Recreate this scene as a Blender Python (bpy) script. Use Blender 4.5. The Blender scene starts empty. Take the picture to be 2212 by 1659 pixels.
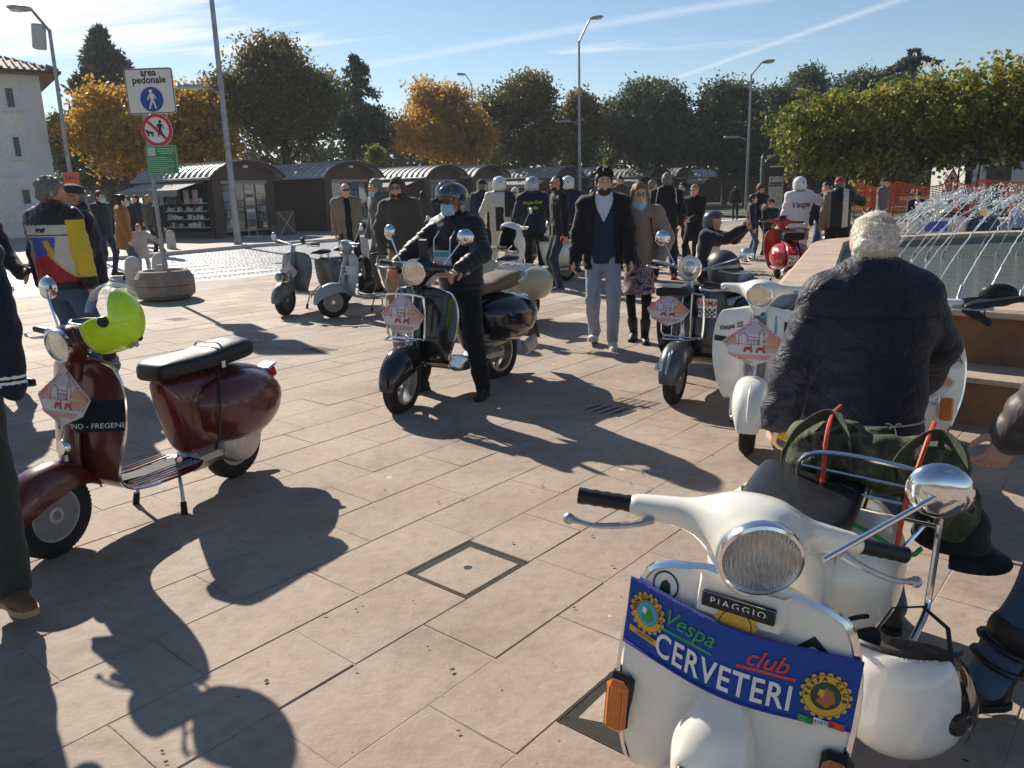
import bpy,math,random
import numpy as np
from mathutils import Vector,Matrix,Quaternion
from mathutils.bvhtree import BVHTree

rng = random.Random(7)
SC = bpy.context.scene
COL = SC.collection
PI = math.pi

# ------------------------------------------------------------------ camera
FPX,HOR,ROLL,CAMH = 1700.0,412.0,0.028,1.63        # in pixels of a 2212 x 1659 picture
_p = math.atan((829.5 - HOR) / FPX)
FW = np.array([0,math.cos(_p),-math.sin(_p)])
_r0 = np.array([1.0,0,0]); _u0 = np.cross(_r0,FW)
RT = math.cos(ROLL) * _r0 - math.sin(ROLL) * _u0
UP = math.sin(ROLL) * _r0 + math.cos(ROLL) * _u0
CAM = np.array([0,0,CAMH])
def ray(x,y):
    return FW + (x - 1106) / FPX * RT - (y - 829.5) / FPX * UP
def gp(x,y,z=0.0):
    """ground (or height z) point seen at a pixel"""
    d = ray(x,y); t = (z - CAMH) / d[2]
    return CAM + t * d
def atd(x,y,dist):
    """point on the pixel's ray at forward distance (world y)"""
    d = ray(x,y); return CAM + d * (dist / d[1])
cd = bpy.data.cameras.new('camera'); cam = bpy.data.objects.new('camera',cd); COL.objects.link(cam)
cd.sensor_width = 36; cd.lens = 36 * FPX / 2212; cd.clip_start = 0.05; cd.clip_end = 3000
cam.matrix_world = Matrix(((RT[0],UP[0],-FW[0],0),(RT[1],UP[1],-FW[1],0),(RT[2],UP[2],-FW[2],CAMH),(0,0,0,1)))
SC.camera = cam

# ------------------------------------------------------------------ sky and sun
SUN_AZ,SUN_EL = math.atan2(-0.545,0.838),math.radians(31)
SUND = np.array([math.sin(SUN_AZ) * math.cos(SUN_EL),math.cos(SUN_AZ) * math.cos(SUN_EL),math.sin(SUN_EL)])
W = bpy.data.worlds.new('World'); SC.world = W; W.use_nodes = True
def build_world():
    nt = W.node_tree; N = nt.nodes; L = nt.links
    for n in list(N): N.remove(n)
    def nd(t,**k):
        n = N.new(t)
        for a,b in k.items(): setattr(n,a,b)
        return n
    def mth(op,a,b=None,c=None,clamp=False):
        n = nd('ShaderNodeMath',operation=op); n.use_clamp = clamp
        for i,q in enumerate((a,b,c)):
            if q is None: continue
            if isinstance(q,(int,float)): n.inputs[i].default_value = q
            else: L.new(q,n.inputs[i])
        return n.outputs[0]
    out = nd('ShaderNodeOutputWorld'); bg = nd('ShaderNodeBackground'); bg.inputs[1].default_value = 0.068
    sky = nd('ShaderNodeTexSky',sky_type='NISHITA'); sky.sun_disc = False
    sky.sun_elevation = SUN_EL; sky.sun_rotation = SUN_AZ; sky.air_density = 1.0; sky.dust_density = 0.12; sky.ozone_density = 2.5
    tc = nd('ShaderNodeTexCoord'); sp = nd('ShaderNodeSeparateXYZ'); L.new(tc.outputs['Generated'],sp.inputs[0])
    x,y,z = sp.outputs
    zz = mth('ADD',mth('MAXIMUM',z,0.02),0.06)
    u = mth('DIVIDE',x,zz); v = mth('DIVIDE',y,zz)
    def uvof(px,py):
        d = ray(px,py); d = d / np.linalg.norm(d); q = max(d[2],.02) + .06
        return d[0] / q,d[1] / q
    cm = nd('ShaderNodeCombineXYZ')
    # streaky cirrus, stretched along the wind
    L.new(mth('MULTIPLY',u,0.38),cm.inputs[0]); L.new(mth('MULTIPLY',mth('ADD',v,mth('MULTIPLY',u,0.22)),1.5),cm.inputs[1])
    n1 = nd('ShaderNodeTexNoise'); n1.inputs['Scale'].default_value = 1.15; n1.inputs['Detail'].default_value = 7; n1.inputs['Roughness'].default_value = .62
    n1.inputs['Distortion'].default_value = .5
    L.new(cm.outputs[0],n1.inputs['Vector'])
    # more cloud towards the upper left of the sky
    ul,vl = uvof(250,10)
    dist = mth('SQRT',mth('ADD',mth('POWER',mth('SUBTRACT',u,ul - .5),2),mth('POWER',mth('MULTIPLY',mth('SUBTRACT',v,vl),1.25),2)))
    bias = mth('SUBTRACT',0.70,mth('MULTIPLY',mth('SUBTRACT',1.0,mth('DIVIDE',dist,1.7),clamp=True),0.33))
    cl = mth('MULTIPLY',mth('SUBTRACT',n1.outputs[0],mth('SUBTRACT',bias,.09)),5.0,clamp=True)
    cl = mth('MULTIPLY',cl,0.9)
    n2 = nd('ShaderNodeTexNoise'); n2.inputs['Scale'].default_value = 9; n2.inputs['Detail'].default_value = 4
    L.new(cm.outputs[0],n2.inputs['Vector'])
    def trail(p,q,w,amt):
        (u0,v0),(u1,v1) = uvof(*p),uvof(*q)
        a,b = v1 - v0,u0 - u1; k = math.hypot(a,b); a /= k; b /= k; c = -(a * u0 + b * v0)
        d = mth('ABSOLUTE',mth('ADD',mth('ADD',mth('MULTIPLY',u,a),mth('MULTIPLY',v,b)),c))
        d = mth('ADD',d,mth('MULTIPLY',mth('SUBTRACT',n2.outputs[0],.5),w * .9))
        # only between the two ends
        ln = math.hypot(u1 - u0,v1 - v0); tx,ty = (u1 - u0) / ln,(v1 - v0) / ln
        s = mth('ADD',mth('ADD',mth('MULTIPLY',u,tx),mth('MULTIPLY',v,ty)),-(u0 * tx + v0 * ty))
        e = mth('MULTIPLY',mth('MULTIPLY',s,4,clamp=True),mth('MULTIPLY',mth('SUBTRACT',ln,s),4,clamp=True))
        return mth('MULTIPLY',mth('MULTIPLY',mth('SUBTRACT',1,mth('DIVIDE',d,w),clamp=True),e),amt)
    t1 = trail((700,160),(2010,-60),.10,.26); t2 = trail((1430,180),(2030,-30),.055,.3); t3 = trail((235,132),(420,106),.02,.35)
    tot = mth('MAXIMUM',mth('MAXIMUM',cl,t1),mth('MAXIMUM',t2,t3))
    mix = nd('ShaderNodeMixRGB'); L.new(tot,mix.inputs[0]); L.new(sky.outputs[0],mix.inputs[1]); mix.inputs[2].default_value = (10.5,10.5,10.6,1)
    L.new(mix.outputs[0],bg.inputs[0]); L.new(bg.outputs[0],out.inputs[0])
build_world()
sl = bpy.data.lights.new('sun','SUN'); sl.energy = 4.9; sl.angle = math.radians(0.53); sl.color = (1,.92,.80)
so = bpy.data.objects.new('sun',sl); COL.objects.link(so); so.location = (-20,30,30)
so.rotation_euler = Vector(SUND).to_track_quat('Z','Y').to_euler()
SC.view_settings.view_transform = 'Standard'; SC.view_settings.look = 'None'; SC.view_settings.exposure = 0.66; SC.view_settings.gamma = 1
SC.view_settings.use_curve_mapping = False

# ------------------------------------------------------------------ objects
def tag(o,label=None,cat=None,group=None,kind=None):
    if label: o['label'] = label
    if cat: o['category'] = cat
    if group: o['group'] = group
    if kind: o['kind'] = kind
    return o
def thing(name,label,cat,loc=(0,0,0),rz=0.0,group=None):
    o = bpy.data.objects.new(name,None); COL.objects.link(o); o.empty_display_size = .1
    o.location = tuple(float(q) for q in loc); o.rotation_euler = (0,0,rz)
    return tag(o,label,cat,group)
def copy_tree(o,parent=None):
    c = o.copy(); COL.objects.link(c); c.parent = parent
    for ch in list(o.children): copy_tree(ch,c)
    return c
def A(*q): return np.array(q,float)
def nrm(v):
    v = np.asarray(v,float); return v / (np.linalg.norm(v) + 1e-12)
def rotm(axis,a):
    return np.array(Matrix.Rotation(a,3,Vector(axis)))
def catmull(pts,n):
    """resample a polyline of tuples smoothly"""
    P = [np.asarray(p,float) for p in pts]; P = [2 * P[0] - P[1]] + P + [2 * P[-1] - P[-2]]
    out = []
    segs = len(P) - 3
    for i in range(n):
        t = i / (n - 1) * segs; k = min(int(t),segs - 1); t -= k
        a,b,c,d = P[k:k + 4]
        out.append(.5 * ((2 * b) + (-a + c) * t + (2 * a - 5 * b + 4 * c - d) * t * t + (-a + 3 * b - 3 * c + d) * t ** 3))
    return out

class MB:
    """collects shapes into one mesh"""
    def __init__(s): s.v = []; s.f = []; s.m = []
    def add(s,V,F,mi=0):
        o = len(s.v); s.v.extend([tuple(float(c) for c in p) for p in V])
        s.f.extend([[i + o for i in f] for f in F]); s.m.extend([mi] * len(F)); return s
    def box(s,c,size,R=None,bev=0.0,mi=0):
        c = A(*c); h = A(*size) / 2; R = np.eye(3) if R is None else R
        if bev <= 0:
            V = [c + R @ (h * A(x,y,z)) for x in (-1,1) for y in (-1,1) for z in (-1,1)]
            return s.add(V,[[0,1,3,2],[4,6,7,5],[0,4,5,1],[2,3,7,6],[0,2,6,4],[1,5,7,3]],mi)
        bev = min(bev,min(h) * .98); V = []; ix = {}
        for x in (-1,1):
            for y in (-1,1):
                for z in (-1,1):
                    sg = A(x,y,z)
                    for ax in range(3):
                        q = h - bev; q = q.copy(); q[ax] = h[ax]; ix[(x,y,z,ax)] = len(V); V.append(c + R @ (q * sg))
        F = []
        for ax in range(3):
            b,d = (ax + 1) % 3,(ax + 2) % 3
            for sg in (-1,1):
                def k(p,q):
                    t = [0,0,0]; t[ax] = sg; t[b] = p; t[d] = q; return ix[tuple(t) + (ax,)]
                f = [k(-1,-1),k(1,-1),k(1,1),k(-1,1)]; F.append(f if sg > 0 else f[::-1])
        for ax in range(3):      # edges along ax
            b,d = (ax + 1) % 3,(ax + 2) % 3
            for p in (-1,1):
                for q in (-1,1):
                    def k(t0,axx):
                        t = [0,0,0]; t[ax] = t0; t[b] = p; t[d] = q; return ix[tuple(t) + (axx,)]
                    f = [k(-1,b),k(1,b),k(1,d),k(-1,d)]; F.append(f if p * q > 0 else f[::-1])
        for x in (-1,1):
            for y in (-1,1):
                for z in (-1,1):
                    f = [ix[(x,y,z,0)],ix[(x,y,z,1)],ix[(x,y,z,2)]]; F.append(f if x * y * z > 0 else f[::-1])
        return s.add(V,F,mi)
    def tube(s,pts,r,n=8,closed=False,caps=True,mi=0,flat=None):
        P = [np.asarray(p,float) for p in pts]; m = len(P)
        rr = [r] * m if isinstance(r,(int,float)) else list(r)
        T = []
        for i in range(m):
            a = P[(i - 1) % m] if (closed or i > 0) else P[i]; b = P[(i + 1) % m] if (closed or i < m - 1) else P[i]
            T.append(nrm(b - a))
        u = np.cross(T[0],A(0,0,1)); u = np.cross(T[0],A(0,1,0)) if np.linalg.norm(u) < .1 else u; u = nrm(u)
        V = []
        for i in range(m):
            u = nrm(u - T[i] * (u @ T[i])); w = np.cross(T[i],u)
            for k in range(n):
                a = 2 * PI * k / n
                V.append(P[i] + rr[i] * (math.cos(a) * u + math.sin(a) * w * (flat or 1)))
        F = []
        for i in range(m if closed else m - 1):
            j = (i + 1) % m
            for k in range(n): F.append([i * n + k,i * n + (k + 1) % n,j * n + (k + 1) % n,j * n + k])
        if caps and not closed: F.append(list(range(n))[::-1]); F.append([(m - 1) * n + k for k in range(n)])
        return s.add(V,F,mi)
    def cyl(s,p0,p1,r0,r1=None,n=12,mi=0):
        return s.tube([p0,p1],[r0,r0 if r1 is None else r1],n,mi=mi)
    def lathe(s,prof,o,axis,n=24,mi=0,closed=False):
        axis = nrm(axis); u = np.cross(axis,A(0,0,1)); u = A(1,0,0) if np.linalg.norm(u) < .1 else nrm(u); w = np.cross(axis,u); o = A(*o)
        V = []; m = len(prof)
        for (r,t) in prof:
            for k in range(n):
                a = 2 * PI * k / n; V.append(o + axis * t + r * (math.cos(a) * u + math.sin(a) * w))
        F = []
        for i in range(m if closed else m - 1):
            j = (i + 1) % m
            for k in range(n): F.append([i * n + k,j * n + k,j * n + (k + 1) % n,i * n + (k + 1) % n])
        if not closed:
            if prof[0][0] > 1e-4: F.append(list(range(n)))
            if prof[-1][0] > 1e-4: F.append([(m - 1) * n + k for k in range(n)][::-1])
        return s.add(V,F,mi)
    def loft(s,rings,caps=True,mi=0,wrap=True):
        n = len(rings[0]); V = [p for r in rings for p in r]; F = []
        for i in range(len(rings) - 1):
            for k in range(n if wrap else n - 1): F.append([i * n + k,i * n + (k + 1) % n,(i + 1) * n + (k + 1) % n,(i + 1) * n + k])
        if caps and wrap: F.append(list(range(n))[::-1]); F.append([(len(rings) - 1) * n + k for k in range(n)])
        return s.add(V,F,mi)
    def sheet(s,G,th=0.0,mi=0):
        """open surface from a grid of points, given a thickness along its normals"""
        G = np.array(G,float); nu,nv = G.shape[:2]
        if th == 0: return s.loft(list(G),caps=False,wrap=False,mi=mi)
        du = np.gradient(G,axis=0); dv = np.gradient(G,axis=1); Nn = np.cross(du,dv); Nn /= (np.linalg.norm(Nn,axis=2,keepdims=True) + 1e-9)
        B = G - Nn * th; V = list(G.reshape(-1,3)) + list(B.reshape(-1,3)); o = nu * nv; F = []
        for i in range(nu - 1):
            for k in range(nv - 1):
                f = [i * nv + k,(i + 1) * nv + k,(i + 1) * nv + k + 1,i * nv + k + 1]; F.append(f); F.append([q + o for q in f[::-1]])
        bd = [i * nv for i in range(nu)] + [(nu - 1) * nv + k for k in range(1,nv)] + [i * nv + nv - 1 for i in range(nu - 2,-1,-1)] + [k for k in range(nv - 2,0,-1)]
        for a,b in zip(bd,bd[1:] + bd[:1]): F.append([a,a + o,b + o,b])
        return s.add(V,F,mi)
    def ell(s,c,r,nu=14,nv=9,R=None,mi=0,z0=-1.0,z1=1.0):
        c = A(*c); r = A(*(r if hasattr(r,'__len__') else (r,r,r))); R = np.eye(3) if R is None else R
        rings = []
        for j in range(nv + 1):
            ph = math.asin(z0) + (math.asin(z1) - math.asin(z0)) * j / nv
            rings.append([c + R @ (r * A(math.cos(ph) * math.cos(2 * PI * k / nu),math.cos(ph) * math.sin(2 * PI * k / nu),math.sin(ph))) for k in range(nu)])
        return s.loft(rings,mi=mi)
    def prism(s,pts,o,ux,uy,th,mi=0):
        """polygon in the plane (ux, uy) through o, with thickness th along its normal (front face at +th)"""
        o = A(*o); ux = A(*ux); uy = A(*uy); nn = np.cross(ux,uy); n = len(pts)
        V = [o + ux * p[0] + uy * p[1] + nn * th for p in pts] + [o + ux * p[0] + uy * p[1] for p in pts]
        F = [list(range(n)),list(range(n,2 * n))[::-1]] + [[i,i + n,(i + 1) % n + n,(i + 1) % n] for i in range(n)]
        return s.add(V,F,mi)
    def xform(s,M,o=(0,0,0)):
        o = A(*o); P = np.array(s.v); s.v = [tuple(q) for q in ((P - o) @ M.T + o)]; return s
    def move(s,d):
        s.v = [(a + d[0],b + d[1],c + d[2]) for a,b,c in s.v]; return s
    def build(s,name,mats,parent=None,smooth=True,ang=38):
        me = bpy.data.meshes.new(name); me.from_pydata(s.v,[],s.f)
        if not isinstance(mats,(list,tuple)): mats = [mats]
        for q in mats: me.materials.append(q)
        if len(mats) > 1: me.polygons.foreach_set('material_index',s.m)
        if smooth:
            me.shade_smooth(); me.set_sharp_from_angle(angle=math.radians(ang))
        o = bpy.data.objects.new(name,me); COL.objects.link(o); o.parent = parent
        return o
def np_obj(name,V,F,mats,parent=None,smooth=True,mi=None,attr=None):
    """fast mesh from numpy arrays; F is (n, 3) or (n, 4)"""
    V = np.asarray(V,np.float32); F = np.asarray(F,np.int32); k = F.shape[1]
    me = bpy.data.meshes.new(name); me.vertices.add(len(V)); me.vertices.foreach_set('co',V.ravel())
    me.loops.add(F.size); me.loops.foreach_set('vertex_index',F.ravel())
    me.polygons.add(len(F)); me.polygons.foreach_set('loop_start',np.arange(0,F.size,k,dtype=np.int32))
    me.polygons.foreach_set('loop_total',np.full(len(F),k,np.int32))
    if not isinstance(mats,(list,tuple)): mats = [mats]
    for q in mats: me.materials.append(q)
    if mi is not None: me.polygons.foreach_set('material_index',np.asarray(mi,np.int32))
    me.polygons.foreach_set('use_smooth',np.full(len(F),smooth))
    if attr is not None:
        at = me.attributes.new('tint','FLOAT','POINT'); at.data.foreach_set('value',np.asarray(attr,np.float32))
    me.update(calc_edges=True); me.validate()
    o = bpy.data.objects.new(name,me); COL.objects.link(o); o.parent = parent
    return o
def text_geo(s,size=1.0,align='CENTER',shear=0.0,spacing=1.0,bold=0.0):
    cu = bpy.data.curves.new('t','FONT'); cu.body = s; cu.size = size; cu.align_x = align; cu.align_y = 'CENTER'; cu.shear = shear; cu.space_character = spacing
    cu.resolution_u = 3; cu.offset = bold
    ob = bpy.data.objects.new('t',cu); COL.objects.link(ob)
    dg = bpy.context.evaluated_depsgraph_get(); me = bpy.data.meshes.new_from_object(ob.evaluated_get(dg))
    V = [tuple(v.co) for v in me.vertices]; F = [list(p.vertices) for p in me.polygons]
    bpy.data.objects.remove(ob); bpy.data.curves.remove(cu); bpy.data.meshes.remove(me)
    return V,F
# ------------------------------------------------------------------ materials
_M = {}
def _nodes(name):
    m = bpy.data.materials.new(name); m.use_nodes = True; nt = m.node_tree
    return m,nt,nt.nodes['Principled BSDF']
def _noise(nt,scale,detail=3,vec=None,rough=.55,dist=0.0):
    n = nt.nodes.new('ShaderNodeTexNoise'); n.inputs['Scale'].default_value = scale; n.inputs['Detail'].default_value = detail
    n.inputs['Roughness'].default_value = rough; n.inputs['Distortion'].default_value = dist
    if vec is None:
        tc = nt.nodes.new('ShaderNodeTexCoord'); vec = tc.outputs['Object']
    nt.links.new(vec,n.inputs['Vector']); return n
def _ramp(nt,src,stops):
    r = nt.nodes.new('ShaderNodeValToRGB'); e = r.color_ramp.elements
    while len(e) > 1: e.remove(e[-1])
    for i,(p,c) in enumerate(stops):
        q = e[0] if i == 0 else e.new(p)
        q.position = p; q.color = (*c[:3],1) if len(c) >= 3 else (c[0],c[0],c[0],1)
    nt.links.new(src,r.inputs[0]); return r.outputs[0]
def _bump(nt,bsdf,src,strength,dist=.01):
    b = nt.nodes.new('ShaderNodeBump'); b.inputs['Strength'].default_value = strength; b.inputs['Distance'].default_value = dist
    nt.links.new(src,b.inputs['Height']); nt.links.new(b.outputs[0],bsdf.inputs['Normal']); return b
def C(h):
    """sRGB hex to linear"""
    h = h.lstrip('#'); q = [int(h[i:i + 2],16) / 255 for i in (0,2,4)]
    return tuple(c / 12.92 if c <= .04045 else ((c + .055) / 1.055) ** 2.4 for c in q)
def mat(name,col=(.5,.5,.5),rough=.6,metal=0.0,coat=0.0,var=0.0,vs=8.0,bump=0.0,bs=60.0,spec=.5,trans=0.0,ior=1.45,alpha=1.0,sheen=0.0,emit=None):
    if name in _M: return _M[name]
    if isinstance(col,str): col = C(col)
    m,nt,b = _nodes(name)
    b.inputs['Base Color'].default_value = (*col,1); b.inputs['Roughness'].default_value = rough; b.inputs['Metallic'].default_value = metal
    b.inputs['Coat Weight'].default_value = coat; b.inputs['Coat Roughness'].default_value = .06; b.inputs['Specular IOR Level'].default_value = spec
    b.inputs['Transmission Weight'].default_value = trans; b.inputs['IOR'].default_value = ior; b.inputs['Alpha'].default_value = alpha
    b.inputs['Sheen Weight'].default_value = sheen
    if emit: b.inputs['Emission Color'].default_value = (*emit[:3],1); b.inputs['Emission Strength'].default_value = emit[3]
    if var > 0:
        n = _noise(nt,vs,4)
        c = _ramp(nt,n.outputs[0],[(.3,tuple(q * (1 - var) for q in col)),(.7,tuple(min(1,q * (1 + var * .7)) for q in col))])
        nt.links.new(c,b.inputs['Base Color'])
        rr = nt.nodes.new('ShaderNodeMapRange'); rr.inputs[3].default_value = max(.02,rough - .1 * min(1,rough * 3)); rr.inputs[4].default_value = min(1,rough + .12)
        nt.links.new(n.outputs[0],rr.inputs[0]); nt.links.new(rr.outputs[0],b.inputs['Roughness'])
    if bump > 0:
        n = _noise(nt,bs,5); _bump(nt,b,n.outputs[0],bump,.01)
    _M[name] = m; return m
def paint(name,col,rough=.28,dirt=.12):
    """enamelled sheet metal with a clear coat and a little road dust"""
    if name in _M: return _M[name]
    if isinstance(col,str): col = C(col)
    m,nt,b = _nodes(name)
    n = _noise(nt,5,6,rough=.65); n2 = _noise(nt,90,3)
    dust = (.33,.29,.24)
    mixc = lambda k: tuple(a * (1 - k) + d * k for a,d in zip(col,dust))
    c = _ramp(nt,n.outputs[0],[(.35,col),(.62,mixc(dirt * .35)),(.8,mixc(dirt))])
    nt.links.new(c,b.inputs['Base Color'])
    rr = nt.nodes.new('ShaderNodeMapRange'); rr.inputs[1].default_value = .3; rr.inputs[2].default_value = .75; rr.inputs[3].default_value = rough * .8; rr.inputs[4].default_value = rough * 1.5
    nt.links.new(n.outputs[0],rr.inputs[0]); nt.links.new(rr.outputs[0],b.inputs['Roughness'])
    b.inputs['Coat Weight'].default_value = .6; b.inputs['Coat Roughness'].default_value = .08
    _bump(nt,b,n2.outputs[0],.03,.004)
    _M[name] = m; return m
def cloth(name,col,var=.25,bump=.35,fold=14.0,rough=.85,weave=380.0,sheen=.15,stretch=(1,1,.35)):
    """woven cloth: colour drift, soft folds and a fine weave"""
    if name in _M: return _M[name]
    if isinstance(col,str): col = C(col)
    m,nt,b = _nodes(name)
    tc = nt.nodes.new('ShaderNodeTexCoord'); mp = nt.nodes.new('ShaderNodeMapping'); mp.inputs['Scale'].default_value = stretch
    nt.links.new(tc.outputs['Object'],mp.inputs[0])
    n = _noise(nt,fold,4,mp.outputs[0],dist=1.2); n2 = _noise(nt,weave,1)
    c = _ramp(nt,n.outputs[0],[(.25,tuple(q * (1 - var) for q in col)),(.75,tuple(min(1,q * (1 + var)) for q in col))])
    nt.links.new(c,b.inputs['Base Color']); b.inputs['Roughness'].default_value = rough; b.inputs['Sheen Weight'].default_value = sheen
    b.inputs['Specular IOR Level'].default_value = .3
    ad = nt.nodes.new('ShaderNodeMath'); ad.operation = 'MULTIPLY_ADD'; ad.inputs[1].default_value = .06
    nt.links.new(n2.outputs[0],ad.inputs[0]); nt.links.new(n.outputs[0],ad.inputs[2])
    _bump(nt,b,ad.outputs[0],bump,.03)
    _M[name] = m; return m
def leafmat(name,stops,trans=.35,rough=.5):
    if name in _M: return _M[name]
    m,nt,b = _nodes(name)
    at = nt.nodes.new('ShaderNodeAttribute'); at.attribute_name = 'tint'
    c = _ramp(nt,at.outputs['Fac'],stops)
    nt.links.new(c,b.inputs['Base Color']); b.inputs['Roughness'].default_value = rough; b.inputs['Specular IOR Level'].default_value = .3
    t = nt.nodes.new('ShaderNodeBsdfTranslucent'); nt.links.new(c,t.inputs[0])
    mx = nt.nodes.new('ShaderNodeMixShader'); mx.inputs[0].default_value = trans
    nt.links.new(b.outputs[0],mx.inputs[1]); nt.links.new(t.outputs[0],mx.inputs[2])
    nt.links.new(mx.outputs[0],nt.nodes['Material Output'].inputs[0])
    _M[name] = m; return m
def clear(name,tint=(1,1,1),refl=.12,rough=.03):
    """thin clear plastic or glass: mostly see-through with a sharp reflection"""
    if name in _M: return _M[name]
    m,nt,b = _nodes(name)
    g = nt.nodes.new('ShaderNodeBsdfGlossy'); g.inputs['Roughness'].default_value = rough
    t = nt.nodes.new('ShaderNodeBsdfTransparent'); t.inputs[0].default_value = (*tint,1)
    lw = nt.nodes.new('ShaderNodeLayerWeight'); lw.inputs[0].default_value = .35
    ad = nt.nodes.new('ShaderNodeMath'); ad.operation = 'MULTIPLY_ADD'; ad.inputs[1].default_value = .55; ad.inputs[2].default_value = refl; ad.use_clamp = True
    nt.links.new(lw.outputs['Facing'],ad.inputs[0])
    mx = nt.nodes.new('ShaderNodeMixShader'); nt.links.new(ad.outputs[0],mx.inputs[0]); nt.links.new(t.outputs[0],mx.inputs[1]); nt.links.new(g.outputs[0],mx.inputs[2])
    nt.links.new(mx.outputs[0],nt.nodes['Material Output'].inputs[0])
    _M[name] = m; return m
CHROME = mat('chrome',(.78,.78,.78),.09,1.0,var=.06,vs=30)
STEEL = mat('dull steel',(.42,.42,.42),.38,1.0,var=.2,vs=20)
ALU = mat('cast aluminium',(.5,.5,.5),.45,.9,var=.2,vs=25)
RUBBER = mat('tyre rubber',(.018,.018,.019),.78,var=.35,vs=14,bump=.12,bs=120)
BLACKP = mat('black plastic',(.014,.014,.015),.42,var=.2,vs=20)
BLACKM = mat('matt black',(.008,.008,.009),.8)
VINYL = mat('black seat vinyl',(.013,.014,.016),.38,var=.25,vs=30,bump=.08,bs=260)
REDLENS = mat('red lens',(.45,.012,.01),.15,coat=.8)
AMBER = mat('amber lens',(.62,.16,.015),.18,coat=.8,var=.15,vs=40)
WHITEP = mat('white print',(.78,.77,.74),.5)
BLACKPR = mat('black print',(.015,.015,.018),.55)
REDPR = mat('red print',(.55,.03,.035),.55)
CLEAR = clear('clear plastic',(.95,.96,.97),.06)
SMOKE = clear('smoked plastic',(.25,.24,.24),.1)
SKIN = mat('tanned skin',C('#d39f80'),.5,var=.12,vs=18,bump=.06,bs=200)
SKIN2 = mat('pale skin',C('#dcae94'),.5,var=.12,vs=18,bump=.06,bs=200)
SKIN3 = mat('ruddy skin',C('#c98e70'),.5,var=.15,vs=18,bump=.06,bs=200)
LIPS = mat('lips',C('#96564a'),.5)
EYEW = mat('eye white',(.6,.58,.56),.25); EYED = mat('eye dark',(.02,.014,.01),.2)
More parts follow.
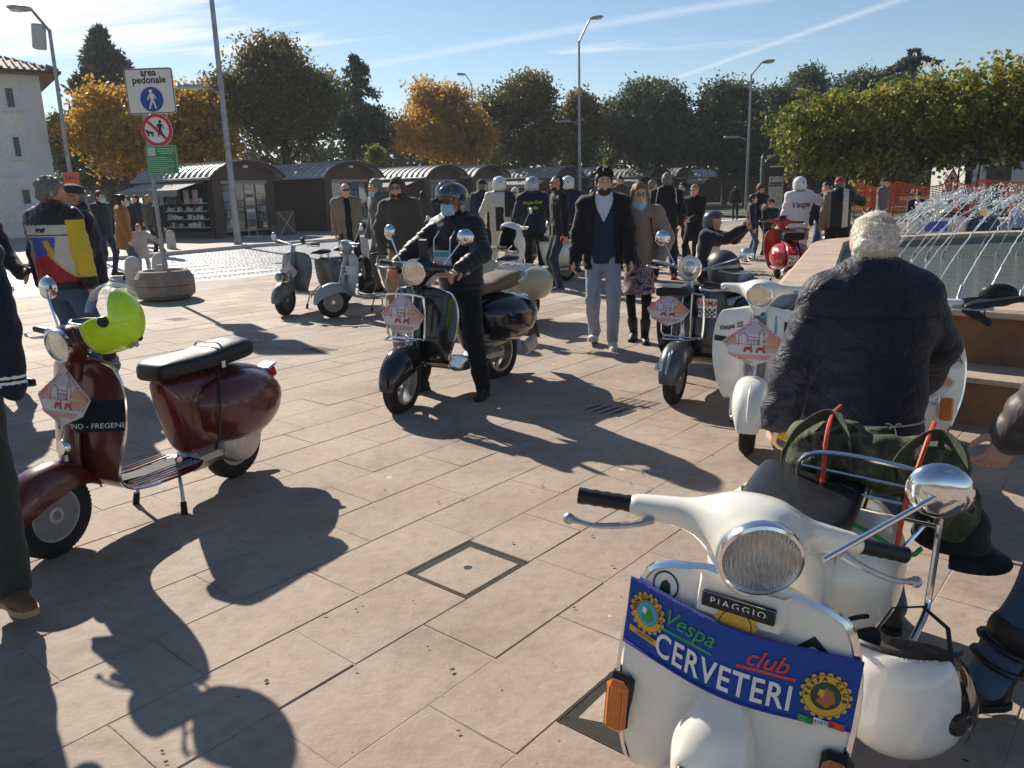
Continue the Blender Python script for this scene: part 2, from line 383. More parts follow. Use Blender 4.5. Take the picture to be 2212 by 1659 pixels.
# ------------------------------------------------------------------ smooth bodies: distance fields meshed with surface nets
class SDF:
    def __init__(s,h,k=.03):
        s.h = h; s.k = k; s.p = []; s.cuts = []; s.post = None; s.lo = np.full(3,1e9); s.hi = np.full(3,-1e9)
    def _bb(s,lo,hi):
        s.lo = np.minimum(s.lo,lo); s.hi = np.maximum(s.hi,hi)
    def rc(s,a,b,ra,rb=None,k=None,sc=None,rip=None):
        """rounded cone a-b; sc=(axis, factor) squashes it along an axis; rip=(amp, wavelength) quilts it"""
        rb = ra if rb is None else rb; a = np.asarray(a,float); b = np.asarray(b,float); R = max(ra,rb) * max(1,sc[1] if sc else 1) + (rip[0] if rip else 0) + .01
        lo = np.minimum(a,b) - R; hi = np.maximum(a,b) + R; s._bb(lo,hi); s.p.append(('rc',a,b,ra,rb,s.k if k is None else k,sc,rip,lo,hi)); return s
    def el(s,c,r,R=None,k=None):
        c = np.asarray(c,float); r = np.asarray(r,float); m = max(r) + .01; s._bb(c - m,c + m); s.p.append(('el',c,r,R,s.k if k is None else k,c - m,c + m)); return s
    def bx(s,c,hs,rnd,R=None,k=None):
        c = np.asarray(c,float); hs = np.asarray(hs,float); m = np.linalg.norm(hs) + .01; s._bb(c - m,c + m); s.p.append(('bx',c,hs,rnd,R,s.k if k is None else k,c - m,c + m)); return s
    def cut(s,fn,k=.01): s.cuts.append((fn,k)); return s
    def cut_now(s,fn,k=.01): s.p.append(('cut',fn,k)); return s        # cuts only what was added before it
    def cut_el(s,c,r,R=None,k=.01):
        c = np.asarray(c,float); r = np.asarray(r,float)
        def f(P):
            q = P - c
            if R is not None: q = q @ R
            l = np.sqrt(((q / r) ** 2).sum(-1)); return -(l - 1) * min(r)
        return s.cut(f,k)
    def cut_plane(s,o,n,k=.006):
        o = np.asarray(o,float); n = nrm(n); return s.cut(lambda P: (P - o) @ n,k)       # removes the side n points to
    def ev(s,P,q):
        t = q[0]
        if t == 'rc':
            _,a,b,ra,rb,k,sc,rip,lo,hi = q
            if sc:
                ax,f = nrm(sc[0]),sc[1]
                P = a + (P - a) + ((1 / f - 1) * ((P - a) @ ax))[...,None] * ax
                b = b + (1 / f - 1) * ((b - a) @ ax) * ax
            ba = b - a; L2 = ba @ ba + 1e-9
            tt = np.clip(((P - a) @ ba) / L2,0,1)
            d = np.sqrt((((P - a) - tt[...,None] * ba) ** 2).sum(-1)); r = ra + (rb - ra) * tt
            if rip: r = r + rip[0] * (np.abs(np.sin(PI * tt * math.sqrt(L2) / rip[1])) ** .6 - .6)
            return d - r
        if t == 'el':
            _,c,r,R,k,lo,hi = q; v = P - c
            if R is not None: v = v @ R
            l = np.sqrt(((v / r) ** 2).sum(-1)); g = np.sqrt(((v / (r * r)) ** 2).sum(-1)) + 1e-6
            return l * (l - 1) / g
        _,c,hs,rnd,R,k,lo,hi = q; v = P - c
        if R is not None: v = v @ R
        v = np.abs(v) - (hs - rnd)
        return np.sqrt((np.maximum(v,0) ** 2).sum(-1)) + np.minimum(v.max(-1),0) - rnd
    def mesh(s):
        h = s.h; lo = s.lo - 2.5 * h; n = np.ceil((s.hi + 2.5 * h - lo) / h).astype(int) + 1
        D = np.full(n,.2,np.float32)
        ax = [lo[i] + h * np.arange(n[i]) for i in range(3)]
        for q in s.p:
            if q[0] == 'cut':
                G = np.stack(np.meshgrid(*ax,indexing='ij'),-1); c = q[1](G); k = q[2]; e = np.maximum(k - np.abs(c - D),0) / k; D = (np.maximum(D,c) + e * e * k * .25).astype(np.float32); continue
            k = q[5] if q[0] != 'el' else q[4]
            a = np.maximum(((q[-2] - k * 1.2 - h * 2 - lo) / h).astype(int),0); b = np.minimum(((q[-1] + k * 1.2 + h * 2 - lo) / h).astype(int) + 1,n)
            G = np.stack(np.meshgrid(ax[0][a[0]:b[0]],ax[1][a[1]:b[1]],ax[2][a[2]:b[2]],indexing='ij'),-1)
            d = s.ev(G,q); o = D[a[0]:b[0],a[1]:b[1],a[2]:b[2]]
            if k > 1e-4:
                e = np.maximum(k - np.abs(d - o),0) / k; r = np.minimum(d,o) - e * e * k * .25
            else: r = np.minimum(d,o)
            D[a[0]:b[0],a[1]:b[1],a[2]:b[2]] = r
        if s.cuts or s.post:
            G = np.stack(np.meshgrid(*ax,indexing='ij'),-1)
            if s.post: D = D + s.post(G)
            for fn,k in s.cuts:
                c = fn(G); e = np.maximum(k - np.abs(c - D),0) / k; D = np.maximum(D,c) + e * e * k * .25
        return surfnet(D,lo,h)
def surfnet(D,lo,h):
    n = np.array(D.shape); S = D < 0
    c = np.zeros(n - 1,np.int8)
    for i in (0,1):
        for j in (0,1):
            for k in (0,1): c += S[i:n[0] - 1 + i,j:n[1] - 1 + j,k:n[2] - 1 + k]
    I = np.argwhere((c > 0) & (c < 8))
    if len(I) == 0: return np.zeros((0,3)),np.zeros((0,4),int)
    idx = np.full(n - 1,-1,np.int64); idx[I[:,0],I[:,1],I[:,2]] = np.arange(len(I))
    acc = np.zeros((len(I),3)); cnt = np.zeros(len(I))
    cor = [(i,j,k) for i in (0,1) for j in (0,1) for k in (0,1)]
    val = {q: D[I[:,0] + q[0],I[:,1] + q[1],I[:,2] + q[2]] for q in cor}
    for q in cor:
        for a in range(3):
            if q[a] == 0:
                w = list(q); w[a] = 1; w = tuple(w); d0,d1 = val[q],val[w]; m = (d0 < 0) != (d1 < 0)
                t = np.where(m,d0 / np.where(m,d0 - d1,1),0); p = np.array(q,float) + np.zeros((len(I),3)); p[:,a] += t
                acc += p * m[:,None]; cnt += m
    V = lo + h * (I + acc / cnt[:,None])
    F = []
    for a in range(3):
        b,d = (a + 1) % 3,(a + 2) % 3
        sl0 = [slice(None)] * 3; sl1 = [slice(None)] * 3; sl0[a] = slice(0,-1); sl1[a] = slice(1,None)
        X = S[tuple(sl0)] != S[tuple(sl1)]; E = np.argwhere(X)
        E = E[(E[:,b] > 0) & (E[:,d] > 0) & (E[:,b] < n[b] - 1) & (E[:,d] < n[d] - 1)]
        if len(E) == 0: continue
        def at(db,dd):
            q = E.copy(); q[:,b] -= db; q[:,d] -= dd; return idx[q[:,0],q[:,1],q[:,2]]
        f = np.stack([at(1,1),at(0,1),at(0,0),at(1,0)],1)
        ins = S[E[:,0],E[:,1],E[:,2]]; f[~ins] = f[~ins][:,::-1]; F.append(f)
    return V,np.concatenate(F)
def folds(seed,amp=.005,fr=22.0,vert=.45):
    """soft cloth folds as a displacement of a distance field"""
    r = np.random.RandomState(seed); D = r.normal(size=(5,3)); D[:,2] *= 1 / max(vert,.1); D /= np.linalg.norm(D,axis=1,keepdims=True)
    F = fr * r.uniform(.6,1.9,5); ph = r.uniform(0,6.28,5)
    def f(P):
        q = 0
        for i in range(5):
            w = np.sin((P @ D[(i + 1) % 5]) * F[(i + 2) % 5] * .45 + ph[i] * 2) * 1.5
            t = np.sin((P @ D[i]) * F[i] + ph[i] + w); q = q + (t if i % 2 else 1.7 * np.abs(t) - .9)
        return amp * .5 * q
    return f
def meld(*parts):
    V = []; F = []; o = 0
    for v,f in parts:
        V.append(v); F.append(f + o); o += len(v)
    return np.concatenate(V),np.concatenate(F)
# ------------------------------------------------------------------ ground, paving, road
def pos_noise_mat(name,stops,scale,detail=6,bump=.2,bdist=.01,rough=.8,pits=0.0,island=.0,cracks=False):
    if name in _M: return _M[name]
    m,nt,b = _nodes(name); g = nt.nodes.new('ShaderNodeNewGeometry'); pos = g.outputs['Position']
    n = _noise(nt,scale,detail,pos,.6); c = _ramp(nt,n.outputs[0],stops)
    n3 = _noise(nt,scale * 14,4,pos,.65)
    mx = nt.nodes.new('ShaderNodeMixRGB'); mx.blend_type = 'MULTIPLY'; mx.inputs[0].default_value = .8
    c3 = _ramp(nt,n3.outputs[0],[(.3,(.8,.78,.76)),(.55,(1,1,1)),(.75,(1.05,1.05,1.05))])
    nt.links.new(c,mx.inputs[1]); nt.links.new(c3,mx.inputs[2]); c = mx.outputs[0]
    if island:
        hs = nt.nodes.new('ShaderNodeHueSaturation'); nt.links.new(c,hs.inputs['Color'])
        r = nt.nodes.new('ShaderNodeMapRange'); r.inputs[3].default_value = 1 - island; r.inputs[4].default_value = 1 + island * .6
        nt.links.new(g.outputs['Random Per Island'],r.inputs[0]); nt.links.new(r.outputs[0],hs.inputs['Value']); c = hs.outputs[0]
    if pits:
        v = nt.nodes.new('ShaderNodeTexVoronoi'); v.inputs['Scale'].default_value = 7.5; nt.links.new(pos,v.inputs['Vector'])
        nz = _noise(nt,1.3,3,pos)
        th = nt.nodes.new('ShaderNodeMath'); th.operation = 'MULTIPLY_ADD'; th.inputs[1].default_value = .13; th.inputs[2].default_value = -.028; nt.links.new(nz.outputs[0],th.inputs[0])
        lt = nt.nodes.new('ShaderNodeMath'); lt.operation = 'LESS_THAN'; nt.links.new(v.outputs['Distance'],lt.inputs[0]); nt.links.new(th.outputs[0],lt.inputs[1])
        sc = nt.nodes.new('ShaderNodeMath'); sc.operation = 'MULTIPLY'; sc.inputs[1].default_value = pits; nt.links.new(lt.outputs[0],sc.inputs[0])
        m2 = nt.nodes.new('ShaderNodeMixRGB'); m2.inputs[2].default_value = (.1,.085,.07,1); nt.links.new(sc.outputs[0],m2.inputs[0]); nt.links.new(c,m2.inputs[1]); c = m2.outputs[0]
        # pale gum and lime spots
        v2 = nt.nodes.new('ShaderNodeTexVoronoi'); v2.inputs['Scale'].default_value = 2.1; nt.links.new(pos,v2.inputs['Vector'])
        l2 = nt.nodes.new('ShaderNodeMath'); l2.operation = 'LESS_THAN'; l2.inputs[1].default_value = .035; nt.links.new(v2.outputs['Distance'],l2.inputs[0])
        m3 = nt.nodes.new('ShaderNodeMixRGB'); m3.inputs[2].default_value = (.55,.5,.45,1); nt.links.new(l2.outputs[0],m3.inputs[0]); nt.links.new(c,m3.inputs[1]); c = m3.outputs[0]
    if pits:
        st_ = _noise(nt,.55,5,pos,.7,1.5); cs = _ramp(nt,st_.outputs[0],[(.34,(.74,.72,.70)),(.46,(1,1,1)),(.62,(1.06,1.04,1.0)),(.72,(.88,.87,.86))]); m4 = nt.nodes.new('ShaderNodeMixRGB'); m4.blend_type = 'MULTIPLY'; m4.inputs[0].default_value = 1; nt.links.new(c,m4.inputs[1]); nt.links.new(cs,m4.inputs[2]); c = m4.outputs[0]
    nt.links.new(c,b.inputs['Base Color']); b.inputs['Roughness'].default_value = rough; b.inputs['Specular IOR Level'].default_value = .35
    n2 = _noise(nt,scale * 40,5,pos,.7)
    ad = nt.nodes.new('ShaderNodeMath'); ad.operation = 'MULTIPLY_ADD'; ad.inputs[1].default_value = .5; nt.links.new(n2.outputs[0],ad.inputs[0]); nt.links.new(n3.outputs[0],ad.inputs[2])
    _bump(nt,b,ad.outputs[0],bump,bdist)
    _M[name] = m; return m
SLAB = pos_noise_mat('warm limestone slab',[(.25,(.31,.235,.18)),(.45,(.38,.295,.23)),(.62,(.44,.35,.28)),(.8,(.36,.29,.24))],1.1,bump=.45,bdist=.008,pits=.8,island=.28)
MORTAR = pos_noise_mat('paving mortar',[(.3,(.13,.10,.08)),(.4,(.28,.22,.175)),(.52,(.39,.315,.255))],2.6)
ASPH = pos_noise_mat('asphalt',[(.3,(.05,.05,.05)),(.7,(.085,.083,.08))],.6)
COBB = pos_noise_mat('grey basalt cobble',[(.25,(.5,.49,.48)),(.5,(.6,.585,.57)),(.75,(.7,.685,.66))],2.2,bump=.2,bdist=.006,island=.25,rough=.42)
GAP = pos_noise_mat('sand between cobbles',[(.3,(.2,.19,.175)),(.7,(.34,.325,.3))],4)
WLINE = pos_noise_mat('worn white road paint',[(.3,(.5,.49,.47)),(.5,(.66,.65,.63)),(.7,(.78,.77,.74))],6,bump=.2)
KERB = pos_noise_mat('travertine kerb',[(.3,(.4,.38,.35)),(.7,(.58,.55,.5))],2.5,island=.12)
STONE = pos_noise_mat('bollard limestone',[(.3,(.42,.39,.34)),(.7,(.62,.58,.52))],5,bump=.5,bdist=.02)
GRASS = pos_noise_mat('park grass',[(.3,(.035,.055,.015)),(.7,(.07,.1,.03))],2)

def flat(name,pts,z,m,kind='structure',parent=None):
    b = MB(); b.add([(p[0],p[1],z) for p in pts],[list(range(len(pts)))]); o = b.build(name,m,parent,smooth=False)
    if kind: o['kind'] = kind
    return o
flat('ground',[(-1500,-1500),(1500,-1500),(1500,1500),(-1500,1500)],-.14,ASPH)
# piazza border (slabs on the near side), kerb of the far pavement
EDGE = [(-40,-8),(-22,2.5),(-11.5,12.2),(-6.9,15.9),(-4.9,17.2),(8.5,32.7),(26,52)]
KLINE = [(-40,8),(-20,14.5),(-13.5,20.5),(-11.0,23.7),(-8.7,27.6),(-2,33.6),(11.7,45.0),(30,60),(60,85)]
def edge_y(poly,x):
    for (a,b),(c,d) in zip(poly,poly[1:]):
        if a <= x <= c: return b + (d - b) * (x - a) / (c - a)
    return poly[-1][1] if x > poly[-1][0] else poly[0][1]
pave = flat('pavement',EDGE + [(60,52),(60,-8)],-.0025,MORTAR)
E1A = math.radians(49.7); E1 = A(math.cos(E1A),math.sin(E1A)); E2 = A(math.sin(E1A),-math.cos(E1A))
CW,SL = .3745,.705
HOLES = {-2: [(2.11,2.52)],1: [(1.72,2.13)]}
def slabs():
    rr = random.Random(3); near = []
    for k in range(-70,62):
        off = (1.523 if k % 2 == 0 else 1.859) + (0 if abs(k) < 6 else rr.uniform(-.12,.12)); j = -50
        a = off + j * SL
        while a < off + 62 * SL:
            b = a + SL
            segs = [(a,b)]
            for (h0,h1) in HOLES.get(k,[]):
                ns = []
                for (p,q) in segs:
                    if q <= h0 or p >= h1: ns.append((p,q)); continue
                    if p < h0: ns.append((p,h0))
                    if q > h1: ns.append((h1,q))
                segs = ns
            for (p,q) in segs:
                if q - p < .04: continue
                c = E1 * (p + q) / 2 + E2 * (-1.69 + (k + .5) * CW)
                if -14 < c[0] < 24 and 1.0 < c[1] < 33 and c[1] < edge_y(EDGE,c[0]) - .22:
                    if abs(c[0]) > c[1] * .82 + 1.2: continue
                    if c[0] > 3.2 and c[1] > 6.2 and c[1] < 12.3 and c[0] > 2.6 + (c[1] - 6.2) * .44 + .4: continue
                    near.append((math.hypot(c[0],c[1]),k,p,q))
            a = b
    near.sort()
    def geo(k,p,q,rr):
        g = .0016 + rr.random() ** 2 * .003; e0,e1 = -1.69 + k * CW + g,-1.69 + (k + 1) * CW - g; p += g; q -= g; bv = .0025; z = rr.uniform(-.0015,.0015)
        tl = [rr.uniform(-.0012,.0012) for _ in range(4)]
        out = []
        for (i,(s,t)) in enumerate(((p,e0),(q,e0),(q,e1),(p,e1))): out.append((s,t,-.03))
        for (i,(s,t)) in enumerate(((p,e0),(q,e0),(q,e1),(p,e1))): out.append((s,t,z - bv + tl[i]))
        for (i,(s,t)) in enumerate(((p + bv,e0 + bv),(q - bv,e0 + bv),(q - bv,e1 - bv),(p + bv,e1 - bv))): out.append((s,t,z + tl[i]))
        V = [(*(E1 * s + E2 * t),w) for s,t,w in out]
        F = [[8,11,10,9]] + [[i + 4,i + 8,(i + 1) % 4 + 8,(i + 1) % 4 + 4] for i in range(4)] + [[i,i + 4,(i + 1) % 4 + 4,(i + 1) % 4] for i in range(4)]
        return V,F
    rs = random.Random(5); rest = MB()
    for n,(d,k,p,q) in enumerate(near):
        V,F = geo(k,p,q,rs)
        if n < 300:
            b = MB(); b.add(V,F); b.build('slab',SLAB,pave,smooth=False)
        else: rest.add(V,F)
    o = rest.build('far_slabs',SLAB,pave,smooth=False); o['kind'] = 'stuff'
slabs()
DARKSOIL = mat('dark soil',(.03,.026,.02),.95,var=.4,vs=30)
def manhole(k,h,label,cracked):
    c = E1 * (h[0] + h[1]) / 2 + E2 * (-1.69 + (k + .5) * CW); t = thing('manhole_cover',label,'manhole cover',(*c,0),E1A)
    hx,hy = (h[1] - h[0]) / 2,CW / 2
    b = MB(); b.box((0,0,-.002),(2 * hx - .004,2 * hy - .004,.0016)); b.build('recess',DARKSOIL,t)
    b = MB()
    for s in (-1,1):
        b.box((0,s * (hy - .004),-.008),(2 * hx,.006,.017)); b.box((s * (hx - .004),0,-.008),(.006,2 * hy - .016,.017))
    b.build('frame',mat('rusty iron',(.05,.035,.028),.8,.3,var=.4,vs=40),t)
    b = MB()
    if not cracked:
        b.box((-.012,-.012,-.009),(2 * hx - .06,2 * hy - .075,.018),bev=.003)
        o = b.build('lid',SLAB,t,smooth=False)
        b = MB(); b.box((.165,-.012,-.010),(.022,2 * hy - .075,.014),bev=.002); b.box((-.01,hy - .035,-.010),(2 * hx - .06,.02,.014),bev=.002); b.build('lid_rim',SLAB,t,smooth=False)
        b = MB(); b.lathe([(.0,.001),(.012,.001),(.016,.002),(.02,.0005)],(0,0,0),(0,0,1),12); b.build('handle_hole',BLACKM,t)
    else:
        b.prism([(-.17,-.15),(.15,-.15),(.13,.02),(-.12,.05)],(0,0,-.018),(1,0,0),(0,1,0),.0178); b.build('lid',SLAB,t,smooth=False)
        b = MB(); b.prism([(-.12,.06),(.13,.03),(.15,.15),(-.15,.14)],(0,0,-.018),(1,0,0),(0,1,0),.0172); b.build('lid_fragment',SLAB,t,smooth=False)
    b = MB(); r = random.Random(k)
    for i in range(60):
        a = r.uniform(-hx,hx); s = r.choice((-1,1)); p = (a,s * (hy - .014) + r.uniform(-.006,.006),-.016); b.tube([p,(p[0] + r.uniform(-.01,.01),p[1] + r.uniform(-.01,.01),.004 + r.random() * .008)],[.0012,.0003],3)
    o = b.build('moss',mat('moss',(.05,.065,.02),.9),t); o['kind'] = 'stuff'
manhole(-2,HOLES[-2][0],'square stone inspection cover with a lifting hole in the open paving',False)
manhole(1,HOLES[1][0],'cracked stone inspection cover beside the ivory scooter with the blue banner',True)
def drain(px,py,label):
    c = gp(px,py); t = thing('drain_grate',label,'drain',(c[0],c[1],0),E1A - PI / 2,'slotted drains in the paving')
    for i in range(5):
        b = MB(); x = (i - 2) * .075
        pts = [(x + .02 * math.sin(u * 1.6),(u - .5) * .24) for u in np.linspace(0,1,7)]
        w = [.002,.007,.010,.011,.010,.007,.002]
        L = [(p[0] - q,p[1]) for p,q in zip(pts,w)] + [(p[0] + q,p[1]) for p,q in list(zip(pts,w))[::-1]]
        b.prism(L[::-1],(0,0,.0005),(1,0,0),(0,1,0),.003); b.build('slot',BLACKM,t,smooth=False)
drain(384,690,'curved drain slots beside the stone planter'); drain(690,755,'curved drain slots between the planter and the black scooter rider'); drain(1315,886,'curved drain slots in front of the walking couple')

# cobbled street
def road_poly():
    return EDGE + KLINE[::-1]
road = flat('road',road_poly(),-.040,GAP)
def cobbles():
    V = []; F = []; rr = np.random.RandomState(2); s = .115
    d = nrm(A(.68,.74)); n = A(-d[1],d[0])
    for i in range(-60,260):
        for j in range(-170,260):
            # shallow fans: rows arch across
            u = i * s; w = j * s + .16 * math.cos(u * 2 * PI / 1.5)
            x,y = A(-9,18) + d * w + n * u
            if not (-14.5 < x < 6 and edge_y(EDGE,x) + .06 < y < min(edge_y(KLINE,x) - .16,33)) or abs(x) > y * .72 + .5: continue
            h = s * .5 - .004 - rr.rand() * .006; z = -.028 + rr.uniform(-.0025,.0025); a = rr.uniform(-.15,.15); ca,sa = math.cos(a),math.sin(a)
            o = len(V); q = []
            for (p,r,hh,zz) in ((-1,-1,h,-.042),(1,-1,h,-.042),(1,1,h,-.042),(-1,1,h,-.042),(-1,-1,h,z - .008),(1,-1,h,z - .008),(1,1,h,z - .008),(-1,1,h,z - .008),(-1,-1,h * .7,z),(1,-1,h * .7,z),(1,1,h * .7,z),(-1,1,h * .7,z)):
                px,py = p * hh,r * hh; q.append((x + px * ca - py * sa,y + px * sa + py * ca,zz))
            V += q; F += [[o + 8,o + 9,o + 10,o + 11]] + [[o + 4 + t,o + 4 + (t + 1) % 4,o + 8 + (t + 1) % 4,o + 8 + t] for t in range(4)] + [[o + t,o + (t + 1) % 4,o + 4 + (t + 1) % 4,o + 4 + t] for t in range(4)]
    o = np_obj('cobbles',V,F,COBB,road,smooth=False); o['kind'] = 'stuff'
cobbles()
def zebra():
    d = nrm(A(.68,.74)); n = A(-d[1],d[0])
    for i in range(7):
        w0 = .25 + i * 1.0
        c = A(-5.55,16.6) + n * (w0 + .25)
        b = MB(); hw,hl = .24,1.5
        P = [c + n * a * hw + d * e * hl for a,e in ((-1,-1),(1,-1),(1,1),(-1,1))]
        b.add([(p[0],p[1],-.0205) for p in P],[[0,3,2,1]]); b.build('crossing_stripe',WLINE,road,smooth=False)
    for y0 in (6.5,):
        b = MB(); P = [gp(1556,475),gp(1618,470),gp(1618,472.5),gp(1556,477.5)]; b.add([(p[0],p[1],-.0205) for p in P],[[0,1,2,3]]); b.build('road_line',WLINE,road,smooth=False)
zebra()
# far pavement with kerb stones
SIDE = pos_noise_mat('pinkish far paving',[(.25,(.3,.25,.21)),(.5,(.38,.325,.275)),(.75,(.45,.39,.33))],.7)
flat('sidewalk',KLINE + [(110,85),(110,130),(-70,130),(-70,8)],.06,SIDE)
kerb = flat('kerb',[(p[0],p[1]) for p in KLINE] + [(p[0] - .02,p[1] + .25) for p in KLINE[::-1]],.052,KERB)
def kerbs():
    rr = random.Random(4)
    for (a,b) in zip(KLINE[1:],KLINE[2:-1]):
        a,b = A(*a),A(*b); L = np.linalg.norm(b - a); d = (b - a) / L; n = A(-d[1],d[0]); k = max(1,int(L / 1.25))
        for i in range(k):
            c = a + d * (i + .5) * L / k + n * .13; m = MB(); m.box((0,0,0),(L / k - .012,.28,.19),bev=.015)
            o = m.build('kerb_stone',KERB,kerb,smooth=False); o.location = (c[0],c[1],-.008 + rr.uniform(-.003,.003)); o.rotation_euler = (0,0,math.atan2(d[1],d[0]))
kerbs()
flat('lawn',[(14,34),(70,30),(110,100),(-60,130),(-45,60),(0,75)],.075,GRASS)
def bollard(px,py,label,sc=1.0):
    c = gp(px,py); t = thing('bollard',label,'bollard',(c[0],c[1],c[2]),rng.uniform(0,3),'stone bollards along the street')
    b = MB(); b.lathe([(.158,-.05),(.158,.02),(.15,.05),(.145,.3),(.14,.48),(.132,.55),(.11,.61),(.075,.65),(.03,.67),(0,.673)],(0,0,0),(0,0,1),20)
    o = b.build('shaft',STONE,t); o.scale = (sc,sc,sc)
bollard(295,634,'white stone bollard standing left of the stone planter'); bollard(352,622,'white stone bollard hidden partly behind the sign post planter')
bollard(372,541,'white stone bollard by the kerb before the souvenir stall'); bollard(787,572,'white stone bollard behind the pale grey scooter with spare wheel')
bollard(778,487,'small far bollard in the gap between the kiosks')

def litter():
    rs = np.random.RandomState(12); P = np.stack([rs.uniform(-6,5,900),1.6 + 12 * rs.rand(900) ** 1.4,np.full(900,.006)],1); P = P[(np.abs(P[:,0]) < P[:,1] * .75) & ~((P[:,0] > 2) & (P[:,1] > 4))]
    V = []; F = []
    for p in P:
        n = 5; a0 = rs.uniform(0,6.28); r = .003 + .009 * rs.rand() ** 3; o = len(V); V += [p + A(r * math.cos(a0 + 2 * PI * k / n) * rs.uniform(.6,1.4),r * math.sin(a0 + 2 * PI * k / n) * rs.uniform(.4,1),rs.uniform(0,.004)) for k in range(n)]; F.append([o + k for k in range(n)])
    b = MB(); b.add(V,F); o = b.build('litter',mat('dry leaf litter',(.07,.05,.032),.9,var=.6,vs=3),smooth=False); tag(o,'specks of dry leaf and grit scattered over the paving','litter',kind='stuff')
litter()
# ------------------------------------------------------------------ trees
BARK = mat('brown bark',(.06,.045,.035),.9,var=.4,vs=12,bump=.6,bs=25)
LF_DARK = leafmat('dark evergreen leaf',[(0,(.03,.045,.022)),(.5,(.055,.078,.034)),(.85,(.08,.11,.045)),(1,(.12,.14,.055))],.3)
LF_ORANGE = leafmat('autumn maple leaf',[(0,(.2,.16,.035)),(.3,(.4,.23,.035)),(.65,(.56,.31,.035)),(1,(.68,.42,.06))],.52)
LF_MIX = leafmat('turning maple leaf',[(0,(.05,.068,.024)),(.5,(.095,.112,.034)),(.72,(.16,.13,.034)),(.88,(.25,.14,.03)),(1,(.36,.19,.035))],.45)
LF_CEDAR = leafmat('cedar needle',[(0,(.03,.048,.034)),(1,(.07,.095,.058))],.2)
LF_VINE = leafmat('vine leaf',[(0,(.06,.085,.02)),(.4,(.13,.16,.03)),(.75,(.24,.25,.045)),(.93,(.34,.31,.06)),(1,(.4,.27,.05))],.48)
LF_GREY = leafmat('grey green evergreen leaf',[(0,(.045,.062,.034)),(.5,(.085,.108,.055)),(1,(.15,.175,.095))],.35)
def leaf_quads(P,size,rs,tint,up=.3,asp=.6):
    """one bent leaf (two triangles as a quad) at each point"""
    n = len(P); d = rs.normal(size=(n,3)); d[:,2] -= up; d /= np.linalg.norm(d,axis=1,keepdims=True)
    w = np.cross(d,rs.normal(size=(n,3))); w /= np.linalg.norm(w,axis=1,keepdims=True) + 1e-9
    s = size * rs.uniform(.6,1.35,n)[:,None]
    V = np.stack([P - d * s * .1,P + d * s * .45 + w * s * asp * .5,P + d * s,P + d * s * .45 - w * s * asp * .5],1)
    F = np.arange(4 * n).reshape(n,4)
    return V.reshape(-1,3),F,np.repeat(tint,4)
def crown_pts(rs,blobs,nclump,nleaf,spread):
    """leaf points in clumps through a set of ellipsoid blobs, thickest near the surface"""
    vol = np.array([b[1][0] * b[1][1] * b[1][2] for b in blobs]) ** .67; vol /= vol.sum(); P = []; T = []
    ids = rs.choice(len(blobs),nclump,p=vol)
    for i in ids:
        c,r = blobs[i]; d = rs.normal(size=3); d /= np.linalg.norm(d); q = rs.uniform(.35,1.0) ** .45
        q *= 1 + .10 * math.sin(d[0] * 5 + i) + .08 * math.sin(d[2] * 7 + 2 * i)
        cc = np.array(c) + np.array(r) * d * q
        n = max(3,int(nleaf * rs.uniform(.5,1.5))); P.append(cc + rs.normal(size=(n,3)) * spread * rs.uniform(.6,1.3) * np.array([1,1,.7]))
        T.append(np.clip(rs.normal(.45,.2) + rs.normal(size=n) * .12,0,1))
    return np.concatenate(P),np.concatenate(T)
def limbs(b,base,top,r0,rs,n,reach,z0):
    b.tube(catmull([base,base * .65 + top * .35 + A(rs.normal() * .12,rs.normal() * .12,0),top],7),[r0 * (1.25 - .15 * i) if i else r0 * 1.5 for i in range(7)],8)
    for i in range(n):
        t = rs.uniform(z0,.95); p = base * (1 - t) + top * t; a = rs.uniform(0,6.28); L = reach * rs.uniform(.5,1) * (1.15 - t * .6)
        e = p + A(math.cos(a) * L,math.sin(a) * L,L * rs.uniform(.35,.9)); mid = (p + e) / 2 + A(0,0,-.08 * L)
        b.tube([p,mid,e],[r0 * .5 * (1.1 - t * .7),r0 * .32 * (1.1 - t * .7),r0 * .1],5)
        for k in range(2):
            q = mid + (e - mid) * rs.uniform(.1,.6); f = q + A(rs.normal(),rs.normal(),abs(rs.normal()) * .8) * L * .3; b.tube([q,f],[r0 * .16,r0 * .04],4)
def tree(name,label,loc,blobs,m,seed,nclump=600,nleaf=22,size=.22,spread=.3,trunk=.2,trunk_top=None,group=None,extra=None,tshift=None):
    """blobs: (centre, radii) relative to the tree's base"""
    rs = np.random.RandomState(seed); t = thing(name,label,'tree',loc,0,group)
    zt = trunk_top or max(c[2] for c,r in blobs); b = MB(); reach = max(max(r[:2]) for c,r in blobs)
    limbs(b,A(0,0,-.1),A(blobs[0][0][0] * .4,blobs[0][0][1] * .4,zt),trunk,rs,14,reach * .9,.3); b.build('trunk',BARK,t)
    P,T = crown_pts(rs,blobs,nclump,nleaf,spread)
    if tshift is not None: T = np.clip(T + tshift(P),0,1)
    if extra is not None:
        P2,T2 = extra(rs); P = np.concatenate([P,P2]); T = np.concatenate([T,T2])
    if len(blobs) > 3:
        E_ = []
        for i in range(90):
            c,r = blobs[rs.randint(len(blobs))]; d = rs.normal(size=3); d[2] = abs(d[2]) * .8; d /= np.linalg.norm(d); a = np.array(c) + np.array(r) * d * .9; L = rs.uniform(.15,.5) * min(r) * .7; E_ += [a + d * L * q + rs.normal(size=3) * size * .5 for q in np.linspace(0,1,9)]
        P = np.concatenate([P,np.array(E_)]); T = np.concatenate([T,np.clip(rs.normal(.6,.2,len(E_)),0,1)])
    V,F,tt = leaf_quads(P,size,rs,T); np_obj('crown',V,F,m,t,smooth=False,attr=tt); return t
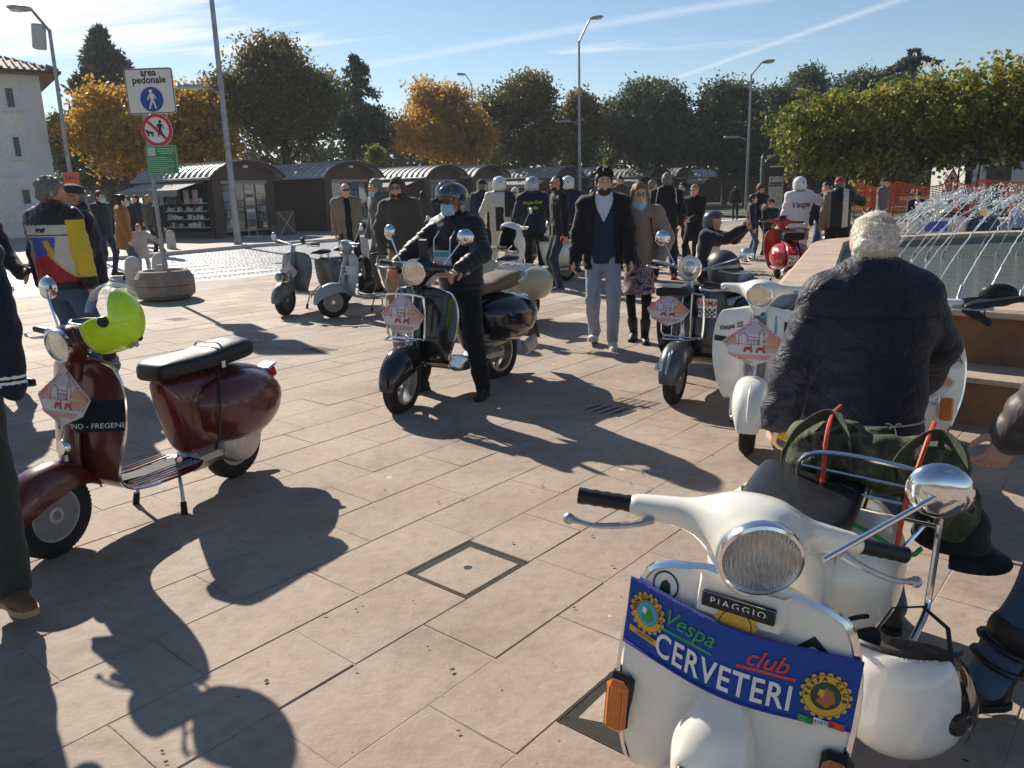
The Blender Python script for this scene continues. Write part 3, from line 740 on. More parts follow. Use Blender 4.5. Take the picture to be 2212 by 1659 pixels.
def px2(x0,x1,ytop,ybot,d):
    """world centre and radii of a crown that spans these pixels at forward distance d"""
    a = atd(x0,(ytop + ybot) / 2,d); b = atd(x1,(ytop + ybot) / 2,d); c = atd((x0 + x1) / 2,ytop,d); e = atd((x0 + x1) / 2,ybot,d)
    return (a[0] + b[0]) / 2,(b[0] - a[0]) / 2,c[2],e[2]
def broad(name,label,x0,x1,yt,yb,d,m,seed,lumps=7,**k):
    cx,rx,zt,zb = px2(x0,x1,yt,yb,d); zc,rz = (zt + zb) / 2,(zt - zb) / 2; rs = np.random.RandomState(seed + 100)
    bl = [((0,0,zc - rz * .06),(rx * .8,rx * .8,rz * .84))]
    for i in range(lumps):
        a = 2 * PI * i / lumps + rs.uniform(-.3,.3); q = rs.uniform(.48,.66); w = rs.uniform(.36,.46)
        zz = zc + rz * rs.uniform(-.62,.42)
        bl.append(((rx * q * math.cos(a),rx * q * math.sin(a),zz),(rx * w,rx * w,rz * w * .95)))
    for i in range(3): bl.append(((rx * rs.uniform(-.35,.35),rx * rs.uniform(-.3,.3),zc + rz * rs.uniform(.42,.6)),(rx * .38,rx * .38,rz * .38)))
    return tree(name,label,(cx,d,0.06),bl,m,seed,**k)
def conifer(name,label,px,yt,d,R,m,seed,tiers=16,z0=2.0,flat_=.12,n=26,size=.3,gap=1.0,droop=.25,lean=0,shape=1.0):
    """layered conifer: boughs in whorls, needles along each bough"""
    top = atd(px,yt,d); H = top[2]; t = thing(name,label,'tree',(top[0],d,.06)); rs = np.random.RandomState(seed); b = MB()
    b.tube([(0,0,-.1),(lean * .4,0,H * .5),(lean,0,H)],[.3,.19,.03],8); P = []
    for i in range(tiers):
        q = i / (tiers - 1); z = z0 + (H - .3 - z0) * q; r = R * (1 - q) ** shape + .25
        for k in range(rs.randint(4,7)):
            a = rs.uniform(0,6.28); L = r * rs.uniform(.65,1.1); s = A(lean * z / H,0,z); e = s + A(math.cos(a) * L,math.sin(a) * L,-droop * L + rs.uniform(-.1,.25)); mid = (s + e) / 2 + A(0,0,.12 * L)
            b.tube([s,mid,e],[.06 * (1.1 - q),.04 * (1.1 - q),.01],4)
            pts = np.array(catmull([s,mid,e],12))[2:]
            for p in pts: P.append(p + rs.normal(size=(n,3)) * np.array([.22,.22,flat_]) * (.5 + .7 * L / R))
    b.build('trunk',BARK,t); P = np.concatenate(P); V,F,tt = leaf_quads(P,size,rs,rs.uniform(0,1,len(P)),.1,.4); np_obj('crown',V,F,m,t,smooth=False,attr=tt); return t

KG = 'trees behind the kiosks'
conifer('cedar_tree','tall dark conical cedar behind the orange maple',215,66,60,4.6,LF_CEDAR,11,tiers=20,z0=3,n=24,size=.42,flat_=.3,shape=.7)
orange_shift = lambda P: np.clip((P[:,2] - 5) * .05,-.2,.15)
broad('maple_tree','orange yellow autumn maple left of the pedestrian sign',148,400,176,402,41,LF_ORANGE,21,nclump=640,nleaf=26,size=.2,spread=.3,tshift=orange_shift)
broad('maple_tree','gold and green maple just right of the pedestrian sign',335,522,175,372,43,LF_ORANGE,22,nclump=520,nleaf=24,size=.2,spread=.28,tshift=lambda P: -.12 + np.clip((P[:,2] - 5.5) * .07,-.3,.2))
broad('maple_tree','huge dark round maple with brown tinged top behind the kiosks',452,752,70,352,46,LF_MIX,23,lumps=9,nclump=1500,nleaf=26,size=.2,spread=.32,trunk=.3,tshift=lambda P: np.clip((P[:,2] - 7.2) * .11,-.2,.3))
conifer('cedar_tree','slim bare layered cedar between the big maple and orange tree',765,122,58,2.6,LF_CEDAR,12,tiers=12,z0=5.6,n=13,size=.3,flat_=.07,droop=.12,shape=.8)
broad('pine_tree','dark umbrella pine under the slim cedar',735,850,228,345,56,LF_CEDAR,24,nclump=380,nleaf=26,size=.26,spread=.35)
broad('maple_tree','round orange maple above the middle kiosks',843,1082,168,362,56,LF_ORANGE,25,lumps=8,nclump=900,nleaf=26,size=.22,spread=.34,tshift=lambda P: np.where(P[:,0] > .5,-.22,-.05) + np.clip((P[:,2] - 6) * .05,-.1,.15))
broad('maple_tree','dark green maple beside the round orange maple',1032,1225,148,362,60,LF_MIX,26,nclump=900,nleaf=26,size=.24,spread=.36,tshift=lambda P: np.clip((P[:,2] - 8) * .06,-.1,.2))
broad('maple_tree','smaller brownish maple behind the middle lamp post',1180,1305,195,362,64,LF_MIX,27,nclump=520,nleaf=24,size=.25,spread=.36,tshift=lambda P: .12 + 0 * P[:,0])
broad('oak_tree','broad grey green evergreen right of the middle lamp post',1275,1495,164,372,66,LF_GREY,28,lumps=9,nclump=1100,nleaf=26,size=.26,spread=.38)
broad('oak_tree','broad dark evergreen between the lamp posts',1448,1690,166,372,64,LF_GREY,29,lumps=9,nclump=1100,nleaf=26,size=.26,spread=.38)
broad('oak_tree','feathery evergreen tops showing behind the vine pergola',1640,1800,140,330,66,LF_GREY,30,nclump=600,nleaf=26,size=.27,spread=.4)
broad('oak_tree','yellowish evergreen top above the pergola vine',1780,1910,150,330,62,LF_GREY,31,nclump=500,nleaf=26,size=.27,spread=.4,tshift=lambda P: .25 + 0 * P[:,0])
conifer('cedar_tree','flat topped cedar with open layers above the pergola',1962,108,62,4.6,LF_CEDAR,13,tiers=7,z0=7.6,n=20,size=.3,flat_=.07,droop=.3,lean=.5,shape=.45)
broad('shrub','small sunlit shrub behind the second kiosk',795,830,318,362,50,LF_VINE,32,nclump=50,nleaf=16,size=.16,spread=.22,trunk=.04)
broad('sapling','tiny yellow green sapling poking above the kiosk roofs',1308,1324,338,372,66,LF_VINE,33,nclump=22,nleaf=10,size=.2,spread=.15,trunk=.03)
# the wood behind everything reads as one dark mass
def wood():
    rs = np.random.RandomState(50); P = []; T = []
    for i in range(46):
        x = -62 + i * 3.1 + rs.uniform(-1,1); y = 84 + rs.uniform(-5,8) + (6 if x > 20 else 0); h = rs.uniform(7.5,10.5)
        n = 900; q = rs.normal(size=(n,3)); q /= np.linalg.norm(q,axis=1,keepdims=True); q *= rs.uniform(.3,1,(n,1)) ** .5
        P.append(np.array([x,y,h * .48]) + q * np.array([2.9,2.2,h * .52])); T.append(rs.uniform(0,.8,n))
    P = np.concatenate(P); V,F,tt = leaf_quads(P,.75,rs,np.concatenate(T)); o = np_obj('woodland',V,F,LF_DARK,None,smooth=False,attr=tt)
    tag(o,'dark mass of woodland closing the view behind kiosks and trees','woodland',kind='stuff')
wood()
for (x0,x1,yt,yb,d,s,lab) in ((105,190,245,400,52,34,'dark bush beside the cream building'),(330,470,300,400,50,35,'dark undergrowth below the two maples'),(1560,1660,280,385,60,36,'dark hedge behind the poster totem'),
        (1690,1840,330,395,44,37,'shady shrubs behind the left end of the pergola'),(1850,1990,345,400,46,38,'sunlit shrub seen through the pergola posts')):
    broad('bush',lab,x0,x1,yt,yb,d,LF_VINE if s == 38 else LF_DARK,s,nclump=260,nleaf=20,size=.25,spread=.35,trunk=.08)
# ------------------------------------------------------------------ buildings, kiosks, lamps
CREAM = pos_noise_mat('cream render',[(.3,(.78,.73,.63)),(.7,(.86,.81,.71))],.5,bump=.1)
TRIMW = pos_noise_mat('pale stone trim',[(.3,(.68,.66,.63)),(.7,(.78,.76,.73))],1.5)
TILE = pos_noise_mat('terracotta tile',[(.25,(.14,.10,.08)),(.5,(.22,.155,.12)),(.75,(.3,.23,.18))],2.5)
GLASSD = mat('dark window glass',(.02,.024,.03),.06,spec=.9)
SHUT = mat('brown shutter',(.09,.065,.05),.7,var=.2,vs=10)
def palazzo():
    D = 40.0; R = atd(105,300,D); xr = R[0]; top = atd(60,158,D)[2]
    t = thing('cream_building','cream rendered building with tiled eaves at the left edge','building',(xr,D,0),math.radians(36))
    W_,DP = 16.0,10.0
    # front wall is built round its window openings (real recesses)
    wins = []
    def loc(px,py):
        d = ray(px,py); c,s = math.cos(math.radians(36)),math.sin(math.radians(36)); n = A(s,-c,0) * -1; n = A(-s,c,0)
        k = (n @ (A(xr,D,0) - CAM)) / (n @ d); p = CAM + d * k - A(xr,D,0); return p[0] * c + p[1] * s,p[2]
    for (x0,y0,x1,y1) in ((10,190,33,232),(27,296,47,338),(47,410,68,440)):
        a = loc(x0,y0); b = loc(x1,y1); wins.append((a[0],b[0],b[1],a[1]))
    m0 = wins[0]
    for dx in (-3.6,-7.2):
        for w in wins[:2]: wins.append((w[0] + dx,w[1] + dx,w[2],w[3]))
    b = MB(); b.box((-W_ / 2,DP / 2 + .12,top / 2),(W_,DP - .24,top - .004));
    xs = sorted({-W_,0} | {round(q,3) for w in wins for q in w[:2]}); zs = sorted({0,top} | {round(q,3) for w in wins for q in w[2:]})
    for x0,x1 in zip(xs,xs[1:]):
        for z0,z1 in zip(zs,zs[1:]):
            cx,cz = (x0 + x1) / 2,(z0 + z1) / 2
            if any(w[0] < cx < w[1] and w[2] < cz < w[3] for w in wins): continue
            b.box((cx,.06,cz),(x1 - x0,.12,z1 - z0))
    b.build('wall',CREAM,t,smooth=False)
    b = MB(); b.box((-W_ / 2,-.03,loc(60,378)[1]),(W_ + .05,.06,.22)); b.box((-.45,-.025,top / 2),(.9,.05,top)); b.build('stone_band',TRIMW,t,smooth=False)
    for (x0,x1,z0,z1) in wins:
        b = MB(); f = .13
        for q in ((x0 - f,x1 + f,z1,z1 + f),(x0 - f,x1 + f,z0 - f,z0),(x0 - f,x0,z0,z1),(x1,x1 + f,z0,z1)):
            b.box(((q[0] + q[1]) / 2,-.012,(q[2] + q[3]) / 2),(q[1] - q[0],.03,q[3] - q[2]))
        b.box(((x0 + x1) / 2,-.05,z0 - f - .03),(x1 - x0 + .45,.14,.07)); w = b.build('window',TRIMW,t,smooth=False)
        b = MB(); b.box(((x0 + x1) / 2,.1,(z0 + z1) / 2),(x1 - x0,.01,z1 - z0)); b.build('pane',GLASSD,w,smooth=False)
        b = MB(); b.box(((x0 + x1) / 2,.07,(z0 + z1) / 2),(.05,.04,z1 - z0)); b.box((x0 + .03,.07,(z0 + z1) / 2),(.06,.04,z1 - z0)); b.box((x1 - .03,.07,(z0 + z1) / 2),(.06,.04,z1 - z0))
        for k in (1,2): b.box(((x0 + x1) / 2,.071,z0 + (z1 - z0) * k / 3),(x1 - x0,.035,.04))
        b.build('frame',SHUT,w,smooth=False)
    b = MB(); e = .75; zz = top + .02
    ridge = [(-W_ + 3,DP / 2,zz + 1.9),(-4.2,DP / 2,zz + 1.9)]
    eav = [(-W_ - e,-e,zz),(e,-e,zz),(e,DP + e,zz),(-W_ - e,DP + e,zz)]
    b.add(eav + ridge + [(p[0],p[1],p[2] - .14) for p in eav],[[0,1,5,4],[1,2,5],[2,3,4,5],[3,0,4],[9,8,7,6],[0,6,7,1],[1,7,8,2],[2,8,9,3],[3,9,6,0]]); rf = b.build('roof',TILE,t,smooth=False)
    n = 58; proto = None
    for i in range(n):
        x = -W_ - e + .15 + i * (W_ + 2 * e - .3) / (n - 1); L = 4.4; g = min(1.0,max(.12,(e - x) / 5.2),max(.12,(x + W_ + e) / 4))
        a = A(x,-e - .04,zz + .05); d = A(0,DP / 2 + e,1.9);
        b = MB(); b.tube([a,a + d * g],[.06,.06],6); b.build('roof_tile_row',TILE,rf)
    for i in range(38):
        y = -e + .15 + i * (DP + 2 * e - .3) / 37; a = A(e + .04,y,zz + .05); g = min(y + e,DP + e - y) / (DP / 2 + e); d = A(-4.2 - e,0,1.9)
        b = MB(); b.tube([a,a + d * max(.1,g)],[.085,.085],6); b.build('roof_tile_row',TILE,rf)
    b = MB(); b.tube([(-W_ - e,-e - .08,zz - .06),(e + .08,-e - .08,zz - .06),(e + .08,DP,zz - .06)],.07,6); b.build('gutter',mat('brown gutter',(.07,.06,.05),.6),rf)
palazzo()
def far_house():
    D = 75; a = atd(98,300,D); b0 = atd(160,240,D); t = thing('pink_house','distant pinkish house with a hipped roof and chimney','building',(b0[0],D,0),.2)
    z = atd(130,262,D)[2]; b = MB(); b.box((-6,4,z / 2),(12,8,z)); b.build('wall',pos_noise_mat('pink render',[(.3,(.4,.3,.25)),(.7,(.48,.37,.31))],.6),t,smooth=False)
    b = MB(); b.add([(-12.5,-.5,z),(.5,-.5,z),(.5,8.5,z),(-12.5,8.5,z),(-8,4,z + 1.2),(-4,4,z + 1.2)],[[0,1,5,4],[1,2,5],[2,3,4,5],[3,0,4],[3,2,1,0]]); r = b.build('roof',TILE,t,smooth=False)
    b = MB(); b.box((-4,2.5,z + 1.1),(.7,.7,1.4)); b.build('chimney',SHUT,r,smooth=False)
    for i in range(3):
        b = MB(); b.box((-10 + i * 3.3,-.02,z - 2),(1,.06,1.5)); b.build('window',GLASSD,t,smooth=False)
far_house()
# kiosks
KBR = mat('dark brown panel',C('#503d35'),.55,var=.15,vs=3,bump=.05,bs=40)
KFR = mat('brown steel frame',C('#4a3530'),.5,var=.15,vs=6)
KROOF = mat('grey zinc sheet',(.42,.4,.37),.48,.25,var=.25,vs=2.5)
KCRM = mat('cream roller shutter',C('#8f8775'),.7,var=.12,vs=6)
AWN = cloth('grey awning canvas',C('#8d8b85'),var=.12,bump=.1)
SHELF = mat('white shelf',(.55,.54,.52),.6)
GOODS = [cloth('goods ' + n,C(h),var=.4,fold=30) for n,h in (('white','#c9c6bd'),('pale blue','#9fb1bd'),('pink','#c2a6a8'),('grey','#8b8b8c'),('brown','#7d6556'),('blue','#4a6a96'),('beige','#b5a68c'),('dark','#3a3838'))]
RROW = nrm(A(.585,.81)); KRZ = math.atan2(RROW[1],RROW[0])       # local +x runs along the row, local -y is the gable side
def kiosk(px,d,label,front='goods',stall=False,awning=False,seed=0,wd=3.0,bar=False):
    top = atd(px,350,d); t = thing('kiosk',label,'kiosk',(top[0],d,.06),KRZ,'brown barrel roofed kiosks in a row'); rs = random.Random(seed)
    hw,dp,hh,rise = wd / 2,5.0,2.55,.64
    arc = lambda n,r=0.0: [((hw + .32 + r) * math.sin(a),hh - .12 + (rise + r) * (math.cos(a) - math.cos(1.15)) / (1 - math.cos(1.15))) for a in [(-1 + 2 * i / (n - 1)) * 1.15 for i in range(n)]]
    sx = math.sin(1.15); arcs = lambda n,r=0.0: [(x / sx,z) for x,z in arc(n,r)]
    b = MB(); P = [(x,0) for x in (-hw,hw)]
    # body: side and back walls, gable with a real opening
    b.box((-hw + .04,dp / 2 + .1,hh / 2),(.08,dp - .2,hh)); b.box((hw - .04,dp / 2 + .1,hh / 2),(.08,dp - .2,hh)); b.box((0,dp - .04,hh / 2),(wd - .16,.08,hh)); b.box((0,dp / 2,.05),(wd - .16,dp - .16,.1))
    b.build('wall',KBR,t,smooth=False)
    b = MB(); pts = arcs(17,-.06); poly = [(-hw,2.28),(hw,2.28)] + [(min(hw,max(-hw,x)),z) for x,z in pts[::-1]]
    b.prism(poly,(0,dp - .1,0),(1,0,0),(0,0,1),.08); b.build('gable',KBR,t,smooth=False); b = MB(); b.prism(poly,(0,.10,0),(1,0,0),(0,0,1),.1)
    b.box((-hw + .2,.06,1.14),(.4,.1,2.28)); b.box((hw - .2,.06,1.14),(.4,.1,2.28)); b.build('gable',KBR,t,smooth=False)
    b = MB(); b.box((0,.02,.26),(wd - .8,.14,.1)); b.box((0,.02,2.22),(wd - .75,.12,.13)); b.build('sill',mat('pale wood sill',C('#9b8f83'),.6),t,smooth=False)
    if seed in (1,2): b = MB(); b.box((.1,-.06,2.85),(.22,.12,.12),bev=.02); b.build('lamp',WHITEP,t)
    # roof sheets with standing seams
    n = 19; a0 = arcs(n); G = [[(x,y,z) for y in (-.42,dp + .3)] for x,z in a0]
    b = MB(); b.sheet(G,.05); rf = b.build('roof',KROOF,t)
    ns = 15
    for i in range(ns):
        y = -.40 + i * (dp + .68) / (ns - 1); b = MB(); b.tube([(x,y,z + .025) for x,z in arcs(13)],.022,4); b.build('roof_seam',KROOF,rf)
    b = MB(); b.tube([(x,-.42,z - .03) for x,z in arcs(17)],.06,6); b.build('fascia',KBR,rf)
    for s in (-1,1):
        b = MB(); x = s * (hw + .32); b.box((x + s * .05,dp / 2,hh - .18),(.16,dp + .7,.10),bev=.02); b.build('gutter',KROOF,rf)
    if front == 'goods':
        # glazed front hung with cloths, cards and souvenirs in bays
        x = -hw + .42; ww = (wd - .84) / 4
        for i in range(4):
            xx = x + ww * (i + .5)
            b = MB(); b.box((x + ww * (i + 1),.06,1.25),(.06,.07,1.86)); b.build('mullion',KFR,t,smooth=False)
            z = 2.1
            while z > .45:
                h = rs.uniform(.16,.5); h = min(h,z - .33); k = rs.randrange(3 if rs.random() < .6 else 1,4) if rs.random() < .5 else 1
                for q in range(k):
                    b = MB(); w = ww * .86 / k; cx = xx - ww * .43 + w * (q + .5)
                    G = [[(cx - w * .46 + w * .92 * u / 5,.10 + .02 * math.sin(u * 2.1 + z * 9 + q) + rs.uniform(-.005,.005),z - h * .96 * v / 4 - .012 * math.sin(u * 1.3 + i)) for v in range(5)] for u in range(6)]
                    b.sheet(G,.008); b.build('hanging_cloth',rs.choice(GOODS),t)
                z -= h + .03
        b = MB(); b.box((0,.18,1.25),(wd - .8,.02,1.9)); b.build('display_back',BLACKM,t,smooth=False)
        b = MB(); b.box((0,.03,1.25),(wd - .82,.006,1.86)); b.build('pane',clear('shop glass',(.9,.92,.93),.05),t,smooth=False)
    elif front == 'shutter':
        for i in range(22): b = MB(); b.box((0,.07,.36 + i * .083),(wd - .82,.03,.08),bev=.012); b.build('shutter_slat',KCRM,t,smooth=False)
    else:
        b = MB(); b.box((0,.6,1.2),(wd - .2,.04,2.2)); b.build('back_panel',BLACKM,t,smooth=False)
        for i in range(9): b = MB(); b.box((-hw + .5 + i * (wd - 1) / 8,.06,1.25),(.04,.04,1.85)); b.build('grille_bar',KFR,t,smooth=False)
    if awning:
        b = MB(); G = [[(-hw - .05 - 1.35 * u,.3 + (dp - .6) * v / 8,2.32 - .38 * u) for v in range(9)] for u in np.linspace(0,1,4)]; b.sheet(G,.015); o = b.build('awning',AWN,t)
        b = MB(); G = [[(-hw - 1.41,.3 + (dp - .6) * v / 24,1.94 - (.20 + .05 * abs(math.sin(v * PI / 4))) * u) for v in range(25)] for u in (0,1)]; b.sheet(G,.01); b.build('valance',AWN,o)
    if stall:
        x = -hw - .08
        b = MB(); b.box((x + .02,dp / 2,1.2),(.03,dp - .8,1.9)); b.build('stall_back',BLACKM,t,smooth=False)
        for i,(y,z,l) in enumerate([(y,z,1.15) for y in (.9,2.3,3.7) for z in (.45,.78,1.1,1.42)]):
            b = MB(); b.box((x - .22,y,z),(.4,l,.03)); sh = b.build('shelf',SHELF,t,smooth=False)
            for k in range(8):
                b = MB(); yy = y - l * .45 + l * .9 * (k + .5) / 8; s = rs.uniform(.05,.1); q = rs.random()
                if q < .4: b.lathe([(.0,0),(s * .7,0),(s,s * .8),(s * .6,s * 1.5),(s * .35,s * 1.9),(0,s * 1.9)],(x - .26,yy,z + .016),(0,0,1),10)
                elif q < .7: b.box((x - .26,yy,z + .016 + s),(s * 1.2,s * 1.6,2 * s),bev=.01)
                else: b.lathe([(0,.0),(s * 1.1,.01),(s * 1.15,.025),(0,.03)],(x - .24,yy,z + s * 1.1 + .02),(-1,0,.3),14)
                b.build('souvenir',rs.choice([SHELF,GOODS[0],GOODS[4],GOODS[6],WHITEP]),sh)
        for i in range(7):
            b = MB(); y = .5 + i * .62; w = .2; G = [[(x - .45 + .02 * math.sin(u * 2),y - w + 2 * w * u / 4,1.95 - .55 * v / 4) for v in range(5)] for u in range(5)]; b.sheet(G,.01); b.build('hanging_cloth',rs.choice(GOODS),t)
    return t
KPOS = [(522,34,dict(front='goods',stall=True,awning=True,label='souvenir kiosk with open side stall under a grey awning')),(752,37.6,dict(front='goods',label='kiosk with hanging garments beside the folded trestle')),
        (955,46,dict(front='shutter',label='kiosk with its cream roller shutter down behind the helmeted rider',awning=True)),(1052,48.5,dict(front='goods',label='kiosk behind the rider in white leathers')),
        (1222,56,dict(front='goods',label='kiosk with cream awning left of the middle lamp post',awning=True)),(1290,60,dict(front='goods',label='kiosk just right of the middle lamp post')),
        (1419,66,dict(front='grille',label='kiosk behind the man in the dark tracksuit',awning=True)),(1471,70,dict(front='grille',label='kiosk behind the blonde woman in black')),
        (1555,79,dict(front='grille',label='kiosk with barred front left of the right lamp post',awning=True)),(1596,83,dict(front='grille',label='last small kiosk beside the poster totem'))]
for i,(px,d,k) in enumerate(KPOS): kiosk(px,d,seed=i + 1,**k)
def far_stall():
    p = atd(1650,400,78); t = thing('market_stall','far stall with pale awning beside the poster totem','stall',(p[0],78,.06),KRZ); b = MB(); b.box((0,2,1.3),(4,4,2.6)); b.build('wall',KBR,t,smooth=False)
    b = MB(); b.sheet([[(-2.6,-1 + 6 * v,2.5) for v in (0,1)],[(0,-1 + 6 * v,3.2) for v in (0,1)],[(2.6,-1 + 6 * v,2.5) for v in (0,1)]],.06); b.build('roof',KROOF,t)
    b = MB(); b.sheet([[(-2.2,-1.6,1.9),(2.2,-1.6,1.9)],[(-2.2,0,2.4),(2.2,0,2.4)]],.03); b.build('awning',KCRM,t)
far_stall()
def trestle():
    c = gp(622,507,.06); t = thing('wooden_trestle','folded wooden board on crossed legs between two kiosks','trestle',c,KRZ); m = mat('weathered board',C('#5f554b'),.8,var=.2,vs=8)
    b = MB(); b.prism([(-.5,.0),(.42,0),(.5,1.0),(-.5,1.0)],(0,0,.0),(1,0,0),(0,.1,1),.03); b.build('board',m,t,smooth=False)
    for s in (-1,1): b = MB(); b.cyl((s * .42,-.05,.02),(-s * .4,.03,.95),.025,n=5); b.build('batten',GOODS[6],t)
    c = gp(600,508,.06); t = thing('wooden_crate','small pale crate on the ground beside the wooden trestle','crate',c,KRZ)
    for i in range(4): b = MB(); b.box((-.16 + i * .11,0,.22),(.095,.34,.44),bev=.01); b.build('board',mat('pale crate wood',C('#7d7468'),.8,var=.2,vs=8),t,smooth=False)
trestle()
def rack_stand():
    c = gp(548,512,.06); t = thing('postcard_rack','white wire postcard rack on a flat base beside the souvenir kiosk','rack',c,.4); b = MB()
    b.box((0,0,.03),(.7,.35,.04)); b.build('base',SHELF,t,smooth=False)
    for s in (-1,1): b = MB(); b.cyl((s * .16,0,.04),(s * .16,0,2.1),.015,n=6); b.build('upright',SHELF,t)
    rs = random.Random(9)
    for i in range(12):
        b = MB(); b.box((0,-.03,.35 + i * .145),(.32,.02,.125),R=rotm((1,0,0),-.2)); b.build('card_row',rs.choice([GOODS[0],GOODS[3],GOODS[4],GOODS[6]]),t,smooth=False)
rack_stand()
# street lamps
POLE = mat('galvanised steel',(.3,.31,.32),.5,.6,var=.25,vs=4)
def lamp(px,ybase,dist,ytop,label,arm=None,side=None,flood=None,cut=None,r=.09,lean=0.0):
    p = atd(px,ybase,dist); H = atd(px,ytop,dist)[2]; t = thing('street_lamp',label,'street lamp',(p[0],dist,.0),0,'tall steel street lamps'); b = MB()
    b.tube([(0,0,-.02),(0,0,H * .5),(lean,0,H)],[r,r * .8,r * .6],12); b.build('pole',POLE,t)
    b = MB(); b.lathe([(r * 1.35,0),(r * 1.3,.05),(r * 1.05,.12)],(0,0,0),(0,0,1),12); b.build('base_ring',POLE,t)
    if arm:
        dx,dz = arm; b = MB(); b.tube([(lean,0,H - .05),(lean + dx * .8,0,H + dz * .85),(lean + dx,0,H + dz)],[r * .55,r * .5,r * .45],8); b.build('arm',POLE,t)
        b = MB(); s = 1 if dx > 0 else -1; c = A(lean + dx + s * .28,0,H + dz); b.ell(c,(.42,.17,.10),R=rotm((0,1,0),-s * .12)); h = b.build('lamp_head',mat('lamp housing',(.33,.34,.35),.4,.4),t)
        b = MB(); b.ell(c - A(0,0,.05),(.33,.13,.07)); b.build('lens',mat('frosted lamp lens',(.65,.65,.62),.25),h)
    for (zpix,s) in (side or []):
        z = atd(px,zpix,dist)[2]; b = MB(); b.tube([(0,0,z - .25),(s * .35,0,z - .05),(s * .6,0,z)],.035,6); b.build('side_arm',POLE,t)
        b = MB(); b.box((s * 1.0,0,z + .02),(.9,.32,.12),bev=.05); b.build('side_head',mat('lamp housing',(.33,.34,.35),.4,.4),t)
    if flood:
        z = atd(px,flood,dist)[2]; b = MB(); b.box((-.28,-.06,z),(.34,.3,.75),R=rotm((0,1,0),.1),bev=.04); b.build('floodlight',mat('grey floodlight',(.4,.41,.42),.5),t)
    return t
lamp(168,480,27,62,'leaning steel street lamp with floodlight box by the cream building',arm=(-.55,.65),flood=78,r=.085,lean=.05)
lamp(514,522,28,-60,'tall steel lamp post with low side light before the souvenir kiosk',side=[(186,-1)],r=.12)
lamp(1253,447,50,88,'middle steel street lamp with bent arm and low side light',arm=(.75,1.25),side=[(262,-1)],r=.10)
lamp(1611,447,48,160,'right steel street lamp near the poster totem',arm=(.65,.65),side=[(296,-1)],r=.09)
lamp(1027,400,70,180,'distant street lamp rising behind the orange maple',arm=(-.55,.75),r=.07)
def taxi():
    p = atd(156,386,24); t = thing('taxi_sign','orange TAXI sign on a post behind the two talking men','sign',(p[0],24,0)); z = p[2]; b = MB(); b.cyl((0,0,-.05),(0,0,z + .1),.03,n=8); b.build('post',POLE,t)
    b = MB(); b.box((0,-.045,z + .02),(.46,.02,.33),bev=.004); pl = b.build('panel',mat('orange sign',C('#c25a35'),.6),t)
    V,F = text_geo('TAXI',.17); b = MB(); b.add([(x,-.058,z + .02 + y) for x,y,_ in V],F); b.build('lettering',BLACKPR,pl,smooth=False)
taxi()
# ------------------------------------------------------------------ sign post in a planter
PLANT = pos_noise_mat('aggregate concrete',[(.3,(.24,.19,.15)),(.7,(.36,.29,.23))],6,bump=.5,bdist=.02)
SIGNW = mat('sign white',(.72,.70,.66),.45,var=.06,vs=4); SIGNG = mat('sign green',C('#2f8a5a'),.5,var=.08,vs=5); SIGNB = mat('sign blue',C('#1f4a94'),.45); SIGNR = mat('sign red',C('#b8323a'),.45)
def stroke(b,pts,w,y,mi=0):
    """flat stroke in the x-z plane at depth y, facing -y"""
    P = [A(*p) for p in pts]; L = []; R_ = []
    for i,p in enumerate(P):
        d = nrm(P[min(i + 1,len(P) - 1)] - P[max(i - 1,0)]); n = A(-d[1],d[0]); ww = w[i] if hasattr(w,'__len__') else w
        L.append(p + n * ww / 2); R_.append(p - n * ww / 2)
    k = len(P); b.add([(q[0],y,q[1]) for q in L + R_],[[i,k + i,k + i + 1,i + 1] for i in range(k - 1)],mi)
def disc(b,cx,cz,r,y,n=20,mi=0,r0=0.0,sx=1.0):
    if r0 == 0: b.add([(cx + sx * r * math.cos(2 * PI * i / n),y,cz + r * math.sin(2 * PI * i / n)) for i in range(n)],[list(range(n))],mi)
    else: b.add([(cx + sx * q * math.cos(2 * PI * i / n),y,cz + q * math.sin(2 * PI * i / n)) for q in (r,r0) for i in range(n)],[[i,(i + 1) % n,n + (i + 1) % n,n + i] for i in range(n)],mi)
def rrect(w,h,r,n=4):
    P = []
    for sx,sz,a0 in ((1,1,0),(-1,1,90),(-1,-1,180),(1,-1,270)):
        for i in range(n + 1):
            a = math.radians(a0 + 90 * i / n); P.append((sx * (w / 2 - r) + r * math.cos(a),sz * (h / 2 - r) + r * math.sin(a)))
    return P
def walker(b,cx,cz,s,y,mi=0,flip=1):
    disc(b,cx - .02 * s * flip,cz + .36 * s,.085 * s,y,12,mi)
    stroke(b,[(cx,cz + .26 * s),(cx + .02 * s * flip,cz + .1 * s),(cx + .02 * s * flip,cz - .02 * s)],[.2 * s,.19 * s,.15 * s],y,mi)
    stroke(b,[(cx + .02 * s * flip,cz - .0 * s),(cx - .06 * s * flip,cz - .2 * s),(cx - .16 * s * flip,cz - .42 * s)],[.1 * s,.08 * s,.06 * s],y,mi)
    stroke(b,[(cx + .02 * s * flip,cz - .0 * s),(cx + .11 * s * flip,cz - .2 * s),(cx + .16 * s * flip,cz - .42 * s)],[.1 * s,.08 * s,.06 * s],y,mi)
    stroke(b,[(cx - .06 * s * flip,cz + .24 * s),(cx - .15 * s * flip,cz + .1 * s),(cx - .2 * s * flip,cz - .02 * s)],[.07 * s,.06 * s,.045 * s],y,mi)
    stroke(b,[(cx + .08 * s * flip,cz + .24 * s),(cx + .17 * s * flip,cz + .12 * s),(cx + .2 * s * flip,cz + .02 * s)],[.07 * s,.06 * s,.045 * s],y,mi)
PC = gp(361,646)
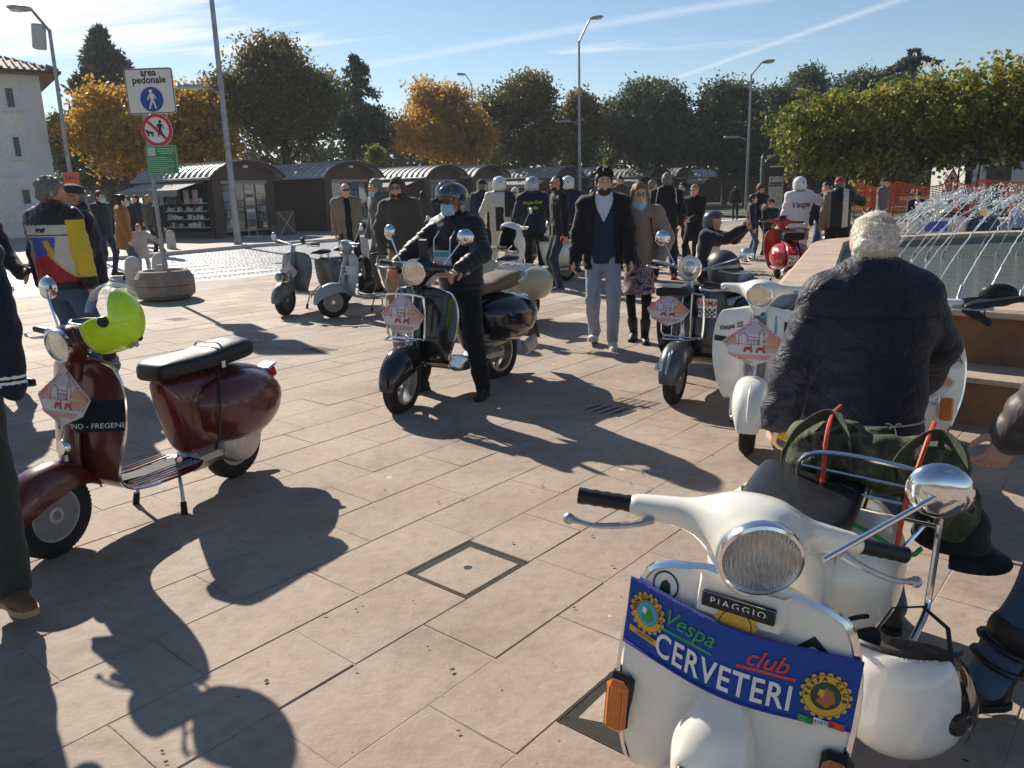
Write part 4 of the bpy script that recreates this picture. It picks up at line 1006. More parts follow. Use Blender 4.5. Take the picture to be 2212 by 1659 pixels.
def signpost():
    t = thing('planter','round two tier concrete planter holding the pedestrian sign post','planter',(PC[0],PC[1],0),.2); n = 8
    b = MB(); b.lathe([(.30,0),(.40,.03),(.475,.10),(.48,.235),(.474,.245)],(0,0,0),(0,0,1),16); b.build('base',PLANT,t,ang=25)
    b = MB(); b.lathe([(.472,.252),(.48,.262),(.475,.37),(.40,.48),(.36,.495),(.33,.49),(.30,.44)],(0,0,0),(0,0,1),16); b.build('bowl',PLANT,t,ang=25)
    b = MB(); b.lathe([(.34,.438),(.0,.455)],(0,0,0),(0,0,1),16); b.build('gravel',mat('planter gravel',(.3,.27,.23),.9,var=.4,vs=60,bump=.8,bs=90),t)
    D = PC[1]; base = atd(357,588,D)
    t = thing('sign_post','grey post with white pedestrian area sign, no dogs disc and green notice','sign',(base[0],D,.44),math.radians(-4)); ztop = atd(322,148,D)[2] - .44
    b = MB(); b.cyl((0,0,0),(0,0,ztop),.032,n=12); b.build('post',POLE,t)
    b = MB(); b.box((-.08,0,.06),(.15,.13,.16),bev=.02); b.build('footing',STONE,t)
    def zz(y): return atd(330,y,D)[2] - .44
    X0 = atd(326,197,D)[0] - base[0]
    # panel 1
    zc,h,w = (zz(148) + zz(247)) / 2,zz(148) - zz(247),.79; pts = rrect(w,h,.05)
    b = MB(); b.prism(pts,(X0 + .02,-.04,zc),(1,0,0),(0,0,1),.012); p1 = b.build('area_panel',SIGNW,t,ang=30)
    b = MB(); o = rrect(w - .015,h - .015,.045); i_ = rrect(w - .04,h - .04,.035); m = len(o); b.add([(q[0] + X0 + .02,-.0535,q[1] + zc) for q in o + i_],[[k,(k + 1) % m,m + (k + 1) % m,m + k] for k in range(m)]); b.build('border',BLACKPR,p1,smooth=False)
    for s,dz in (('area',.275),('pedonale',.165)):
        V,F = text_geo(s,.15,bold=.004); b = MB(); b.add([(x + X0 + .02,-.0538,zc + dz + y) for x,y,_ in V],F); b.build('lettering',BLACKPR,p1,smooth=False)
    b = MB(); disc(b,X0 + .03,zc - .125,.19,-.0538,32); b.build('blue_disc',SIGNB,p1,smooth=False)
    b = MB(); walker(b,X0 + .03,zc - .125,.34,-.0555); b.build('walker_symbol',WHITEP,p1,smooth=False)
    # disc
    zc = zz(282); b = MB(); b.lathe([(.0,0),(.255,0),(.258,.006),(.255,.012),(0,.012)],(X0 + .045,-.035,zc),(0,-1,0),36); d = b.build('dog_disc',SIGNW,t)
    b = MB(); disc(b,X0 + .045,zc,.252,-.0485,40,0,.2);
    a = A(math.cos(2.36),math.sin(2.36)) * .21; stroke(b,[(X0 + .045 + a[0],zc + a[1]),(X0 + .045 - a[0],zc - a[1])],.045,-.0488); b.build('red_ring',SIGNR,d,smooth=False)
    b = MB(); walker(b,X0 + .105,zc + .02,.3,-.0505,0,-1); y = -.0505
    x0,z0 = X0 - .06,zc - .03; stroke(b,[(x0 - .06,z0),(x0 + .03,z0 - .01)],[.04,.035],y); stroke(b,[(x0 - .075,z0 + .035),(x0 - .05,z0)],[.035,.04],y)
    for q in (-.055,-.035,.015,.03): stroke(b,[(x0 + q,z0 - .01),(x0 + q + .005,z0 - .065)],.012,y)
    stroke(b,[(x0 + .03,z0),(x0 + .06,z0 - .02)],[.02,.008],y); b.build('dog_walker_symbol',BLACKPR,d,smooth=False)
    # green notice
    zc,h = (zz(315) + zz(377)) / 2,zz(315) - zz(377); b = MB(); b.prism(rrect(.52,h,.02),(X0 + .07,-.04,zc),(1,0,0),(0,0,1),.01); g = b.build('green_panel',SIGNG,t,ang=30)
    b = MB(); cx = X0 + .07
    o = rrect(.505,h - .015,.02); i_ = rrect(.49,h - .03,.018); m = len(o); b.add([(q[0] + cx,-.0518,q[1] + zc) for q in o + i_],[[k,(k + 1) % m,m + (k + 1) % m,m + k] for k in range(m)])
    r = random.Random(2)
    for k in range(3): L = .1 + r.random() * .04; b.box((cx + .08,-.052,zc + .17 - k * .035),(L * 2,.0015,.011))
    for k in range(8): L = .2 + r.random() * .02 if k % 3 else .16; b.box((cx - .235 + L,-.052,zc + .035 - k * .03),(2 * L,.0015,.008))
    b.prism(rrect(.13,.13,.02),(cx - .16,-.052,zc + h / 2 - .095),(1,0,0),(0,0,1),.0015); b.build('notice_print',mat('notice print',(.5,.58,.5),.5),g,smooth=False)
signpost()
# ------------------------------------------------------------------ fountain
FPOLY = [(2.15,6.35),(5.4,3.55),(9.5,3.2),(12.4,6.4),(12.0,11.0),(8.6,13.5),(4.95,12.7)]
NC,NR = A(6.35,8.0),2.62
FST = pos_noise_mat('ochre fountain render',[(.25,(.17,.085,.04)),(.5,(.25,.13,.065)),(.75,(.33,.19,.10))],1.2,bump=.25)
FCAP = pos_noise_mat('pink fountain coping',[(.3,(.4,.29,.21)),(.7,(.54,.42,.32))],2.5,island=.1)
def round_poly(P,r,n=7):
    """closed polygon with rounded corners, resampled evenly; returns points and outward normals"""
    out = []
    for i,p in enumerate(P):
        p = A(*p); a = A(*P[i - 1]); c = A(*P[(i + 1) % len(P)]); u = nrm(a - p) * r; w = nrm(c - p) * r
        for t in np.linspace(0,1,n): out.append((1 - t) ** 2 * (p + u) + 2 * t * (1 - t) * p + t * t * (p + w))
    out = np.array(out); d = np.roll(out,-1,0) - np.roll(out,1,0); d /= np.linalg.norm(d,axis=1,keepdims=True)
    nrmv = np.stack([d[:,1],-d[:,0]],1)
    return out,nrmv
def water_mat():
    m,nt,b = _nodes('pool water'); g = nt.nodes.new('ShaderNodeNewGeometry')
    mp = nt.nodes.new('ShaderNodeMapping'); mp.inputs['Scale'].default_value = (1,2.4,1); mp.inputs['Rotation'].default_value = (0,0,.25); nt.links.new(g.outputs['Position'],mp.inputs[0])
    n = _noise(nt,2.6,4,mp.outputs[0],.6,.8); n2 = _noise(nt,11,3,mp.outputs[0]); ad = nt.nodes.new('ShaderNodeMath'); ad.operation = 'MULTIPLY_ADD'; ad.inputs[1].default_value = .3
    nt.links.new(n2.outputs[0],ad.inputs[0]); nt.links.new(n.outputs[0],ad.inputs[2]); _bump(nt,b,ad.outputs[0],.5,.05)
    b.inputs['Base Color'].default_value = (.14,.15,.125,1); b.inputs['Roughness'].default_value = .05; b.inputs['Specular IOR Level'].default_value = .7
    return m
WATER = water_mat()
JET = mat('splashing water',(.85,.88,.9),.15,trans=.3,ior=1.33)
def fountain():
    P,N = round_poly(FPOLY,.9); t = thing('fountain','ochre fountain basin with stepped base and pale stone rim','fountain',(0,0,0))
    def band(prof,closed=True):
        rings = []
        for (o,z) in prof: q = P + N * o; rings.append([(x,y,z) for x,y in q])
        return rings
    b = MB(); b.loft(band([(.33,-.02),(.33,.30),(.25,.31),(-.02,.32)]),caps=False); b.build('base_step',FST,t)
    b = MB(); b.loft(band([(-.04,.31),(-.03,.45),(-.05,.69)]),caps=False); b.build('wall',FST,t)
    b = MB(); b.loft(band([(-.36,.69),(-.36,.35)]),caps=False); b.add([(x,y,.35) for x,y in P - N * .36],[list(range(len(P)))]); b.build('basin',mat('grey basin',(.25,.25,.22),.8),t)
    # coping stones by arc length
    seg = np.linalg.norm(np.roll(P,-1,0) - P,axis=1); cum = np.concatenate([[0],np.cumsum(seg)]); tot = cum[-1]; PX = np.vstack([P,P[:1]]); NX = np.vstack([N,N[:1]])
    def at(s):
        s %= tot; i = min(np.searchsorted(cum,s,'right') - 1,len(P) - 1); f = (s - cum[i]) / max(seg[i],1e-6); return PX[i] * (1 - f) + PX[i + 1] * f,nrm(NX[i] * (1 - f) + NX[i + 1] * f)
    k = int(tot / 1.05)
    for i in range(k):
        for nm,prof,sh in (('coping_stone',((.03,.69),(.05,.70),(.05,.735),(.02,.755),(-.38,.755),(-.40,.735),(-.40,.69)),0),('step_stone',((.36,.30),(.36,.335),(.32,.35),(-.035,.355),(-.035,.30)),.5)):
            b = MB(); rings = []
            for s in np.linspace((i + sh + .006) * tot / k,(i + sh + .994) * tot / k,5): p,n = at(s); rings.append([(p[0] + n[0] * o,p[1] + n[1] * o,z) for o,z in prof])
            b.loft(rings); b.build(nm,FCAP,t,ang=30)
    b = MB(); b.add([(x,y,.61) for x,y in P - N * .37],[list(range(len(P)))]); w = b.build('water',WATER,smooth=False); w['kind'] = 'structure'
    rs = np.random.RandomState(3); nz = 64
    for i in range(nz):
        a = 2 * PI * i / nz + .03; d = A(-math.cos(a),-math.sin(a)); p0 = A(NC[0] + NR * math.cos(a),NC[1] + NR * math.sin(a),.60)
        if p0[0] > .70 * p0[1] + 1.0: continue
        b = MB(); b.cyl(p0 + A(0,0,-.08),p0 + A(d[0] * .06,d[1] * .06,.11),.024,.018,8); j = tag(b.build('fountain_nozzle',STEEL),'metal nozzle throwing a water jet inside the fountain','nozzle','nozzles round the fountain basin')
        s = p0 + A(d[0] * .06,d[1] * .06,.11); vx,vz = 2.5 * rs.uniform(.93,1.07),3.85 * rs.uniform(.95,1.05); T = .82; pts = []; rr = []
        for k in range(40):
            q = T * .40 * k / 39; pts.append(s + A(d[0] * vx * q,d[1] * vx * q,vz * q - 4.9 * q * q) + rs.normal(size=3) * .002 * k / 10); rr.append(.0035 + .004 * rs.rand() + .0001 * k)
        b = MB(); b.tube(pts,[q * .8 for q in rr],5); o = b.build('water_jet',JET); tag(o,'arching jet of sparkling water breaking into drops over the basin','water jet','water jets of the fountain'); DV = []
        for k in range(170):
            q = T * rs.uniform(.2,1.0); sp = .008 + .05 * q; p = s + A(d[0] * vx * q,d[1] * vx * q,vz * q - 4.9 * q * q) + rs.normal(size=3) * sp * np.array([1,1,.7])
            if p[2] > .62: DV.append((p,.003 + .008 * rs.rand() ** 2))
        OC = np.array([(1,0,0),(0,1,0),(-1,0,0),(0,-1,0),(0,0,1.3),(0,0,-1.3)]); OF = np.array([(0,1,4),(1,2,4),(2,3,4),(3,0,4),(1,0,5),(2,1,5),(3,2,5),(0,3,5)]); q = np_obj('droplets',np.concatenate([p + OC * r for p,r in DV]),np.concatenate([OF + 6 * i for i in range(len(DV))]),JET,o); q['kind'] = 'stuff'
fountain()
# ------------------------------------------------------------------ pergola with vine, fence, bench, totem
RUST = mat('rust red steel',(.11,.05,.035),.7,.2,var=.3,vs=6)
def pergola():
    P0,P1 = atd(1700,400,30),atd(2290,400,25); d = nrm((P1 - P0)[:2]); L = np.linalg.norm((P1 - P0)[:2]) + 3; rz = math.atan2(d[1],d[0])
    t = thing('pergola','rust red steel pergola carrying a thick yellow green vine','pergola',(P0[0],P0[1],.05),rz); H = 2.75
    k = int(L / 2.3)
    for i in range(k + 1):
        for y in (0,3.2):
            x = i * L / k
            for q in (-.11,.11): b = MB(); b.box((x + q,y,H / 2),(.05,.05,H)); b.build('post',RUST,t,smooth=False)
            b = MB()
            for z in np.arange(.25,H,.33): b.cyl((x - .11,y,z),(x + .11,y,z + .3),.012,n=4)
            b.build('lattice',RUST,t)
        b = MB(); b.box((i * L / k,1.6,H + .05),(.08,3.6,.1)); b.build('beam',RUST,t,smooth=False)
    for y in (0,1.6,3.2): b = MB(); b.box((L / 2,y,H + .14),(L + .6,.07,.08)); b.build('rail',RUST,t,smooth=False)
    rs = np.random.RandomState(8); v = thing('climbing_vine','dense yellow green climbing vine heaped over the pergola','vine',(P0[0],P0[1],.05),rz)
    b = MB()
    for i in range(k + 1):
        x = i * L / k + .2; pts = [(x,.1,0),(x + rs.uniform(-.2,.2),0,1.2),(x + rs.uniform(-.2,.2),.1,2.2),(x + rs.uniform(-.5,.5),.6,3.2)]; b.tube(catmull(pts,8),[.11,.09,.08,.08,.07,.06,.05,.03],6)
    b.build('stem',BARK,v)
    bl = []
    for i in range(34):
        x = L * (i + .5) / 34; hh = 1.15 + .8 * min(1,x / (L * .75)) + rs.uniform(-.1,.1)
        bl.append(((x,rs.uniform(-.2,.6),2.95 + hh * .45),(1.0,1.15,hh * .9))); bl.append(((x,2.4,2.9 + hh * .4),(1.1,1.3,hh * .8))); bl.append(((x + .2,-.4,2.45),(.75,.6,.6)))
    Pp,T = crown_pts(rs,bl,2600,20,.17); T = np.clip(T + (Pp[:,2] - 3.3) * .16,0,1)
    ex = []
    for i in range(150):
        x = rs.uniform(0,L); z = 3.6 + 1.3 * min(1,x / (L * .75)); s = A(x,rs.uniform(-.7,1),z + rs.uniform(-.2,.2)); e = A(rs.normal() * .4,rs.normal() * .3 - .2,rs.uniform(.1,.75))
        ex += [s + e * q + rs.normal(size=3) * .04 for q in np.linspace(0,1,9)]
    for i in range(110):
        x = rs.uniform(0,L); s = A(x,rs.uniform(-.9,-.3),2.6); ex += [s + A(rs.normal() * .05,rs.normal() * .05,-q * rs.uniform(.3,1)) for q in np.linspace(0,1,8)]
    Pp = np.concatenate([Pp,np.array(ex)]); T = np.concatenate([T,rs.uniform(.5,.95,len(ex))])
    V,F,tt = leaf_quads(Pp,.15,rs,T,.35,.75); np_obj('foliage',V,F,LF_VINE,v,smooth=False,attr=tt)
pergola()
ORANGE = mat('orange safety mesh',C('#d8562a'),.6,var=.15,vs=3)
def fence():
    pts = [atd(1850,400,27.5),atd(1935,400,26.5),atd(2055,400,26),atd(2110,400,24.5),atd(2260,400,23)]
    t = thing('safety_fence','orange plastic mesh fence strung between the pergola posts','fence',(0,0,0)); rs = random.Random(6)
    for p in pts: b = MB(); b.cyl((p[0],p[1] + .03,0),(p[0],p[1] + .03,1.75),.02,n=6); b.build('stake',RUST,t)
    for a,c in zip(pts,pts[1:]):
        L = np.linalg.norm((c - a)[:2]); nx = int(L / .085); sg = rs.uniform(.08,.2); b = MB()
        def at(u,w):
            p = a + (c - a) * u; sag = sg * 4 * u * (1 - u); return A(p[0],p[1] + .04 * math.sin(u * 9 + w * 3),.55 + (1.02 - sag) * w + .03 * math.sin(u * 6))
        for k in range(17):
            w = k / 16; q = [at(u,w) for u in np.linspace(0,1,14)]
            for p0,p1 in zip(q,q[1:]): hz = .022 if k in (0,16) else .013; b.add([p0 + A(0,0,hz),p1 + A(0,0,hz),p1 - A(0,0,hz),p0 - A(0,0,hz)],[[0,3,2,1]])
        for k in range(nx):
            u = k / nx; q0,q1 = at(u,0),at(u,1); e = nrm(c - a) * .008; b.add([q0 - e,q0 + e,q1 + e,q1 - e],[[0,1,2,3]])
        b.build('mesh_panel',ORANGE,t,smooth=False)
fence()
def benches():
    m = pos_noise_mat('travertine bench',[(.3,(.36,.31,.26)),(.7,(.5,.44,.38))],2.5)
    for (px,d,L,lab) in ((1945,25,2.6,'stone bench under the orange fence holding a seated person'),(2085,23,3.0,'stone bench behind the white scooter with side cases')):
        p = atd(px,470,d); t = thing('stone_bench',lab,'bench',(p[0],d,0),-.12); b = MB(); b.box((0,0,.41),(L,.5,.12),bev=.02); b.build('seat',m,t,smooth=False)
        for s in (-1,1): b = MB(); b.box((s * L * .36,0,.175),(.3,.42,.35),bev=.02); b.build('leg',m,t,smooth=False)
benches()
TOT = mat('blue grey painted steel',C('#4d555a'),.45,var=.1,vs=4)
PAPER = mat('poster paper',(.52,.54,.56),.6,var=.1,vs=5)
def totem():
    D = 33; p = atd(1692,400,D); t = thing('poster_totem','blue grey poster totem with arched tops and council notice','notice board',(p[0],D,0),math.radians(4)); H = atd(1692,345,D)[2]
    def face(x0,w,rz,nm,lines):
        R_ = rotm((0,0,1),rz); o = A(x0,0,0)
        def T(b): b.xform(R_); b.move(o); return b
        b = MB()
        arc = [((w / 2 - .06) * math.cos(a),H - .18 + .33 * math.sin(a)) for a in np.linspace(0,PI,13)]; b.prism([(-w / 2 + .06,.3),(w / 2 - .06,.3)] + arc,(0,.06,0),(1,0,0),(0,0,1),.06)
        f = T(b).build(nm,TOT,t,smooth=False)
        for s in (-1,1): b = MB(); b.box((s * (w / 2),.02,(H + .1) / 2),(.12,.14,H + .1)); b.add([(s * w / 2 + u * .06,.02 + q * .07,H + .1) for u,q in ((-1,-1),(1,-1),(1,1),(-1,1))] + [(s * w / 2,.02,H + .26)],[[0,1,4],[1,2,4],[2,3,4],[3,0,4]]); T(b).build('corner_post',TOT,t,smooth=False)
        b = MB(); b.box((0,-.005,H * .52),(w - .26,.03,H * .72)); T(b).build('recess_panel',mat('dark notice panel',(.05,.055,.06),.4),f,smooth=False)
        pw = w * .52; ph = H * .53; pz = H * .48; b = MB(); b.box((0.0,-.024,pz),(pw,.006,ph)); po = T(b).build('poster',PAPER,f,smooth=False)
        b = MB(); b.box((0,-.0285,pz + ph * .27),(pw * .92,.002,ph * .13)); T(b).build('poster_heading',mat('slate print',C('#3d4d5e'),.6),po,smooth=False)
        if lines:
            V,F = text_geo('Consiglio Comunale',pw * .115); b = MB(); b.add([(x,-.0302,pz + ph * .265 + y) for x,y,_ in V],F); T(b).build('lettering',WHITEP,po,smooth=False)
        b = MB(); r = random.Random(1)
        for k in range(13): L = pw * (.8 if k % 4 else .5); b.box((-pw * .42 + L / 2,-.0285,pz + ph * .15 - k * ph * .045),(L,.002,ph * .012))
        b.box((-pw * .3,-.0285,pz + ph * .42),(pw * .12,.002,ph * .08)); b.box((pw * .1,-.0285,pz + ph * .43),(pw * .45,.002,ph * .015)); T(b).build('poster_print',mat('grey print',(.2,.2,.22),.6),po,smooth=False)
        b = MB(); b.box((0,-.024,H * .9),(w * .5,.005,.05)); T(b).build('strip_light',WHITEP,f,smooth=False)
    face(-.32,1.15,0,'board',True); face(.55,.85,math.radians(40),'board',False)
totem()
def road_sign():
    D = 30; p = atd(2056,400,D); t = thing('road_sign','triangular speed hump warning sign under the pergola','road sign',(p[0],D,0)); z = atd(2056,380,D)[2]
    b = MB(); b.cyl((0,.03,0),(0,.03,z + .5),.03,n=8); b.build('post',POLE,t)
    b = MB(); b.prism([(-.3,-.22),(.3,-.22),(0,.3)],(0,0,z),(1,0,0),(0,0,1),.01); q = b.build('panel',SIGNR,t,smooth=False)
    b = MB(); b.prism([(-.2,-.165),(.2,-.165),(0,.18)],(0,-.0105,z),(1,0,0),(0,0,1),.003); b.build('white_field',SIGNW,q,smooth=False)
    b = MB(); b.prism([(-.12,-.12),(.12,-.12),(.06,-.05),(-.06,-.05)],(0,-.0145,z),(1,0,0),(0,0,1),.002); b.build('hump_symbol',BLACKPR,q,smooth=False)
    b = MB(); b.box((.1,-.005,z + .42),(.42,.012,.16)); b.build('text_plate',SIGNW,t,smooth=False)
road_sign()
def pavilion():
    D = 42; p = atd(2185,400,D); t = thing('park_pavilion','white park pavilion with low red tiled roof beyond the pergola','building',(p[0],D,0),-.1); b = MB(); b.box((0,2.5,1.35),(4.2,4.6,2.7)); b.build('wall',mat('white render',(.55,.55,.53),.8),t,smooth=False)
    z = 2.72; b = MB(); b.add([(-2.6,-.3,z),(2.6,-.3,z),(2.6,5.3,z),(-2.6,5.3,z),(0,2.5,z + 1.1)],[[0,1,4],[1,2,4],[2,3,4],[3,0,4],[3,2,1,0]]); b.build('roof',TILE,t,smooth=False)
    b = MB(); b.box((-.6,.17,1.1),(1.2,.06,2.2)); b.build('door',SHUT,t,smooth=False)
pavilion()
# ------------------------------------------------------------------ scooters (local +x forward, +y left, z up; wheels touch z = 0)
def tyre_prof(R,w,lug=.006):
    r0 = R - w * .92
    return [(r0,-w * .36),(r0 + w * .12,-w * .47),(R - w * .42,-w * .52),(R - w * .16,-w * .45),(R - .004,-w * .26),(R,-w * .1),(R,w * .1),(R - .004,w * .26),(R - w * .16,w * .45),(R - w * .42,w * .52),(r0 + w * .12,w * .47),(r0,w * .36)]
RIMG = mat('grey wheel paint',(.36,.36,.35),.4,.2,var=.15,vs=20)
RIMW = mat('cream wheel paint',(.55,.52,.45),.4,var=.12,vs=20)
def wheel(nm,c,root,M=None,o=(0,0,0),R=.215,w=.092,rim=RIMG,style='steel',n=40,hub=STEEL):
    c = A(*c); fix = (lambda b: b.xform(M,o)) if M is not None else (lambda b: b)
    b = MB(); b.lathe(tyre_prof(R,w),c,(0,1,0),n,closed=True); T = fix(b).build(nm,RUBBER,root)
    if n >= 32:
        b = MB()
        for k in range(60):
            a = 2 * PI * k / 60
            for s in (-1,1):
                p = c + A(math.cos(a) * (R + .0005),s * w * .17,math.sin(a) * (R + .0005)); b.box(p,(.004,w * .2,.011),R=rotm((0,1,0),-a) @ rotm((1,0,0),s * .6))
        q = fix(b).build('tread',RUBBER,T,smooth=False); q['kind'] = 'stuff'
    ri = R - w * .9
    if style == 'steel':
        b = MB(); b.lathe([(ri + .012,-w * .38),(ri - .004,-w * .40),(ri - .012,-w * .28),(ri * .78,-w * .22),(ri * .6,-w * .10),(ri * .34,-w * .14),(ri * .3,-w * .36),(0,-w * .38)],c,(0,1,0),n)
        b.lathe([(ri + .012,w * .38),(ri - .004,w * .40),(ri - .012,w * .28),(ri * .78,w * .22),(ri * .6,w * .12),(ri * .34,w * .16),(ri * .3,w * .40),(.02,w * .42),(0,w * .42)][::-1],c,(0,1,0),n)
        b.lathe([(ri + .012,-w * .38),(ri + .012,w * .38)],c,(0,1,0),n); rm = fix(b).build('rim',rim,T)
        for s in (-1,1):
            b = MB(); b.lathe([(0,s * w * .44),(.022,s * w * .44),(.026,s * w * .36)],c,(0,1,0),12); b.add([],[]); fix(b).build('hub_nut',CHROME,rm)
        if n >= 32:
            b = MB()
            for k in range(10):
                a = 2 * PI * k / 10; p = c + A(math.cos(a) * ri * .68,w * .205,math.sin(a) * ri * .68)
                b.box(p,(.011,.014,.030),R=rotm((0,1,0),-a)); b.box(p - A(0,w * .40,0),(.011,.014,.030),R=rotm((0,1,0),-a))
            q = fix(b).build('rim_slots',BLACKM,rm,smooth=False); q['kind'] = 'stuff'
    else:
        b = MB(); b.lathe([(ri + .012,-w * .42),(ri - .016,-w * .42),(ri - .020,0),(ri - .016,w * .42),(ri + .012,w * .42)],c,(0,1,0),n,closed=True); rm = fix(b).build('rim',rim,T)
        for k in range(5):
            a = 2 * PI * k / 5; b = MB()
            for s in (-.13,.13):
                b.tube([c + A(math.cos(a) * .045,0,math.sin(a) * .045),c + A(math.cos(a + s) * (ri - .012),w * .1,math.sin(a + s) * (ri - .012))],[.014,.010],6)
            fix(b).build('spoke',rim,rm)
        b = MB(); b.lathe([(0,-w * .5),(.05,-w * .5),(.055,-w * .2),(.055,w * .3),(.03,w * .45),(0,w * .45)],c,(0,1,0),18); fix(b).build('hub',ALU,rm)
        b = MB(); b.lathe([(.055,-.048),(.098,-.048),(.098,-.044),(.055,-.044)],c,(0,1,0),30,closed=True); fix(b).build('brake_disc',STEEL,rm)
    return T
def ssec(x,zt,zb,hw,e=2.6,n=22,y0=0.0):
    zc,hz = (zt + zb) / 2,(zt - zb) / 2
    return [(x,y0 + hw * math.copysign(abs(math.cos(a)) ** (2 / e),math.cos(a)),zc + hz * math.copysign(abs(math.sin(a)) ** (2 / e),math.sin(a))) for a in [2 * PI * k / n for k in range(n)]]
def body_loft(secs,e=2.6,n=24,m=26):
    S = catmull(secs,m); return [ssec(*q[:4],e=e,n=n) for q in S]
def shield_pts(path,nu=15,nv=34):
    """leg shield and floor as one bent sheet. path: (x, z, half width, sweep)"""
    S = catmull(path,nv); G = []
    T = np.gradient(np.array([[q[0],q[1]] for q in S]),axis=0)
    for u in np.linspace(-1,1,nu):
        row = []
        for q,t in zip(S,T):
            t = t / (np.linalg.norm(t) + 1e-9); nx,nz = t[1],-t[0]     # normal towards the rider
            dsp = q[3] * abs(u) ** 2.2; row.append((q[0] + nx * dsp,q[2] * u,q[1] + nz * dsp))
        G.append(row)
    return G
HEX = [(-.5,.02),(0,.40),(.5,.02),(.36,-.2),(0,-.34),(-.36,-.2)]
PLATEW = mat('rally plate',(.66,.64,.66),.45,var=.05,vs=9); PLPINK = mat('rally plate pink print',(.62,.34,.3),.5); PLOR = mat('rally plate orange print',(.62,.33,.2),.5); PLDK = mat('rally plate line print',(.16,.1,.13),.5); PLLIL = mat('rally plate lilac tint',(.52,.48,.6),.5)
def rally_plate(root,o,ux,uy,w,full=True,bend=0.0):
    """pentagon shaped rally plate with its printed piazza, arcade and red scooters"""
    o = A(*o); ux = nrm(ux); uy = nrm(uy); nn = np.cross(ux,uy); H = [(x * w,z * w) for x,z in HEX]
    b = MB(); b.prism(H,o,ux,uy,.004); p = b.build('rally_plate',PLATEW,root,smooth=False)
    b = MB()
    def put(pts,mi,lift): b.add([o + ux * q[0] * w + uy * q[1] * w + nn * (.004 + lift) for q in pts],[list(range(len(pts)))],mi)
    put([(-.02,.36),(.02,.36),(.28,.15),(-.28,.15)],4,.0006)                                  # sky tint
    put([(.1,.02),(.47,-.01),(.44,.05),(.22,.17)],1,.0008); put([(.12,-.07),(.42,-.06),(.46,.0),(.14,.0)],1,.0008)    # arcade wing
    put([(-.46,.02),(-.3,.14),(-.26,.0),(-.42,-.04)],0,.0008); put([(-.2,-.24),(.2,-.24),(.3,-.17),(-.3,-.17)],0,.0007)
    if full:
        for k in range(8):
            x = .13 + k * .036; put([(x,-.13),(x + .022,-.13),(x + .022,-.075),(x + .011,-.06),(x,-.075)],0,.0012)
        def line(pts,wd,mi=2):
            P = [A(*q) for q in pts]
            for a,c in zip(P,P[1:]):
                d = nrm(c - a); n = A(-d[1],d[0]) * wd; put([a + n,a - n,c - n,c + n],mi,.0014)
        line([(-.24,-.04),(-.24,.12),(-.17,.17),(-.11,.12),(-.11,.0)],.005); line([(-.11,.06),(.06,.06),(.06,-.02)],.005); line([(-.11,.11),(.05,.10)],.005); line([(.07,.0),(.07,.17),(.105,.24),(.14,.17),(.14,.02)],.005)
        for x in (-.08,-.04,0,.04): line([(x,.06),(x,-.01)],.004)
        line([(-.3,-.02),(-.22,.0),(-.05,-.02),(.1,-.0)],.004)
        for x in (-.09,.1):     # two little red scooters
            put([(x - .07,-.1),(x + .05,-.1),(x + .06,-.06),(x + .01,-.045),(x - .05,-.05)],3,.0016); put([(x + .045,-.07),(x + .06,-.07),(x + .05,-.01),(x + .035,-.01)],3,.0016)
            for q in (-.055,.05): put([(x + q + .022 * math.cos(t),-.115 + .022 * math.sin(t)) for t in np.linspace(0,2 * PI,9)[:-1]],2,.0018)
    b.build('plate_print',[PLPINK,PLOR,PLDK,REDPR,PLLIL],p,smooth=False)
    if full:
        for s,ang,c0 in (('CAMPIONATO',math.atan2(.38,.5),(-.265,.168)),('RIEVOCAZIONE',-math.atan2(.38,.5),(.265,.168)),('ASSISI 10/10/2021',-math.atan2(.14,.36),(-.2,-.235))):
            V,F = text_geo(s,w * (.078 if s[0] != 'A' else .06)); ca,sa = math.cos(ang),math.sin(ang); b = MB()
            b.add([o + ux * (c0[0] * w + x * ca - y * sa) + uy * (c0[1] * w + x * sa + y * ca) + nn * .0062 for x,y,_ in V],F); b.build('lettering',REDPR,p,smooth=False)
    return p
def lens_mat():
    m = clear('fluted headlamp glass',(.97,.98,.97),.16,.03); nt = m.node_tree; w = nt.nodes.new('ShaderNodeTexWave'); w.inputs['Scale'].default_value = 62; w.bands_direction = 'Y'; tc = nt.nodes.new('ShaderNodeTexCoord'); nt.links.new(tc.outputs['Object'],w.inputs['Vector'])
    bp = nt.nodes.new('ShaderNodeBump'); bp.inputs['Strength'].default_value = .6; bp.inputs['Distance'].default_value = .01; nt.links.new(w.outputs[1],bp.inputs['Height'])
    for n in nt.nodes:
        if n.type == 'BSDF_GLOSSY': nt.links.new(bp.outputs[0],n.inputs['Normal'])
    return m
LENS = lens_mat()
def refl_mat():
    m,nt,b = _nodes('fluted lamp reflector'); b.inputs['Metallic'].default_value = 1; b.inputs['Base Color'].default_value = (.95,.95,.92,1); b.inputs['Roughness'].default_value = .3
    w = nt.nodes.new('ShaderNodeTexWave'); w.inputs['Scale'].default_value = 40; w.bands_direction = 'Y'; w.inputs['Distortion'].default_value = .6; tc = nt.nodes.new('ShaderNodeTexCoord'); nt.links.new(tc.outputs['Object'],w.inputs['Vector']); _bump(nt,b,w.outputs[1],.7,.02); return m
REFLF = refl_mat()
REFL = mat('lamp reflector',(.85,.85,.8),.12,1.0)
